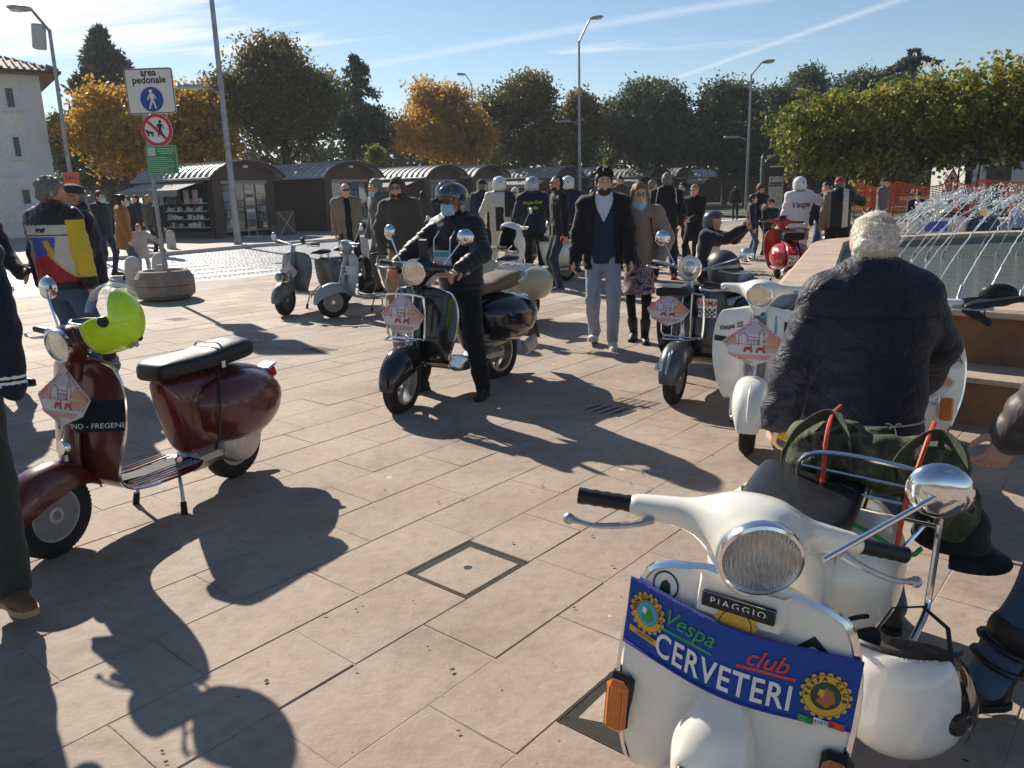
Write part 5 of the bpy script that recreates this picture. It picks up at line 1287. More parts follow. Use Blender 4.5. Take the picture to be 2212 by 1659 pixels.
def headlight(root,c,d,r,M=None,o=(0,0,0),fine=False,flutes=True,ring=CHROME):
    """round lamp: chrome bezel, silvered bowl, domed fluted glass. c = front centre, d = facing"""
    c = A(*c); d = nrm(d); fix = (lambda b: b.xform(M,o)) if M is not None else (lambda b: b); n = 40 if fine else 22
    b = MB(); b.lathe([(r * 1.06,-.02),(r * 1.1,-.006),(r * 1.08,.006),(r * 1.0,.009),(r * .96,.002),(r * .96,-.02)],c,d,n,closed=True); h = fix(b).build('headlight',ring,root)
    b = MB(); b.lathe([(r * .97,-.004),(r * .86,-.03),(r * .6,-.055),(r * .25,-.07),(0,-.072)],c,d,n); fix(b).build('reflector',REFLF if fine else REFL,h)
    b = MB(); b.ell(c - d * .045,(.013,.013,.013),10,7); fix(b).build('bulb',mat('bulb glass',(.8,.78,.7),.1),h)
    u = nrm(np.cross(d,A(0,0,1))); w = np.cross(u,d); rings = []; K = 26 if fine else 10; N_ = 72 if fine else 24
    for i in range(K + 1):
        q = i / K; row = []
        for k in range(N_):
            a = 2 * PI * k / N_; x,y = q * r * .97 * math.cos(a),q * r * .97 * math.sin(a); z = .004 + .016 * (1 - q * q)
            if flutes: z += .0022 * math.cos(x * 2 * PI / (r * .12)) * (1 if fine else .6) * min(1,(1 - q) * 6)
            row.append(c + u * x + w * y + d * z)
        rings.append(row)
    b = MB(); b.loft(rings,caps=False); fix(b).build('lens',LENS if fine else clear('lamp glass',(.9,.92,.92),.12),h); return h
MIRG = mat('mirror glass',(.8,.82,.84),.02,1.0)
def mirror(root,base,head,r,face=(-1,0,0),round_=True,M=None,o=(0,0,0),stem=CHROME,rx=1.0,back=None,mid=None):
    fix = (lambda b: b.xform(M,o)) if M is not None else (lambda b: b); base,head = A(*base),A(*head); f = nrm(face)
    b = MB(); pts = [base] + ([A(*mid)] if mid is not None else []) + [head - f * .012]; b.tube(pts if len(pts) == 2 else catmull(pts,8),.0062,8); m = fix(b).build('mirror',stem,root)
    u = nrm(np.cross(A(0,0,1),f)); w = np.cross(f,u)
    def dome(prof):
        rings = [[head + u * q * r * rx * math.cos(2 * PI * k / 24) + w * q * r * math.sin(2 * PI * k / 24) + f * t for k in range(24)] for q,t in prof]; b = MB(); b.loft(rings); return fix(b)
    dome([(.05,-.030),(.5,-.026),(.82,-.016),(1,0),(1,.006),(.94,.007)]).build('mirror_shell',back or stem,m)
    dome([(.93,.0072),(.02,.0085)]).build('mirror_glass',MIRG,m); return m
def plate_text(root,lines,o,ux,uy,w,h,nm='number_plate',size=None,base=None,ink=None):
    o = A(*o); ux = nrm(ux); uy = nrm(uy); nn = np.cross(ux,uy); b = MB(); b.prism(rrect(w,h,.01),o,ux,uy,.004); p = b.build(nm,base or SIGNW,root,smooth=False)
    for i,s in enumerate(lines):
        V,F = text_geo(s,size or h / len(lines) * .95,bold=.0012); b = MB(); dz = h / len(lines) * ((len(lines) - 1) / 2 - i)
        b.add([o + ux * x + uy * (y + dz) + nn * .0055 for x,y,_ in V],F); b.build('lettering',ink or BLACKPR,p,smooth=False)
    return p
STEER_O = A(.44,0,.60)
def steer_m(a):
    ax = nrm(A(-.2,0,.72)); return rotm(ax,a)
FWC = A(.61,0,.215)
def fender(root,m,M,big=1.0,crest=None,fine=True):
    """mudguard swept round the wheel, deeper at the rear"""
    G = []; A0,A1 = math.radians(-4),math.radians(168); nu = 26 if fine else 14
    for i in range(nu):
        q = i / (nu - 1); a = A0 + (A1 - A0) * q; Rr = .262 + .05 * max(0,q - .5) * big; end = min(1,q * 5 + .12) ** .5 * min(1,(1 - q) * 4 + .10) ** .6
        w = (.088 + .022 * math.sin(PI * q)) * (.55 + .45 * end); dp = (.05 + .10 * math.sin(PI * min(1,q * 1.05)) ** .8) * big * (.35 + .65 * end); row = []
        for k in range(13):
            th = -PI / 2 + PI * k / 12; y = w * math.copysign(abs(math.sin(th)) ** .75,math.sin(th)); rr = Rr - dp * (1 - abs(math.cos(th)) ** .8)
            row.append((FWC[0] + rr * math.cos(a),y,FWC[2] + rr * math.sin(a)))
        G.append(row)
    b = MB(); b.sheet(G[::-1],.004); f = b.xform(M,STEER_O).build('front_fender',m,root)
    if crest:
        b = MB(); b.tube([(FWC[0] + .30 * math.cos(a),0,FWC[2] + .272 * math.sin(a)) for a in np.linspace(.25,1.1,8)],[.004,.009,.011,.011,.011,.011,.009,.004],6); b.xform(M,STEER_O).build('crest',crest,f)
    return f
def cowl(root,m,side,cx=-.60,cz=.485,a=.345,bz=.215,bulge=.185,y0=.115,e=2.5,tail=.25,fine=True,nm='side_cowl',tilt=.12):
    n = 44 if fine else 26; K = 12 if fine else 7; rings = []
    for i in range(K + 1):
        q = i / K; row = []
        for k in range(n):
            t = 2 * PI * k / n; c,s = math.cos(t),math.sin(t); x = a * math.copysign(abs(c) ** (2 / e),c); z = bz * math.copysign(abs(s) ** (2 / e),s)
            z *= 1 - tail * max(0,-c) ** 1.5; z -= tilt * (-x - a) * 0 + tilt * .25 * max(0,-c) * -1 * bz; x *= (1 if s > 0 else .96)
            h = bulge * (1 - q ** 2.6) ** .62 * (1 - .28 * max(0,-c) * q); row.append((cx + x * q,side * (y0 + h),cz + z * q + tilt * x * q * .35))
        rings.append(row)
    if side < 0: rings = [r[::-1] for r in rings]
    b = MB(); b.loft(rings[::-1],caps=False); return b.build(nm,m,root,ang=60)
def bench_seat(root,secs,m=VINYL,hump=True,piping=None):
    """secs: (x, z top, z bottom, half width)"""
    S = catmull(secs,22); b = MB(); b.loft([ssec(*q,e=4.2,n=24) for q in S]); s = b.build('seat',m,root,ang=50)
    return s
def saddle(root,x,z,m=VINYL,L=.16,springs=True):
    f = SDF(.012,.05); f.rc((x + L,0,z - .005),(x - .02,0,z),.028,.05,sc=((0,0,1),.6)); f.el((x - L * .45,0,z),(.12,.125,.035)); V,F = f.mesh(); s = np_obj('seat',V,F,m,root)
    if springs:
        for sg in (-1,1):
            b = MB(); b.tube([(x - .1 + .022 * math.cos(t * 1.2),sg * .07 + .022 * math.sin(t * 1.2),z - .13 + .0042 * t) for t in np.linspace(0,26,60)],.004,5); b.build('seat_spring',STEEL,s)
    return s
def rack(root,o,L,w,bars=4,along=True,up=0.0,m=CHROME,r=.0065,nm='rear_rack',zb=None):
    o = A(*o); b = MB(); b.tube([o + A(*p) for p in [(0,-w,0),(-L,-w,up),(-L,w,up),(0,w,0)]],r,8,closed=True); k = b.build(nm,m,root)
    for i in range(bars):
        y = -w + 2 * w * (i + 1) / (bars + 1); b = MB(); b.tube([o + A(0,y,0),o + A(-L,y,up)],r * .8,6); b.build('rack_bar',m,k)
    if zb:
        for s in (-1,1): b = MB(); b.tube([o + A(-.03,s * w * .9,0),o + A(.05,s * w * .6,zb)],r,6); b.build('rack_strut',m,k)
    return k
DEF = dict(fine=True,steer=0.0,rim=RIMG,R=.215,trim=CHROME,seat='bench',headset='lamp',cowlb=.175,stand=True,mirrors=(),plate=None,plate_w=.36,tail=True,grips=BLACKP,fbig=1.0,crest=CHROME,horn=True,strips=True,width=1.0,wheel='steel',seatm=VINYL,lamp_r=.078)
def scooter(label,loc,head,paintm,group='scooters gathered in the square',lean=0.0,**kw):
    k = dict(DEF); k.update(kw); fine = k['fine']; hx,hy = head
    t = thing('scooter',label,'scooter',(loc[0],loc[1],0),math.atan2(hy,hx),group); t.rotation_euler[0] = lean
    M = steer_m(k['steer']); P = paintm; nn = 40 if fine else 22
    # wheels and fork
    wheel('front_wheel',FWC,t,M,STEER_O,k['R'],.092,k['rim'],k['wheel'],nn); wheel('rear_wheel',(-.60,0,.215),t,None,(0,0,0),k['R'],.092,k['rim'],k['wheel'],nn)
    b = MB(); b.tube([k.get('fork_top',(.40,0,.74)),(.505,-.0,.42),(.515,-.075,.38),(.525,-.082,.27),(.55,-.08,.215)],[.024,.024,.022,.022,.02],8); fk = b.xform(M,STEER_O).build('fork',STEEL,t)
    b = MB(); b.tube([(.55,-.08,.215),(.61,-.075,.215)],.016,8); b.xform(M,STEER_O).build('axle_link',ALU,fk)
    b = MB(); b.tube([(.60,-.10,.22),(.565,-.10,.36)],[.022,.026],10); b.xform(M,STEER_O).build('damper',k.get('damper',CHROME),fk)
    f = SDF(.012 if fine else .02,.02); f.rc((.55,-.10,.20),(.64,-.10,.225),.02,.014); V,F = f.mesh(); V = (V - STEER_O) @ M.T + STEER_O; np_obj('link_cover',V,F,k.get('damper',CHROME),fk)
    fender(t,k.get('fendm',P),M,k['fbig'],k['crest'],fine)
    # leg shield and floor
    wd = k['width']; path = k.get('path') or [(.335,.875,.10,.015),(.345,.862,.19,.03),(.355,.83,.248,.05),(.372,.72,.285,.07),(.398,.58,.288,.075),(.412,.46,.268,.06),(.392,.345,.238,.03),(.32,.275,.215,.004),(.2,.245,.21,-.004),(.0,.238,.208,-.01),(-.16,.238,.195,-.012),(-.23,.25,.16,-.01)]
    path = [(a,c,w * wd,s) for a,c,w,s in path]; G = shield_pts(path,17 if fine else 11,40 if fine else 22)
    b = MB(); b.sheet(G,.006); sh = b.build('leg_shield',k.get('shieldm',P),t,ang=45)
    if k['trim']:
        edge = G[0][::-1] + [r[0] for r in G[1:-1]] + G[-1]; n0 = len(G[0]); cutn = int(n0 * .24)
        ed = [A(*p) for p in edge][cutn:-cutn] if not k.get('trim_full') else [A(*p) for p in edge]
        b = MB(); b.tube(ed,k.get('trim_r',.0085),6); b.build('shield_trim',k['trim'],sh)
    # steering column casing and horn
    f = SDF(.012 if fine else .022,.04)
    if k.get('cast',True):
        b = MB(); Z = catmull([(.87,.345,.042),(.75,.385,.052),(.62,.425,.062),(.52,.447,.07),(.44,.45,.06),(.38,.435,.045)],12)
        b.loft([[(x + .040 * math.cos(a) ** 1 * (1 if math.cos(a) > 0 else .6),w * math.sin(a),z) for a in [2 * PI * q / 18 for q in range(18)]] for z,x,w in Z]); cast = b.build('horn_cast',k.get('castm',k.get('shieldm',P)),t,ang=50)
        if k['horn']:
            for i in range(5 if fine else 3): b = MB(); z = .605 - i * .02; b.box((.455 + i * .004,0,z),(.02,.075,.008),R=rotm((0,1,0),.3),bev=.002); b.build('horn_louvre',k.get('hornm',BLACKP),cast)
    # body, cowls
    secs = k.get('body') or [(-.10,.735,.64,.055),(-.135,.74,.50,.085),(-.185,.745,.33,.11),(-.25,.745,.255,.12),(-.42,.74,.25,.125),(-.65,.725,.27,.125),(-.82,.685,.33,.12),(-.92,.62,.385,.105),(-.985,.53,.43,.075),(-1.0,.49,.455,.03)]
    b = MB(); b.loft(body_loft(secs,n=24 if fine else 16,m=26 if fine else 15)); bd = b.build('body',P,t,ang=50)
    for s in (1,-1): cowl(t,k.get('cowlm',P),s,bulge=k['cowlb'],fine=fine,**k.get('cowlk',{}))
    b = MB(); b.box((-.42,-.02,.22),(.42,.2,.16),bev=.06); b.build('engine',k.get('enginem',ALU),t)
    b = MB(); b.tube([(-.36,-.05,.17),(-.6,-.08,.15),(-.82,-.1,.16),(-.95,-.1,.2)],[.02,.045,.04,.018],10); b.build('exhaust',k.get('exm',mat('sooty steel',(.08,.075,.07),.6,.5)),t)
    if k['strips']:
        for s in (-1,1):
            for j,y in enumerate((.095,.135,.17)): b = MB(); b.tube([(.22,s * y * wd,.258),(.05,s * y * wd,.25),(-.2,s * y * wd,.25)],.0055,5); b.build('floor_strip',k.get('stripm',STEEL),sh)
        b = MB(); b.sheet([[(x,y,z) for y in (-.06,0,.06)] for x,z in ((.24,.27),(.1,.252),(-.1,.25),(-.19,.252))][::-1],.008); b.build('floor_mat',RUBBER,sh)
    # seat
    if k['seat'] == 'bench': bench_seat(t,k.get('seatsec') or [(-.06,.775,.745,.05),(-.075,.80,.735,.085),(-.14,.82,.735,.115),(-.3,.828,.74,.13),(-.45,.84,.74,.135),(-.62,.855,.74,.135),(-.72,.86,.745,.125),(-.765,.845,.76,.10),(-.775,.81,.78,.06)],k['seatm'])
    elif k['seat'] == 'single': saddle(t,-.17,.83,k['seatm']);
    elif k['seat'] == 'two': saddle(t,-.17,.83,k['seatm']); saddle(t,-.62,.84,k['seatm'],.12)
    # handlebar
    hz = k.get('hz',.985); dr = k.get('droop',0.0)
    if k['headset'] == 'lamp':
        f = SDF(.007 if fine else .016,.05); f.el((.345,0,hz - .005),(.10,.095,.075)); f.rc((.40,0,hz - .012),(.425,0,hz - .016),k['lamp_r'] * .98,k['lamp_r'] * 1.0,k=.06)
        for s in (-1,1): f.rc((.335,s * .05,hz + .008),(.285,s * .225,hz + .014 - dr * .6),.047,.028,k=.06,sc=((0,0,1),.85))
        f.rc((.345,0,hz - .05),(.37,0,.86),.055,.042)
        f.cut_plane((.432,0,hz - .012),(1,0,-.12))
        V,F = f.mesh(); V = (V - STEER_O) @ M.T + STEER_O; hs = np_obj('headset',V,F,k.get('headm',P),t)
        headlight(hs,(.436,0,hz - .014),(1,0,-.12),k['lamp_r'],M,STEER_O,k.get('lens_fine',False))
        gx0,gx1 = .285,.262
    else:
        b = MB(); b.tube(catmull([(.24,-.34,hz + .035),(.275,-.26,hz + .03),(.335,-.06,hz + .0),(.345,0,hz - .01),(.335,.06,hz + .0),(.275,.26,hz + .03),(.24,.34,hz + .035)],20),.0125,8); hs = b.xform(M,STEER_O).build('handlebar',STEEL,t)
        b = MB(); b.tube([(.345,0,hz - .02),(.37,0,.86)],[.03,.035],10); b.xform(M,STEER_O).build('stem',STEEL,hs); gx0,gx1 = .255,.23
        if k['headset'] == 'fender':
            p = A(FWC[0] + .10,0,FWC[2] + .335); b = MB(); b.ell(p - A(.045,0,.0),(.085,.075,.072),16,10); b.xform(M,STEER_O).build('lamp_shell',k.get('fendm',P),t); headlight(t,p + A(.02,0,.0),(1,0,.05),.06,M,STEER_O)
        else: headlight(hs,(.42,0,hz + .015),(1,0,-.05),k['lamp_r'],M,STEER_O); b = MB(); b.ell((.365,0,hz + .015),(.07,k['lamp_r'],k['lamp_r']),18,10); b.xform(M,STEER_O).build('lamp_shell',k.get('lampm',P),hs)
    for s in (-1,1):
        b = MB(); a = A(gx0,s * .225,hz + .014 - dr * .6); c = A(gx1,s * .355,hz + .02 - dr); pts = [a + (c - a) * q for q in np.linspace(0,1,12)]
        b.tube(pts,[.0175] + [.0165 + .0018 * (i % 2) for i in range(10)] + [.018],12); b.xform(M,STEER_O).build('grip',k['grips'],hs)
        b = MB(); b.tube(catmull([(gx0 + .035,s * .2,hz - dr * .55),(gx0 + .05,s * .24,hz - .005 - dr * .7),(gx0 + .045,s * .31,hz - .012 - dr * .95),(gx1 + .045,s * .365,hz - .006 - dr * 1.2)],9),[.011,.009,.0075,.007,.007,.0065,.006,.006,.0095],7)
        b.ell((gx1 + .045,s * .37,hz - .006 - dr * 1.2),.0125,10,7); b.xform(M,STEER_O).build('lever',k.get('leverm',ALU),hs)
    for mm in k['mirrors']:
        mirror(hs,mm[0],mm[1],mm[2] if len(mm) > 2 else .055,M=M,o=STEER_O,**(mm[3] if len(mm) > 3 else {}))
    if k['tail']:
        b = MB(); b.box((-.985,0,.60),(.06,.10,.075),R=rotm((0,1,0),.35),bev=.018); tl = b.build('tail_light',REDLENS,t); b = MB(); b.box((-.965,0,.642),(.085,.108,.022),R=rotm((0,1,0),.35),bev=.008); b.build('lamp_hood',k.get('hoodm',CHROME),tl)
    if k['plate']: plate_text(t,k['plate'],(-1.015,0,.45),(0,-1,0),nrm(A(-.25,0,1)) ,.165,.165,size=.075)
    if k['stand']:
        for s in (-1,1): b = MB(); b.tube(catmull([(-.06,s * .09,.24),(-.05,s * .15,.2),(-.02,s * .19,.05),(-.015,s * .195,.0)],7),.0105,8); q = b.build('stand_leg',STEEL,t); b = MB(); b.cyl((-.022,s * .188,.07),(-.012,s * .197,.0),.0165,.019,8); b.build('rubber_foot',RUBBER,q)
    return t
# ------------------------------------------------------------------ helmets (local x right, y forward, z up, centre of the head at 0)
def put_pts(V,Mx,o): return np.asarray(V) @ np.asarray(Mx).T + np.asarray(o)
def helmet_parts(root,Mx,o,shell,visor=None,vrot=0.0,h=.009,s=1.0,full=False,peak=None,nm='shell',paintf=None,mats=None,strap=True,hollow=True,liner_open=True):
    f = SDF(h,.03); f.el((0,-.005,.03),(.128,.152,.128)); f.el((0,-.02,-.04),(.125,.14,.11));
    if full: f.rc((-.07,.09,-.09),(.07,.09,-.09),.055); f.el((0,.07,-.08),(.105,.085,.06))
    f.cut(lambda P: -(P[...,2] + .118 + .12 * np.maximum(P[...,1] - .0,0) * (0 if full else -1)),.012)
    top = .062
    if full: f.cut(lambda P: np.minimum(np.minimum(P[...,1] - .045,top - P[...,2]),P[...,2] + .045),.02)
    else: f.cut(lambda P: np.minimum(P[...,1] - .028 - .25 * np.maximum(-P[...,2] - .03,0) * -1,top - P[...,2]),.025)
    if hollow: f.cut_el((0,-.008,.0),(.106,.128,.118)); f.cut_el((0,-.015,-.09),(.1,.115,.09))
    V,F = f.mesh(); mi = None
    if paintf is not None:
        C_ = V[F].mean(1); mi = paintf(C_)
    sh = np_obj(nm,put_pts(V * s,Mx,o),F,mats or shell,root,mi=mi)
    if hollow:
        f = SDF(h * 1.15,.01); f.el((0,-.008,.015),(.115,.137,.118)); f.el((0,-.02,-.045),(.113,.126,.1)); f.cut_plane((0,0,-.107),(0,0,-1))
        f.cut(lambda P: np.minimum(P[...,1] - .018,.05 - P[...,2]),.02); f.cut_el((0,-.002,-.01),(.088,.112,.1)); f.cut_el((0,-.01,-.1),(.084,.1,.1)); V,F = f.mesh(); np_obj('liner',put_pts(V * s,Mx,o),F,BLACKM,sh)
    b = MB(); b.tube([put_pts(A(.121 * math.sin(a),-.02 + .136 * math.cos(a),-.116) * s,Mx,o) for a in np.linspace(1.35,2 * PI - 1.35,26)],.006 * s,5); b.build('edge_trim',BLACKP,sh)
    b = MB(); b.lathe([(0,.003),(.018 * s,.003),(.019 * s,0)],put_pts(A(.035,-.152,.045) * s,Mx,o),np.asarray(Mx) @ A(.2,-1,.15),14); b.build('helmet_sticker',mat('dull bronze sticker',C('#7d6a55'),.5),sh)
    Rv = rotm((1,0,0),vrot)
    if visor is not None:
        G = []
        for a in np.linspace(-1.32,1.32,25):
            row = []
            for e in np.linspace(-.72,.42,11):
                r = A(.139,.165 + .012 * math.cos(a),.145); p = A(math.sin(a) * math.cos(e) * r[0],math.cos(a) * math.cos(e) * r[1] - .005,math.sin(e) * r[2] + .03); row.append(put_pts((Rv @ (p - A(0,0,.03)) + A(0,0,.03)) * s,Mx,o))
            G.append(row)
        b = MB(); b.sheet(G); b.build('visor',visor,sh)
        for sg in (-1,1): b = MB(); b.lathe([(0,.012),(.022,.012),(.026,.004),(.026,-.008)],put_pts(A(sg * .126,.0,.035) * s,Mx,o),np.asarray(Mx) @ A(sg,0,0),16); b.build('visor_pivot',BLACKP,sh)
    if peak is not None:
        G = [[put_pts(A(math.sin(a) * (.125 + .02 * q),.06 + math.cos(a) * (.085 + .075 * q),.085 - .02 * q - .02 * abs(math.sin(a))) * s,Mx,o) for q in (0,.5,1)] for a in np.linspace(-1.2,1.2,13)]; b = MB(); b.sheet(G,.004); b.build('peak',peak,sh)
    if strap:
        b = MB(); b.tube([put_pts(A(*p) * s,Mx,o) for p in ((-.1,.01,-.08),(-.07,.03,-.15),(0,.04,-.175),(.07,.03,-.15),(.1,.01,-.08))],.006,5,flat=.4); b.build('chin_strap',BLACKP,sh)
    return sh
def eul(rx,ry,rz): return rotm((0,0,1),rz) @ rotm((1,0,0),rx) @ rotm((0,1,0),ry)
def helmet(label,o,Mx,shell,**k):
    t = thing('helmet',label,'helmet',o); helmet_parts(t,Mx,(0,0,0),shell,**k); return t
# ------------------------------------------------------------------ people (local x right, y forward, z up)
def ik(a,t,l1,l2,hint):
    a,t = np.asarray(a,float),np.asarray(t,float); d = t - a; L = np.linalg.norm(d); u = d / (L + 1e-9); L = min(max(L,abs(l1 - l2) + .02),(l1 + l2) * .998)
    x = (l1 * l1 - l2 * l2 + L * L) / (2 * L); h = math.sqrt(max(l1 * l1 - x * x,1e-6)); w = np.asarray(hint,float); w = nrm(w - u * (w @ u)); return a + u * x + w * h,a + u * L
def hand_sdf(f,w,d,up,side,curl=.5,s=1.0,spread=1.0):
    """palm and five fingers from wrist w along d; up = back of hand; side: +1 thumb towards cross(d, up)"""
    d = nrm(d); up = nrm(up - d * (np.asarray(up) @ d)); r = np.cross(d,up) * side
    k1 = w + d * .085 * s; f.bx((w + k1) / 2 + d * .012 * s,A(.040,.014,.052) * s,.013 * s,R=np.stack([r,up,d],1),k=.012)
    f.rc(w - d * .02 * s,w + d * .02 * s,.026 * s,.028 * s,k=.02)
    for i,(off,L,rad) in enumerate(((.031,.072,.0088),(.0105,.082,.0092),(-.0105,.077,.0088),(-.030,.06,.0078))):
        p = k1 + r * off * s; dd = d; seg = L * s / 3
        for j in range(3):
            a = curl * (.75 if j == 0 else 1.0); dd = nrm(dd * math.cos(a) - up * math.sin(a)); q = p + dd * seg * (1.15 - .12 * j); f.rc(p,q,rad * s * (1.06 - .1 * j),rad * s * (.98 - .1 * j),k=.004); p = q
    p = w + d * .022 * s + r * .032 * s; q = p + nrm(d * .6 + r * .75 - up * .25) * .042 * s; e = q + nrm(d * .9 + r * .15 - up * (.2 + curl * .4)) * .04 * s
    f.rc(p,q,.0135 * s,.0115 * s,k=.012); f.rc(q,e,.011 * s,.009 * s,k=.004)
HAIRC = {}
def hairmat(name,col):
    return mat('hair ' + name,C(col),.55,var=.45,vs=70,bump=.5,bs=150,spec=.4)
BLUEMASK = cloth('surgical mask',C('#9cc2d2'),var=.06,bump=.1,fold=30)
DENIM = cloth('blue denim',C('#3d5672'),var=.3,fold=9); DENIMD = cloth('dark denim',C('#27313f'),var=.3,fold=9)
SHOED = mat('dark shoe',(.016,.015,.015),.5,var=.3,vs=20); SHOEW = mat('white trainer',(.6,.58,.55),.55,var=.15,vs=30); SOLE = mat('pale sole',(.5,.48,.45),.7); SOLED = mat('dark sole',(.02,.02,.02),.8)
def person(label,loc,face,H=1.75,h=.02,build=1.0,pose=None,top=None,legs=None,shoes=None,hair=None,skin=SKIN,head=(0,0,0),extras=None,seed=0,group='people in the square',hands=True,facedet=True,under=None,helm=None,headless_detail=False,lscale=None):
    """pose: pelvis, lean (forward, sideways), hands/elbow hints, feet/knee hints - all for a 1.75 m figure"""
    s = H / 1.75; po = dict(pel=(0,0,.95),lean=(0.02,0),hl=(-.26,.03,.80),hr=(.26,.03,.80),el=(-.5,-1,0),er=(.5,-1,0),fl=(-.11,0,.085),fr=(.11,0,.085),kl=(-.1,1,0),kr=(.1,1,0),tl=0.12,tr=-.12,curl=.45,hdl=None,hdr=None,twist=0.0)
    rp = random.Random(seed * 3 + 1); u = rp.uniform; sh_ = u(-.03,.03); po.update(pel=(sh_,0,.945),lean=(u(-.01,.06),u(-.03,.03)),fl=(-.10 - u(0,.07),u(-.08,.1),.085),fr=(.10 + u(0,.07),u(-.1,.08),.085),hl=(-.26,u(-.03,.12),.80 + u(0,.05)),hr=(.26,u(-.03,.12),.80 + u(0,.05)),tl=u(.05,.4),tr=-u(.05,.4)); po.update(pose or {}); t = thing('person',label,'person',(loc[0],loc[1],loc[2] if len(loc) > 2 else 0),math.atan2(face[1],face[0]) - PI / 2,group)
    rs = np.random.RandomState(seed + 1)
    pel = A(*po['pel']); tv = nrm(A(math.sin(po['lean'][1]),math.sin(po['lean'][0]),math.cos(po['lean'][0]))); rv = nrm(np.cross(A(0,1,0) * math.cos(po['twist']) - A(1,0,0) * math.sin(po['twist']),tv)); fv = np.cross(tv,rv)
    chest = pel + tv * .36; nb = pel + tv * .53; hc = nb + nrm(tv + fv * .12 + A(0,0,.6)) * .150 + fv * .02
    SL,SR = nb - tv * .055 - rv * .178,nb - tv * .055 + rv * .178; HL,HR = pel - rv * .088 - tv * .03,pel + rv * .088 - tv * .03
    EL,WL = ik(SL,po['hl'],.29,.255,po['el']); ER,WR = ik(SR,po['hr'],.29,.255,po['er']); KL,AL = ik(HL,po['fl'],.44,.43,po['kl']); KR,AR = ik(HR,po['fr'],.44,.43,po['kr'])
    hy,hp,hr_ = head; HM = rotm((0,0,1),hy) @ rotm((1,0,0),hp) @ rotm((0,1,0),hr_); base = np.stack([rv,np.cross(A(0,0,1),rv),A(0,0,1)],1); base[:,1] = nrm(base[:,1]); HM = base @ HM
    bw = build
    J = dict(pel=pel,chest=chest,nb=nb,hc=hc,SL=SL,SR=SR,EL=EL,ER=ER,WL=WL,WR=WR,HL=HL,HR=HR,KL=KL,KR=KR,AL=AL,AR=AR,tv=tv,rv=rv,fv=fv,HM=HM,s=s,t=t)
    # ---- body: one continuous figure (slim core under the clothes), fine head and hands
    f = SDF(max(h,.016),.05); sc = (fv,.72)
    f.rc(pel,pel + tv * .16,.13,.118,sc=sc); f.rc(pel + tv * .16,chest,.118,.135,sc=sc); f.rc(SL,SR,.05); f.rc(nb - tv * .05,hc - HM @ A(0,.01,.05),.052,.05)
    for a,b_,c in ((SL,EL,WL),(SR,ER,WR)): f.rc(a,b_,.04,.032); f.rc(b_,c,.032,.025)
    for a,b_,c in ((HL,KL,AL),(HR,KR,AR)): f.rc(a,b_,.058,.038); f.rc(b_,c,.037,.027)
    parts = [f.mesh()]
    g = SDF(.0085 if h < .012 else (.011 if h < .022 else .014),.025); q = lambda x,y,z: hc + HM @ A(x,y,z)
    g.el(q(0,-.012,.032),(.076,.096,.088),R=HM); g.el(q(0,.018,-.04),(.062,.074,.078),R=HM); g.el(q(0,.045,-.088),(.036,.036,.028),R=HM)
    g.rc(q(0,-.02,-.06),nb - tv * .02,.052,.058,k=.04)
    if facedet:
        g.rc(q(0,.086,.018),q(0,.104,-.022),.008,.0135,k=.014); g.rc(q(-.008,.095,-.026),q(.008,.095,-.026),.010,k=.008)      # nose
        g.rc(q(-.036,.074,.036),q(.036,.074,.036),.012,k=.018); g.el(q(-.04,.056,-.018),(.024,.022,.02),R=HM); g.el(q(.04,.056,-.018),(.024,.022,.02),R=HM)
        g.cut_el(q(-.031,.094,.014),(.016,.012,.010),R=HM,k=.012); g.cut_el(q(.031,.094,.014),(.016,.012,.010),R=HM,k=.012)
        for sg in (-1,1): g.el(q(sg * .079,-.008,.0),(.010,.022,.033),R=HM,k=.008);
        g.rc(q(-.02,.086,-.058),q(.02,.086,-.058),.007,k=.008); g.rc(q(-.016,.086,-.068),q(.016,.086,-.068),.0075,k=.006)
    parts.append(g.mesh())
    if hands:
        for sg,w,e,dd,up in ((-1,WL,EL,po['hdl'],po.get('hul')),(1,WR,ER,po['hdr'],po.get('hur'))):
            if po.get('hidehl') and sg < 0 or po.get('hidehr') and sg > 0: continue
            d = nrm(w - e) if dd is None else nrm(A(*dd)); up = (nrm(A(sg * .8,-.1,.1)) if up is None else A(*up)); k = SDF(.0052 if h < .012 else .0068,.006); hand_sdf(k,w,d,up,(1 if (np.cross(d,nrm(up - d * (up @ d))) @ (fv + A(0,0,.3))) > 0 else -1),po['curl']); parts.append(k.mesh())
    V,F = meld(*parts); np_obj('body',V * s,F,skin,t)
    if facedet and not headless_detail:
        for sg in (-1,1):
            b = MB(); b.ell(q(sg * .031,.0795,.014) * s,.0125 * s,10,8); e = b.build('eye',EYEW,t); b = MB(); b.ell(q(sg * .031,.0875,.014) * s,A(.0085,.0065,.008) * s,8,6,R=HM); b.build('iris',EYED,e)
            if hair and hair.get('brow',True): b = MB(); b.tube([q(sg * .014,.091,.034) * s,q(sg * .032,.089,.040) * s,q(sg * .05,.074,.033) * s],[.004 * s,.0052 * s,.0025 * s],6,flat=.7); b.build('eyebrow',hair['m'],t)
        b = MB(); b.tube([q(-.023,.083,-.063) * s,q(-.008,.0925,-.061) * s,q(.008,.0925,-.061) * s,q(.023,.083,-.063) * s],[.002 * s,.0042 * s,.0042 * s,.002 * s],6); b.build('mouth',LIPS,t)
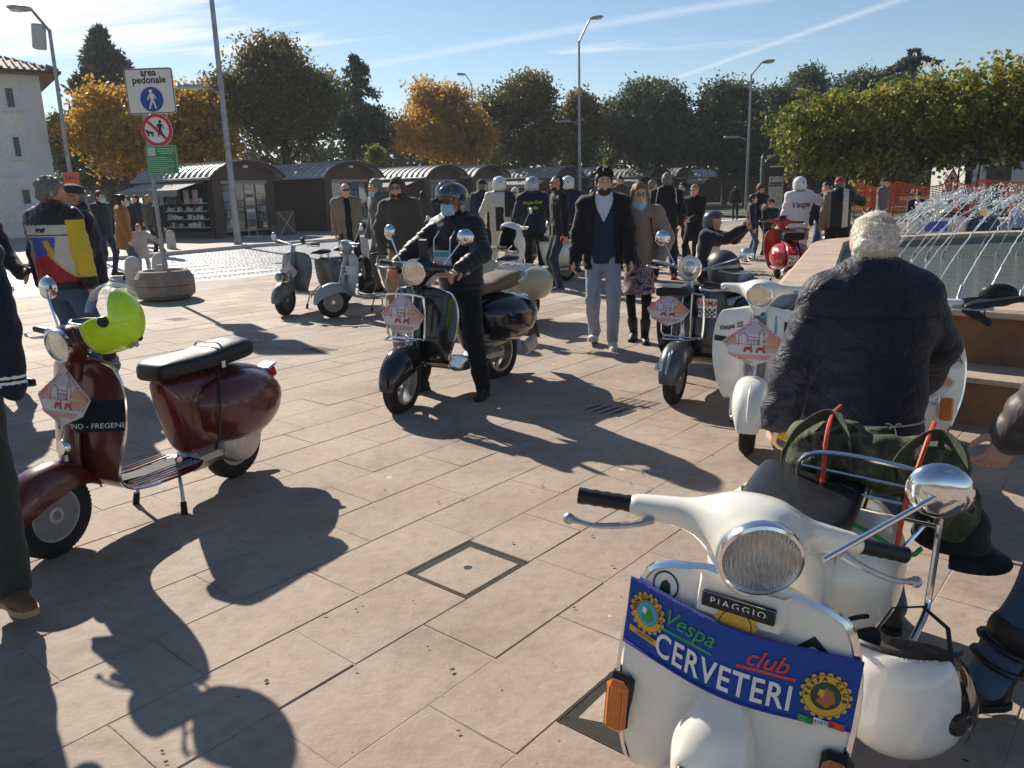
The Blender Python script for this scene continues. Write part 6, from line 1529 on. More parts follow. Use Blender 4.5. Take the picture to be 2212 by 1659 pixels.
    # ---- top garments
    def torso(f,o,hem,bwid=1.0,rip=None,belly=0.0,sh=.072,neck=True,waist=.0):
        f.rc(pel + tv * (hem - .02),pel + tv * .1,.158 * bwid + o,.150 * bwid + o - waist,sc=(fv,.72 + belly),k=.05,rip=rip); f.rc(pel + tv * .1,chest,.150 * bwid + o - waist,.168 * bwid + o,sc=(fv,.70 + belly * .5),k=.05,rip=rip)
        f.rc(chest,nb - tv * .06,.168 * bwid + o,.13 * bwid + o * .6,sc=(fv,.66),k=.05); f.rc(SL + tv * .005,SR + tv * .005,sh + o * .7,k=.06)
        if neck: f.rc(nb - tv * .03,nb + tv * .035 + fv * .005,.078,.070,k=.03)
    def sleeves(f,o,rip=None,cuff=0.0,up=.062,lo=.05):
        for a,b_,c in ((SL,EL,WL),(SR,ER,WR)):
            e = b_ + (c - b_) * (1 - cuff); f.rc(a,b_,up + o,(up + lo) / 2 + o * .9 + .002,k=.03,rip=rip); f.rc(b_,e,(up + lo) / 2 + o * .9 + .002,lo * .86 + o * .8,k=.02,rip=rip)
    if top:
        tops = top if isinstance(top,list) else [top]
        for n_,T in enumerate(tops):
            f = SDF(T.get('h',h),.04); torso(f,T.get('o',.012),T.get('hem',-.08),bw * T.get('bw',1),T.get('rip'),T.get('belly',0),T.get('sh',.072),T.get('neck',True),T.get('waist',0))
            if T.get('skirt'):     # longer coat
                f.rc(pel + tv * .02,pel + tv * (T['skirt']),.162 * bw + T.get('o',.012),.18 * bw + T.get('o',.012),sc=(fv,.76),k=.05)
            hz_ = T['skirt'] if T.get('skirt') else T.get('hem',-.08); f.cut_now(lambda P: hz_ - (P - pel) @ tv,.008)
            if T.get('open'):      # unbuttoned front: a wedge is left open
                w0,w1 = T['open']
                f.cut_now(lambda P: np.minimum((P - pel) @ fv - .0,np.minimum((w0 + (w1 - w0) * np.clip(((P - pel) @ tv) / .5,0,1)) - np.abs((P - pel) @ rv + T.get('ox',0)),.62 - ((P - pel) @ tv))),.015)
            if T.get('sleeve',True): sleeves(f,T.get('so',T.get('o',.012) * .8),T.get('srip',T.get('rip')),T.get('cuff',0.0),T.get('up',.062),T.get('lo',.05))
            if T.get('collar'): f.rc(nb - rv * .0 - tv * .01,nb + tv * (T['collar'] + .01) - fv * .008,.082,.084,k=.015); f.cut_el(nb + tv * (T['collar'] + .06) + fv * .02,(.068,.068,.075),k=.008)
            if T.get('hood'):      # hood lying on the back
                f.rc(nb - fv * .09 - rv * .07 - tv * .02,nb - fv * .09 + rv * .07 - tv * .02,.055,k=.04); f.rc(nb - rv * .1 + tv * .03,nb - fv * .1 + tv * .0,.045,k=.03); f.rc(nb + rv * .1 + tv * .03,nb - fv * .1 + tv * .0,.045,k=.03)
            if T.get('hoodup'):
                f.el(q(0,-.02,.025),(.108,.128,.128),R=HM,k=.03); f.rc(q(0,-.05,-.05),nb - fv * .02,.09,.1,k=.04); f.cut_el(q(0,.115,-.012),(.078,.12,.108),R=HM,k=.012)
            for fn in T.get('sdf',[]): fn(f,J)
            if T.get('folds',1): f.post = folds(seed * 7 + n_,.0055 * T.get('folds',1),T.get('ff',28))
            V,F = f.mesh(); mi = None; ms = T['m']
            if T.get('paint'): mi = T['paint'](V[F].mean(1),J)
            J['top%d' % n_] = np_obj(T.get('name','jacket'),V * s,F,ms,t,mi=mi)
    # ---- trousers or skirt
    if legs:
        f = SDF(legs.get('h',h),.035); o = legs.get('o',.0); th,kn,an = legs.get('th',.088),legs.get('kn',.066),legs.get('an',.056); sc = (fv,.76)
        f.rc(pel - tv * .03,pel + tv * .05,.152 * bw + o,.15 * bw + o,sc=sc,k=.04)
        for a,b_,c in ((HL,KL,AL),(HR,KR,AR)):
            e = c + (b_ - c) * legs.get('crop',.02); f.rc(a,b_,th * (.6 + .4 * bw) + o,kn + o,k=.035); f.rc(b_,e,kn + o,an + o,k=.03)
        if legs.get('skirt'):
            f = SDF(legs.get('h',h),.05); f.rc(pel + tv * .03,pel - tv * .05,.15 * bw,.165 * bw,sc=(fv,.8)); z = legs['skirt']; mid = (KL + KR) / 2 * .5 + (HL + HR) / 2 * .5
            f.rc(pel - tv * .05,pel * (1 - z) + (KL + KR) / 2 * z,.165 * bw,.185,sc=(fv,.85)); f.cut_plane(pel * (1 - z) + (KL + KR) / 2 * z,-A(0,0,1))
        if legs.get('folds',1): f.post = folds(seed * 11 + 5,.0045 * legs.get('folds',1),20,1.4)
        f.cut_plane(pel + tv * .11,tv)
        V,F = f.mesh(); mi = legs['paint'](V[F].mean(1),J) if legs.get('paint') else None; J['legs'] = np_obj(legs.get('name','trousers'),V * s,F,legs['m'],t,mi=mi)
        if legs.get('skirt'):
            f = SDF(h,.03)
            for a,b_,c in ((HL,KL,AL),(HR,KR,AR)): f.rc(a,b_,.074,.054,k=.02); f.rc(b_,c,.054,.04,k=.02)
            V,F = f.mesh(); np_obj('tights',V * s,F,legs['tights'],t)
    # ---- shoes
    sh = shoes or dict(m=SHOED)
    for sg,a,kn_,ta in ((-1,AL,KL,po['tl']),(1,AR,KR,po['tr'])):
        yaw = ta; R0 = base @ rotm((0,0,1),yaw) @ rotm((1,0,0),po.get('pitch_l' if sg < 0 else 'pitch_r',0)); w = lambda x,y,z: a + R0 @ A(x,y,z - .085)
        f = SDF(min(h,.011),.025); f.rc(w(0,-.045,.045),w(0,.05,.04),.040,.042,sc=(R0[:,0],.95)); f.rc(w(0,.05,.04),w(0,.155,.03),.044,.034,sc=(R0[:,2],.8)); f.rc(w(0,-.03,.06),w(0,-.02,.10) if not sh.get('boot') else a + nrm(kn_ - a) * (.03 + sh['boot']),.042,.043 if not sh.get('boot') else sh.get('br',.06)); f.cut_plane(w(0,0,.018),-R0[:,2])
        V,F = f.mesh(); so_ = np_obj('shoe' if not sh.get('boot') else 'boot',V * s,F,sh['m'],t)
        b = MB(); prof = [(0,-.09),(.03,-.08),(.04,-.05),(.036,.02),(.046,.08),(.044,.13),(.03,.175),(0,.188)]; L = [(-x,y) for x,y in prof] + [(x,y) for x,y in prof[::-1][1:-1]]
        b.prism([(p[0] * sg,p[1]) for p in L][::(1 if sg > 0 else -1)][::-1],w(0,0,0) * s,R0[:,0] * s,R0[:,1] * s,.024 / max(s,.1) * s); b.build('sole',sh.get('sole',SOLED),so_)
    # ---- hair, beard, head wear
    if hair:
        st = hair['st']; hm = hair['m']; hh = .009 if h < .012 else .012
        if st in ('short','long','bun','curly','messy'):
            f = SDF(hh,.02); v = hair.get('v',.008); f.el(q(0,-.016,.037),(.080 + v,.100 + v,.092 + v * 1.3),R=HM); f.el(q(0,-.045,-.02),(.074 + v * .6,.066 + v * .5,.075),R=HM)
            if st == 'curly':
                for i in range(26): a = rs.uniform(0,6.28); e = rs.uniform(.1,1.3); f.el(q(.085 * math.cos(a) * math.cos(e),-.015 + .1 * math.sin(a) * math.cos(e),.045 + .098 * math.sin(e)),(.031,.031,.03),k=.012)
            if st == 'long':
                for sg in (-1,1):
                    f.rc(q(sg * .07,-.01,.03),q(sg * .085,-.02,-.09),.026,.03,k=.03); f.rc(q(sg * .085,-.02,-.09),nb + rv * sg * .10 + fv * hair.get('fwd',.0) - tv * hair.get('len',.06),.03,.022,k=.03)
                f.rc(q(0,-.075,.0),nb - fv * .08 - tv * hair.get('len',.06) * 1.6,.07,.06,k=.04,sc=(fv,.6))
            if st == 'bun': f.el(q(0,-.09,.10),(.042,.042,.042),k=.015)
            fl = hair.get('line',.058)      # hair line: the face is cut away
            f.cut(lambda P: np.minimum(((P - hc) @ HM)[...,1] - .044 + .7 * np.maximum(-((P - hc) @ HM)[...,2] + .01,0),fl + .012 - .35 * np.abs(((P - hc) @ HM)[...,0]) - ((P - hc) @ HM)[...,2]),.012)
            f.post = folds(seed + 31,hair.get('rough',.004),60,1.0); V,F = f.mesh(); J['hair'] = np_obj('hair',V * s,F,hm,t)
        elif st == 'fringe':       # bald crown, hair round the back and sides
            f = SDF(hh,.02); f.el(q(0,-.03,-.002),(.085,.092,.06),R=HM); f.cut(lambda P: np.minimum(((P - hc) @ HM)[...,1] - .012,1),.01); f.post = folds(seed + 31,.004,60,1.0); V,F = f.mesh(); np_obj('hair',V * s,F,hm,t)
        elif st == 'crop':
            f = SDF(hh,.02); f.el(q(0,-.014,.034),(.0785,.0985,.0905),R=HM); f.el(q(0,-.045,-.02),(.072,.062,.06),R=HM)
            f.cut(lambda P: np.minimum(((P - hc) @ HM)[...,1] - .0 + .5 * np.maximum(((P - hc) @ HM)[...,2] - .03,0),.082 - ((P - hc) @ HM)[...,2]),.012); V,F = f.mesh(); np_obj('hair',V * s,F,hm,t)
        if hair.get('beard'):
            f = SDF(hh,.02); B = hair['beard']; f.el(q(0,.022,-.056),(.064 + B,.075 + B,.068 + B),R=HM); f.cut(lambda P: ((P - hc) @ HM)[...,2] + .030 + .35 * np.maximum(.03 - ((P - hc) @ HM)[...,1],-.04) * -1,.012); f.cut_el(q(0,.115,-.058),(.026,.03,.014),R=HM,k=.01); f.cut(lambda P: -((P - hc) @ HM)[...,1] - .005,.01); f.post = folds(seed + 3,.002,90,1.0); V,F = f.mesh(); np_obj('beard',V * s,F,hair.get('bm',hm),t)
    ex = extras or {}
    if ex.get('glasses'):
        gm = ex['glasses']; dark = ex.get('dark',True)
        for sg in (-1,1):
            b = MB(); c = q(sg * .033,.104,.012)
            ring = [c + HM @ A(.024 * math.cos(a),-.012 * abs(math.cos(a)) * (1 if math.cos(a) * sg > 0 else 0),.019 * math.sin(a)) for a in np.linspace(0,2 * PI,15)[:-1]]
            b.tube([p * s for p in ring],.0028 * s,5,closed=True); fr = b.build('spectacles',gm,t)
            b = MB(); b.add([p * s for p in ring],[list(range(len(ring)))]); b.build('lens',mat('sunglass lens',(.01,.01,.012),.1,spec=.8) if dark else CLEAR,fr,smooth=False)
            b = MB(); b.tube([q(sg * .056,.092,.018) * s,q(sg * .078,.05,.018) * s,q(sg * .082,-.01,.014) * s],.0026 * s,5); b.build('temple',gm,fr)
        b = MB(); b.tube([q(-.01,.108,.018) * s,q(.01,.108,.018) * s],.0026 * s,5); b.build('bridge',gm,t)
    if ex.get('mask') is not None:
        dz = ex['mask']; G = [[q(.072 * math.sin(a) * (1 - .12 * e * e),.034 + .078 * math.cos(a) - .010 * e * e + (.008 if abs(a) < .3 else 0) - (0.02 if dz else 0),-.050 + .046 * e - dz) * s for e in np.linspace(-1,1,7)] for a in np.linspace(-1.25,1.25,15)]
        b = MB(); b.sheet(G,.003); mk_ = b.build('face_mask',BLUEMASK,t)
        for sg in (-1,1): b = MB(); b.tube([q(sg * .068,.058,-.025 - dz) * s,q(sg * .083,.0,.01 - dz * .5) * s,q(sg * .068,.058,-.075 - dz) * s],.0018 * s,4); b.build('ear_loop',WHITEP,mk_)
    if ex.get('cap'):
        cm,kind = ex['cap']; f = SDF(.011,.02)
        if kind == 'flat': f.el(q(0,.005,.075),(.10,.125,.05),R=HM); f.el(q(0,-.02,.055),(.088,.1,.06),R=HM); f.rc(q(-.05,.10,.055),q(.05,.10,.055),.014,k=.03); f.cut_plane(q(0,0,.032),HM @ A(0,.12,-1))
        elif kind == 'beanie': f.el(q(0,-.015,.04),(.088,.106,.1),R=HM); f.cut_plane(q(0,0,.03),HM @ A(0,-.15,-1))
        else: f.el(q(0,-.01,.045),(.086,.104,.085),R=HM); f.cut_plane(q(0,0,.045),HM @ A(0,0,-1)); f.rc(q(-.04,.12,.052),q(.04,.12,.052),.03,k=.02,sc=(HM[:,2],.25))
        V,F = f.mesh(); np_obj('cap',V * s,F,cm,t)
    if ex.get('bandana'):
        f = SDF(.011,.02); f.el(q(0,-.014,.036),(.084,.104,.096),R=HM); f.cut(lambda P: np.minimum(((P - hc) @ HM)[...,1] - .06,.062 - ((P - hc) @ HM)[...,2]),.01); f.cut_plane(q(0,0,.0),HM @ A(0,-.35,-1)); f.rc(q(.0,-.1,-.02),q(.02,-.12,-.08),.022,.012); V,F = f.mesh(); np_obj('bandana',V * s,F,ex['bandana'],t)
    if helm:
        hk = dict(helm); hk.setdefault('h',.010 if h < .012 else .014); hk.setdefault('nm','helmet'); sm = hk.pop('shell'); helmet_parts(t,HM,q(0,0,.0) * s,sm,s=s * .98,**hk)
    return t,J
def on_back(J,geo,z,m,nm='back_lettering',front=False,off=.004,key='top0',dx=0.0,ang=0.0):
    """press flat lettering on to the back (or front) of a garment"""
    o = J[key]; me = o.data; bv = BVHTree.FromPolygons([v.co for v in me.vertices],[tuple(p.vertices) for p in me.polygons])
    V,F = geo; s = J['s']; c = (J['pel'] + J['tv'] * z) * s; rv,tv,fv = J['rv'],J['tv'],J['fv']; sg = 1 if front else -1; out = []
    for x,y,_ in V:
        x,y = x * math.cos(ang) - y * math.sin(ang),x * math.sin(ang) + y * math.cos(ang)
        p = c + rv * (x * (-1 if front else 1) + dx) + tv * y + fv * sg * .5; h = bv.ray_cast(Vector(p),Vector(-fv * sg)); q = np.array(h[0]) if h[0] is not None else c + rv * x + tv * y + fv * sg * .15; out.append(q + fv * sg * off)
    b = MB(); b.add(out,F); return b.build(nm,m,J['t'] if False else o,smooth=False)
# ------------------------------------------------------------------ the scooters
def w2l(t,p):
    """world point into a thing's local frame"""
    m = t.matrix_basis.inverted() if False else (Matrix.Translation(t.location) @ t.rotation_euler.to_matrix().to_4x4() @ Matrix.Diagonal((*t.scale,1))).inverted(); return np.array(m @ Vector(tuple(p)))
OXB = paint('oxblood enamel',C('#5c1b19'),.25,.10); IVORY = paint('ivory enamel',C('#efe8d8'),.25,.08); BLK = paint('black enamel',(.010,.012,.016),.16,.05); SLATE = paint('slate blue enamel',C('#39444d'),.3,.12)
GREYG = paint('field grey enamel',C('#5b5c56'),.5,.3); GREYB = paint('pale blue grey enamel',C('#8d9a9c'),.42,.25); PALEG = paint('pale grey green enamel',C('#a9aa93'),.32,.18); RED = paint('bright red enamel',C('#a51a20'),.2,.05); WHT = paint('white enamel',C('#e4e2da'),.26,.12)
NAVY = cloth('navy banner cloth',C('#161d33'),var=.15,bump=.15,fold=20); BLUEB = cloth('royal blue banner cloth',C('#17469a'),var=.12,bump=.12,fold=16,rough=.6); TEND = cloth('white banner',C('#c9c5bd'),var=.08,bump=.1)
PATH0 = [(.335,.875,.10,.015),(.345,.862,.19,.03),(.355,.83,.248,.05),(.372,.72,.285,.07),(.398,.58,.288,.075),(.412,.46,.268,.06),(.392,.345,.238,.03)]
SWK = [1.0,0.0]
def shield_x(y,z,wd=1.0):
    z = z - SWK[1]; zs = [p[1] for p in PATH0][::-1]; f = lambda i: float(np.interp(z,zs,[p[i] for p in PATH0][::-1])); u = min(1.0,abs(y) / (f(2) * wd)); return f(0) - f(3) * SWK[0] * u ** 2.2
def front_sheet(root,nm,m,y0,y1,zt,zb,wd=1.0,off=.012,bump=.0,th=.003,slope=0.0,nu=25,nv=9):
    G = []
    for u in np.linspace(0,1,nu):
        y = y0 + (y1 - y0) * u; row = []
        for v in np.linspace(0,1,nv): z = zt + (zb - zt) * v + slope * (u - .5); row.append((shield_x(y,z,wd) + off + bump * math.exp(-(y / .15) ** 2),y,z))
        G.append(row)
    b = MB(); b.sheet(G,-th); return b.build(nm,m,root,ang=60)
def front_print(root,geo,m,yc,zc,wd=1.0,off=.016,bump=0.0,slope=0.0,L=.56,nm='lettering',ang=0.0):
    V,F = geo; out = []
    for x,y,_ in V:
        x,y = x * math.cos(ang) - y * math.sin(ang),x * math.sin(ang) + y * math.cos(ang); yy = yc + x; zz = zc + y + slope * (yy / L); out.append((shield_x(yy,zz,wd) + off + bump * math.exp(-(yy / .15) ** 2),yy,zz))
    b = MB(); b.add(out,F); return b.build(nm,m,root,smooth=False)
def fan(pts): return [(p[0],p[1],0) for p in pts],[list(range(len(pts)))]
def gear(r,n=18,d=.12):
    P = []
    for i in range(n):
        for a,q in ((0,1),(.22,1 + d),(.55,1 + d),(.77,1)): t = 2 * PI * (i + a) / n; P.append((r * q * math.cos(t),r * q * math.sin(t)))
    return P
def circ(r,n=24,sx=1.0): return [(sx * r * math.cos(2 * PI * i / n),r * math.sin(2 * PI * i / n)) for i in range(n)]
def arc_text(s,r,size,a0,a1):
    V,F = [],[]
    for i,ch in enumerate(s):
        if ch == ' ': continue
        a = a0 + (a1 - a0) * (i + .5) / len(s); v,f = text_geo(ch,size,bold=.0004); rot = a - PI / 2; o = len(V)
        V += [(r * math.cos(a) + x * math.cos(rot) - y * math.sin(rot),r * math.sin(a) + x * math.sin(rot) + y * math.cos(rot),0) for x,y,_ in v]; F += [[k + o for k in q] for q in f]
    return V,F
GOLD = mat('gold print',C('#d9a93c'),.5); GREENP = mat('green print',C('#2f9a4a'),.5); SKYP = mat('turquoise print',C('#4aa7c4'),.5); DKGREEN = mat('dark green print',C('#2c4a30'),.5); BROWNP = mat('brown print',C('#b0683f'),.5); CREDP = mat('coral red print',C('#d9452f'),.5)
def emblem(root,yc,zc,r,kw,centre,words,ribbon):
    P = lambda geo,m,off,nm='emblem_part',ang=0: front_print(root,geo,m,yc,zc,off=off,nm=nm,ang=ang,**kw)
    P(fan(gear(r)),GOLD,.0165,'emblem'); P(fan(circ(r * .99,30)),BLACKPR,.0168); P(fan(circ(r * .96,30)),GOLD,.0171); P(fan(circ(r * .66,26)),BLACKPR,.0174); P(fan(circ(r * .63,26)),centre[0],.0177)
    P(([(x * 1,y - r * .1,0) for x,y in [(-r * .4,-r * .2),(r * .1,-r * .45),(r * .45,-r * .1),(r * .3,r * .35),(-r * .05,r * .5),(-r * .2,r * .1)]],[[0,1,2,3,4,5]]),centre[1],.018); P(([(-r * .35,r * .0,0),(-r * .1,-r * .1,0),(-r * .05,r * .25,0),(-r * .3,r * .3,0)],[[0,1,2,3]]),centre[2],.0182)
    P(arc_text(words,r * .80,r * .27,PI * 1.08,-PI * .08),BLACKPR,.0184,'emblem_lettering')
    y = -r * 1.3
    for k,m in enumerate(ribbon): w = 2 * r / len(ribbon); x0 = -r + k * w; P(([(x0,y + r * .2,0),(x0,y - r * .12,0),(x0 + w,y - r * .12 - .1 * r,0),(x0 + w,y + r * .1,0)],[[0,1,2,3]]),m,.0165,'emblem_ribbon')
    V,F = text_geo('CERVETERI',r * .24); P(([(a,b - r * 1.3,0) for a,b,_ in V],F),BLACKPR,.0185,'emblem_lettering')

P1 = [(a,.24 + (z - .24) * 1.13,w,s_) for a,z,w,s_ in [(.335,.875,.10,.015),(.345,.862,.19,.03),(.355,.83,.248,.05),(.372,.72,.285,.07),(.398,.58,.288,.075),(.412,.46,.268,.06),(.392,.345,.238,.03),(.32,.275,.215,.004),(.2,.245,.21,-.004),(.0,.238,.208,-.01),(-.16,.238,.195,-.012),(-.23,.25,.16,-.01)]]
# 1 oxblood scooter in the left foreground
s1 = scooter('oxblood red scooter with fluorescent helmet hung on its bar',(-1.94,4.0),(-.444,-.896),OXB,steer=.10,rim=mat('pale alloy wheel',(.6,.6,.58),.35,.4,var=.12,vs=20),hz=1.05,cowlb=.15,path=P1,mirrors=[((.285,-.16,1.07),(.20,-.30,1.28),.06,dict(mid=(.27,-.22,1.23)))],enginem=ALU,width=.93,
             seatsec=[(-.055,.80,.75,.07),(-.065,.825,.74,.10),(-.12,.845,.74,.128),(-.3,.848,.745,.14),(-.42,.85,.745,.14),(-.50,.862,.745,.14),(-.62,.872,.75,.138),(-.70,.875,.755,.13),(-.745,.865,.765,.12),(-.752,.83,.78,.10)])
s1.scale = (.95,.95,.95)
front_sheet(s1,'club_banner',NAVY,-.275,.275,.755,.60,.93,.014,.05)
V,F = text_geo('FIUMICINO - FREGENE',.036); front_print(s1,(V,F),WHITEP,.10,.63,.93,.0195,.05)
rally_plate(s1,(.462,.03,.775),(0,1,0),(-.13,.12,1),.40)
b = MB(); b.lathe([(0,.02),(.035,.02),(.042,.008),(.042,-.02)],(.485,0,.525),(1,0,.1),20); hn = b.build('horn',CHROME,s1)
b = MB(); b.tube([(-.44,.118,.735),(-.36,.21,.67),(-.295,.262,.55),(-.275,.255,.40),(-.285,.20,.30)],.007,6); b.build('cowl_piping',BLACKP,s1)
b = MB(); b.tube(catmull([(-.50,-.142,.755),(-.50,-.10,.873),(-.50,0,.879),(-.50,.10,.873),(-.50,.142,.755)],16),.007,5,flat=.5); sb = b.build('seat_strap',BLACKP,s1)
b = MB(); b.box((-.47,.144,.765),(.028,.004,.04),bev=.001); b.build('seat_tag',WHITEP,s1)
b = MB(); b.lathe([(0,.012),(.018,.012),(.024,0)],(-.10,.1,.285),(.1,1,0),14); b.build('brake_pedal_cap',CHROME,s1)
b = MB(); b.lathe([(0,.005),(.026,.004),(.03,0),(.03,-.01)],(-.135,.0,.63),(1,0,.2),16); b.build('petrol_tap',CHROME,s1)
b = MB(); b.lathe([(0,.125),(.10,.12),(.155,.10),(.165,.06)],(-.60,0,.275),(0,1,0),28); b.build('drum_cover',ALU,s1)
FLUO = mat('fluorescent yellow plastic',C('#c8ef1e'),.22,coat=.5)
hp = atd(236,690,3.66)
hm1 = helmet('fluorescent yellow green open helmet with raised clear visor on red scooter',hp,np.stack([A(0,1,0),A(-.2,0,.98),A(.98,0,.2)],1),FLUO,visor=CLEAR,vrot=.4,h=.006,s=.98)
for (x,z,r) in ((.128,.02,.026),(.126,-.06,.006),(.118,.07,.006)): pass

# 2 white scooter with the blue banner
P2 = [(a,z - (.045 if z > .5 else .02 if z > .3 else 0),w,q * .4) for a,z,w,q in [(.335,.875,.10,.015),(.345,.862,.19,.03),(.355,.83,.248,.05),(.372,.72,.285,.07),(.398,.58,.288,.075),(.412,.46,.268,.06),(.392,.345,.238,.03),(.32,.275,.215,.004),(.2,.245,.21,-.004),(.0,.238,.208,-.01),(-.16,.238,.195,-.012),(-.23,.25,.16,-.01)]]
SWK[:] = [.4,-.045]
S2 = (.592,1.822); s2 = scooter('ivory scooter with blue club banner and camouflage bag',S2,(-.505,-.863),IVORY,steer=.46,hz=.945,droop=.05,lean=-.08,lens_fine=True,fine=True,width=.85,path=P2,crest=None,fork_top=(.49,0,.47),lamp_r=.075,trim_r=.011,seat='bench',stand=False,headm=IVORY,horn=False,cast=False,
             seatsec=[(-.08,.79,.75,.09),(-.095,.81,.735,.12),(-.2,.815,.735,.145),(-.35,.815,.74,.15),(-.46,.815,.745,.148),(-.50,.805,.755,.14),(-.515,.78,.77,.12)])
kw = dict(wd=.85,bump=.03,slope=-.03)
front_sheet(s2,'club_banner',BLUEB,-.246,.246,.75,.60,.85,.013,.03,slope=-.03,nu=33,nv=11)
b = MB()
for zz in (.748,.602): b.tube([(shield_x(y,zz,.85) + .0155 + .03 * math.exp(-(y / .15) ** 2),y,zz - .03 * (y / .536)) for y in np.linspace(-.244,.244,30)],.0028,5)
b.build('banner_hem',cloth('violet hem',C('#3a3a9a'),var=.1),s2)
V,F = text_geo('CERVETERI',.072,bold=.0012,spacing=1.1); V = [(x * .78,y,0) for x,y,_ in V]; front_print(s2,(V,F),WHITEP,-.016,.638,off=.0165,**kw)
V,F = text_geo('Vespa',.05,shear=.35,bold=.0003); front_print(s2,(V,F),GREENP,-.095,.707,off=.0165,**kw); front_print(s2,([(-.065,-.028,0),(.06,-.026,0),(.06,-.032,0),(-.065,-.034,0)],[[3,2,1,0]]),GREENP,-.095,.707,off=.0165,**kw)
V,F = text_geo('club',.05,shear=.35,bold=.0005); front_print(s2,(V,F),CREDP,.072,.703,off=.0165,**kw); front_print(s2,([(-.055,-.022,0),(.06,-.02,0),(.06,-.026,0),(-.055,-.028,0)],[[3,2,1,0]]),CREDP,.072,.703,off=.0165,**kw)
emblem(s2,-.193,.69,.04,kw,(SKYP,GREENP,WHITEP),'VESPA CLUB D ITALIA',[GOLD]); emblem(s2,.19,.663,.043,kw,(DKGREEN,BROWNP,GOLD),'VESPA CLUB',[GREENP,WHITEP,CREDP])
# badge, stickers, indicators, horn grille
def sticker(y,z,geo,m,off,nm='sticker'): return front_print(s2,geo,m,y,z,wd=.85,off=off,nm=nm)
b = MB(); b.loft([[(shield_x(0,z) + dx,y,z) for y,dx in ((-.095,.004),(-.085,.024),(0,.03),(.085,.024),(.095,.004))] for z in (.823,.785,.755)],wrap=False,caps=False); b.build('column_panel',IVORY,s2)
b = MB(); b.box((shield_x(0,.79) + .033,.0,.79),(.008,.15,.035),R=rotm((0,1,0),-.12),bev=.002); bd = b.build('badge',BLACKPR,s2);
b = MB(); b.tube([(shield_x(0,.79) + .0375 + dz * .12,y,.79 + dz) for y,dz in ((-.074,.0165),(.074,.0165),(.074,-.0165),(-.074,-.0165))],.0012,4,closed=True); b.build('badge_border',CHROME,bd)
V,F = text_geo('PIAGGIO',.023,spacing=1.35); b = MB(); b.add([(shield_x(0,.79) + .0382 + y * .12,x,.79 + y) for x,y,_ in V],F); b.build('lettering',WHITEP,bd,smooth=False)
sticker(-.165,.77,fan(circ(.032)),WHITEP,.008); sticker(-.165,.77,([(x,y,0) for x,y in circ(.031)] + [(x,y,0) for x,y in circ(.027)],[[i,(i + 1) % 24,24 + (i + 1) % 24,24 + i] for i in range(24)]),BLACKPR,.0085); sticker(-.165,.767,fan([(-.014,-.012),(.014,-.012),(.01,.008),(0,.016),(-.01,.008)]),BLACKPR,.0088)
sticker(.15,.73,fan([(-.055,-.02),(.0,.03),(.055,-.02),(.04,-.05),(-.04,-.05)]),BLACKPR,.008); sticker(.15,.727,fan([(-.02,0),(0,.012),(.022,.002),(.012,-.014),(-.012,-.018)]),WHITEP,.0086)
sticker(0,.75,fan(gear(.04)),GOLD,.034); sticker(0,.75,fan(circ(.034)),BLACKPR,.0346); sticker(0,.75,fan(circ(.032)),GOLD,.0350)
for sg in (-1,1):
    y = sg * .232; x = shield_x(y,.47,.85); b = MB(); b.box((x + .012,y,.47),(.03,.062,.145),bev=.012); i0 = b.build('indicator',BLACKP,s2); b = MB(); b.box((x + .034,y,.47),(.028,.052,.132),bev=.013); b.build('indicator_lens',AMBER,i0)
    b = MB()
    for q in range(8): b.box((x + .0485,y - .02 + q * .0057,.47),(.002,.0022,.11))
    o = b.build('lens_ribs',AMBER,i0,smooth=False); o['kind'] = 'stuff'
f = SDF(.008,.04); f.rc((.385,0,.60),(.435,0,.48),.045,.075,sc=((1,0,0),.75)); f.rc((.435,0,.48),(.45,0,.38),.078,.085,sc=((1,0,0),.8)); f.bx((.47,0,.42),A(.045,.072,.075),.03,k=.03); V,F = f.mesh(); hc_ = np_obj('horn_cover',V,F,IVORY,s2)
for r_ in range(6):
    b = MB(); b.box((.522 - abs(r_ - 2.5) * .001,0,.465 - r_ * .018),(.008,.105,.011),R=rotm((0,1,0),.18),bev=.002); b.build('grille_slot',BLACKM,hc_)
b = MB()
for q in range(7): b.box((.525,-.048 + q * .016,.42),(.006,.003,.11),R=rotm((0,1,0),.02))
o = b.build('grille_bars',IVORY,hc_,smooth=False); o['kind'] = 'stuff'
mp_ = atd(2030,1062,1.52); ml = w2l(s2,mp_); Ms = steer_m(.46); unst = lambda p: (A(*p) - STEER_O) @ Ms + STEER_O
mirror(s2,unst(w2l(s2,atd(1778,1210,1.36))),ml * 0 + unst(ml),.062,face=unst(ml) * 0 + A(-.9,.25,.1),M=Ms,o=STEER_O,rx=1.05)
b = MB(); b.tube(catmull([(-.05,.10,.24),(-.02,.2,.14),(.0,.27,.03),(.0,.285,.0)],7),.011,8); b.build('side_stand',STEEL,s2)
SWK[:] = [1.0,0.0]
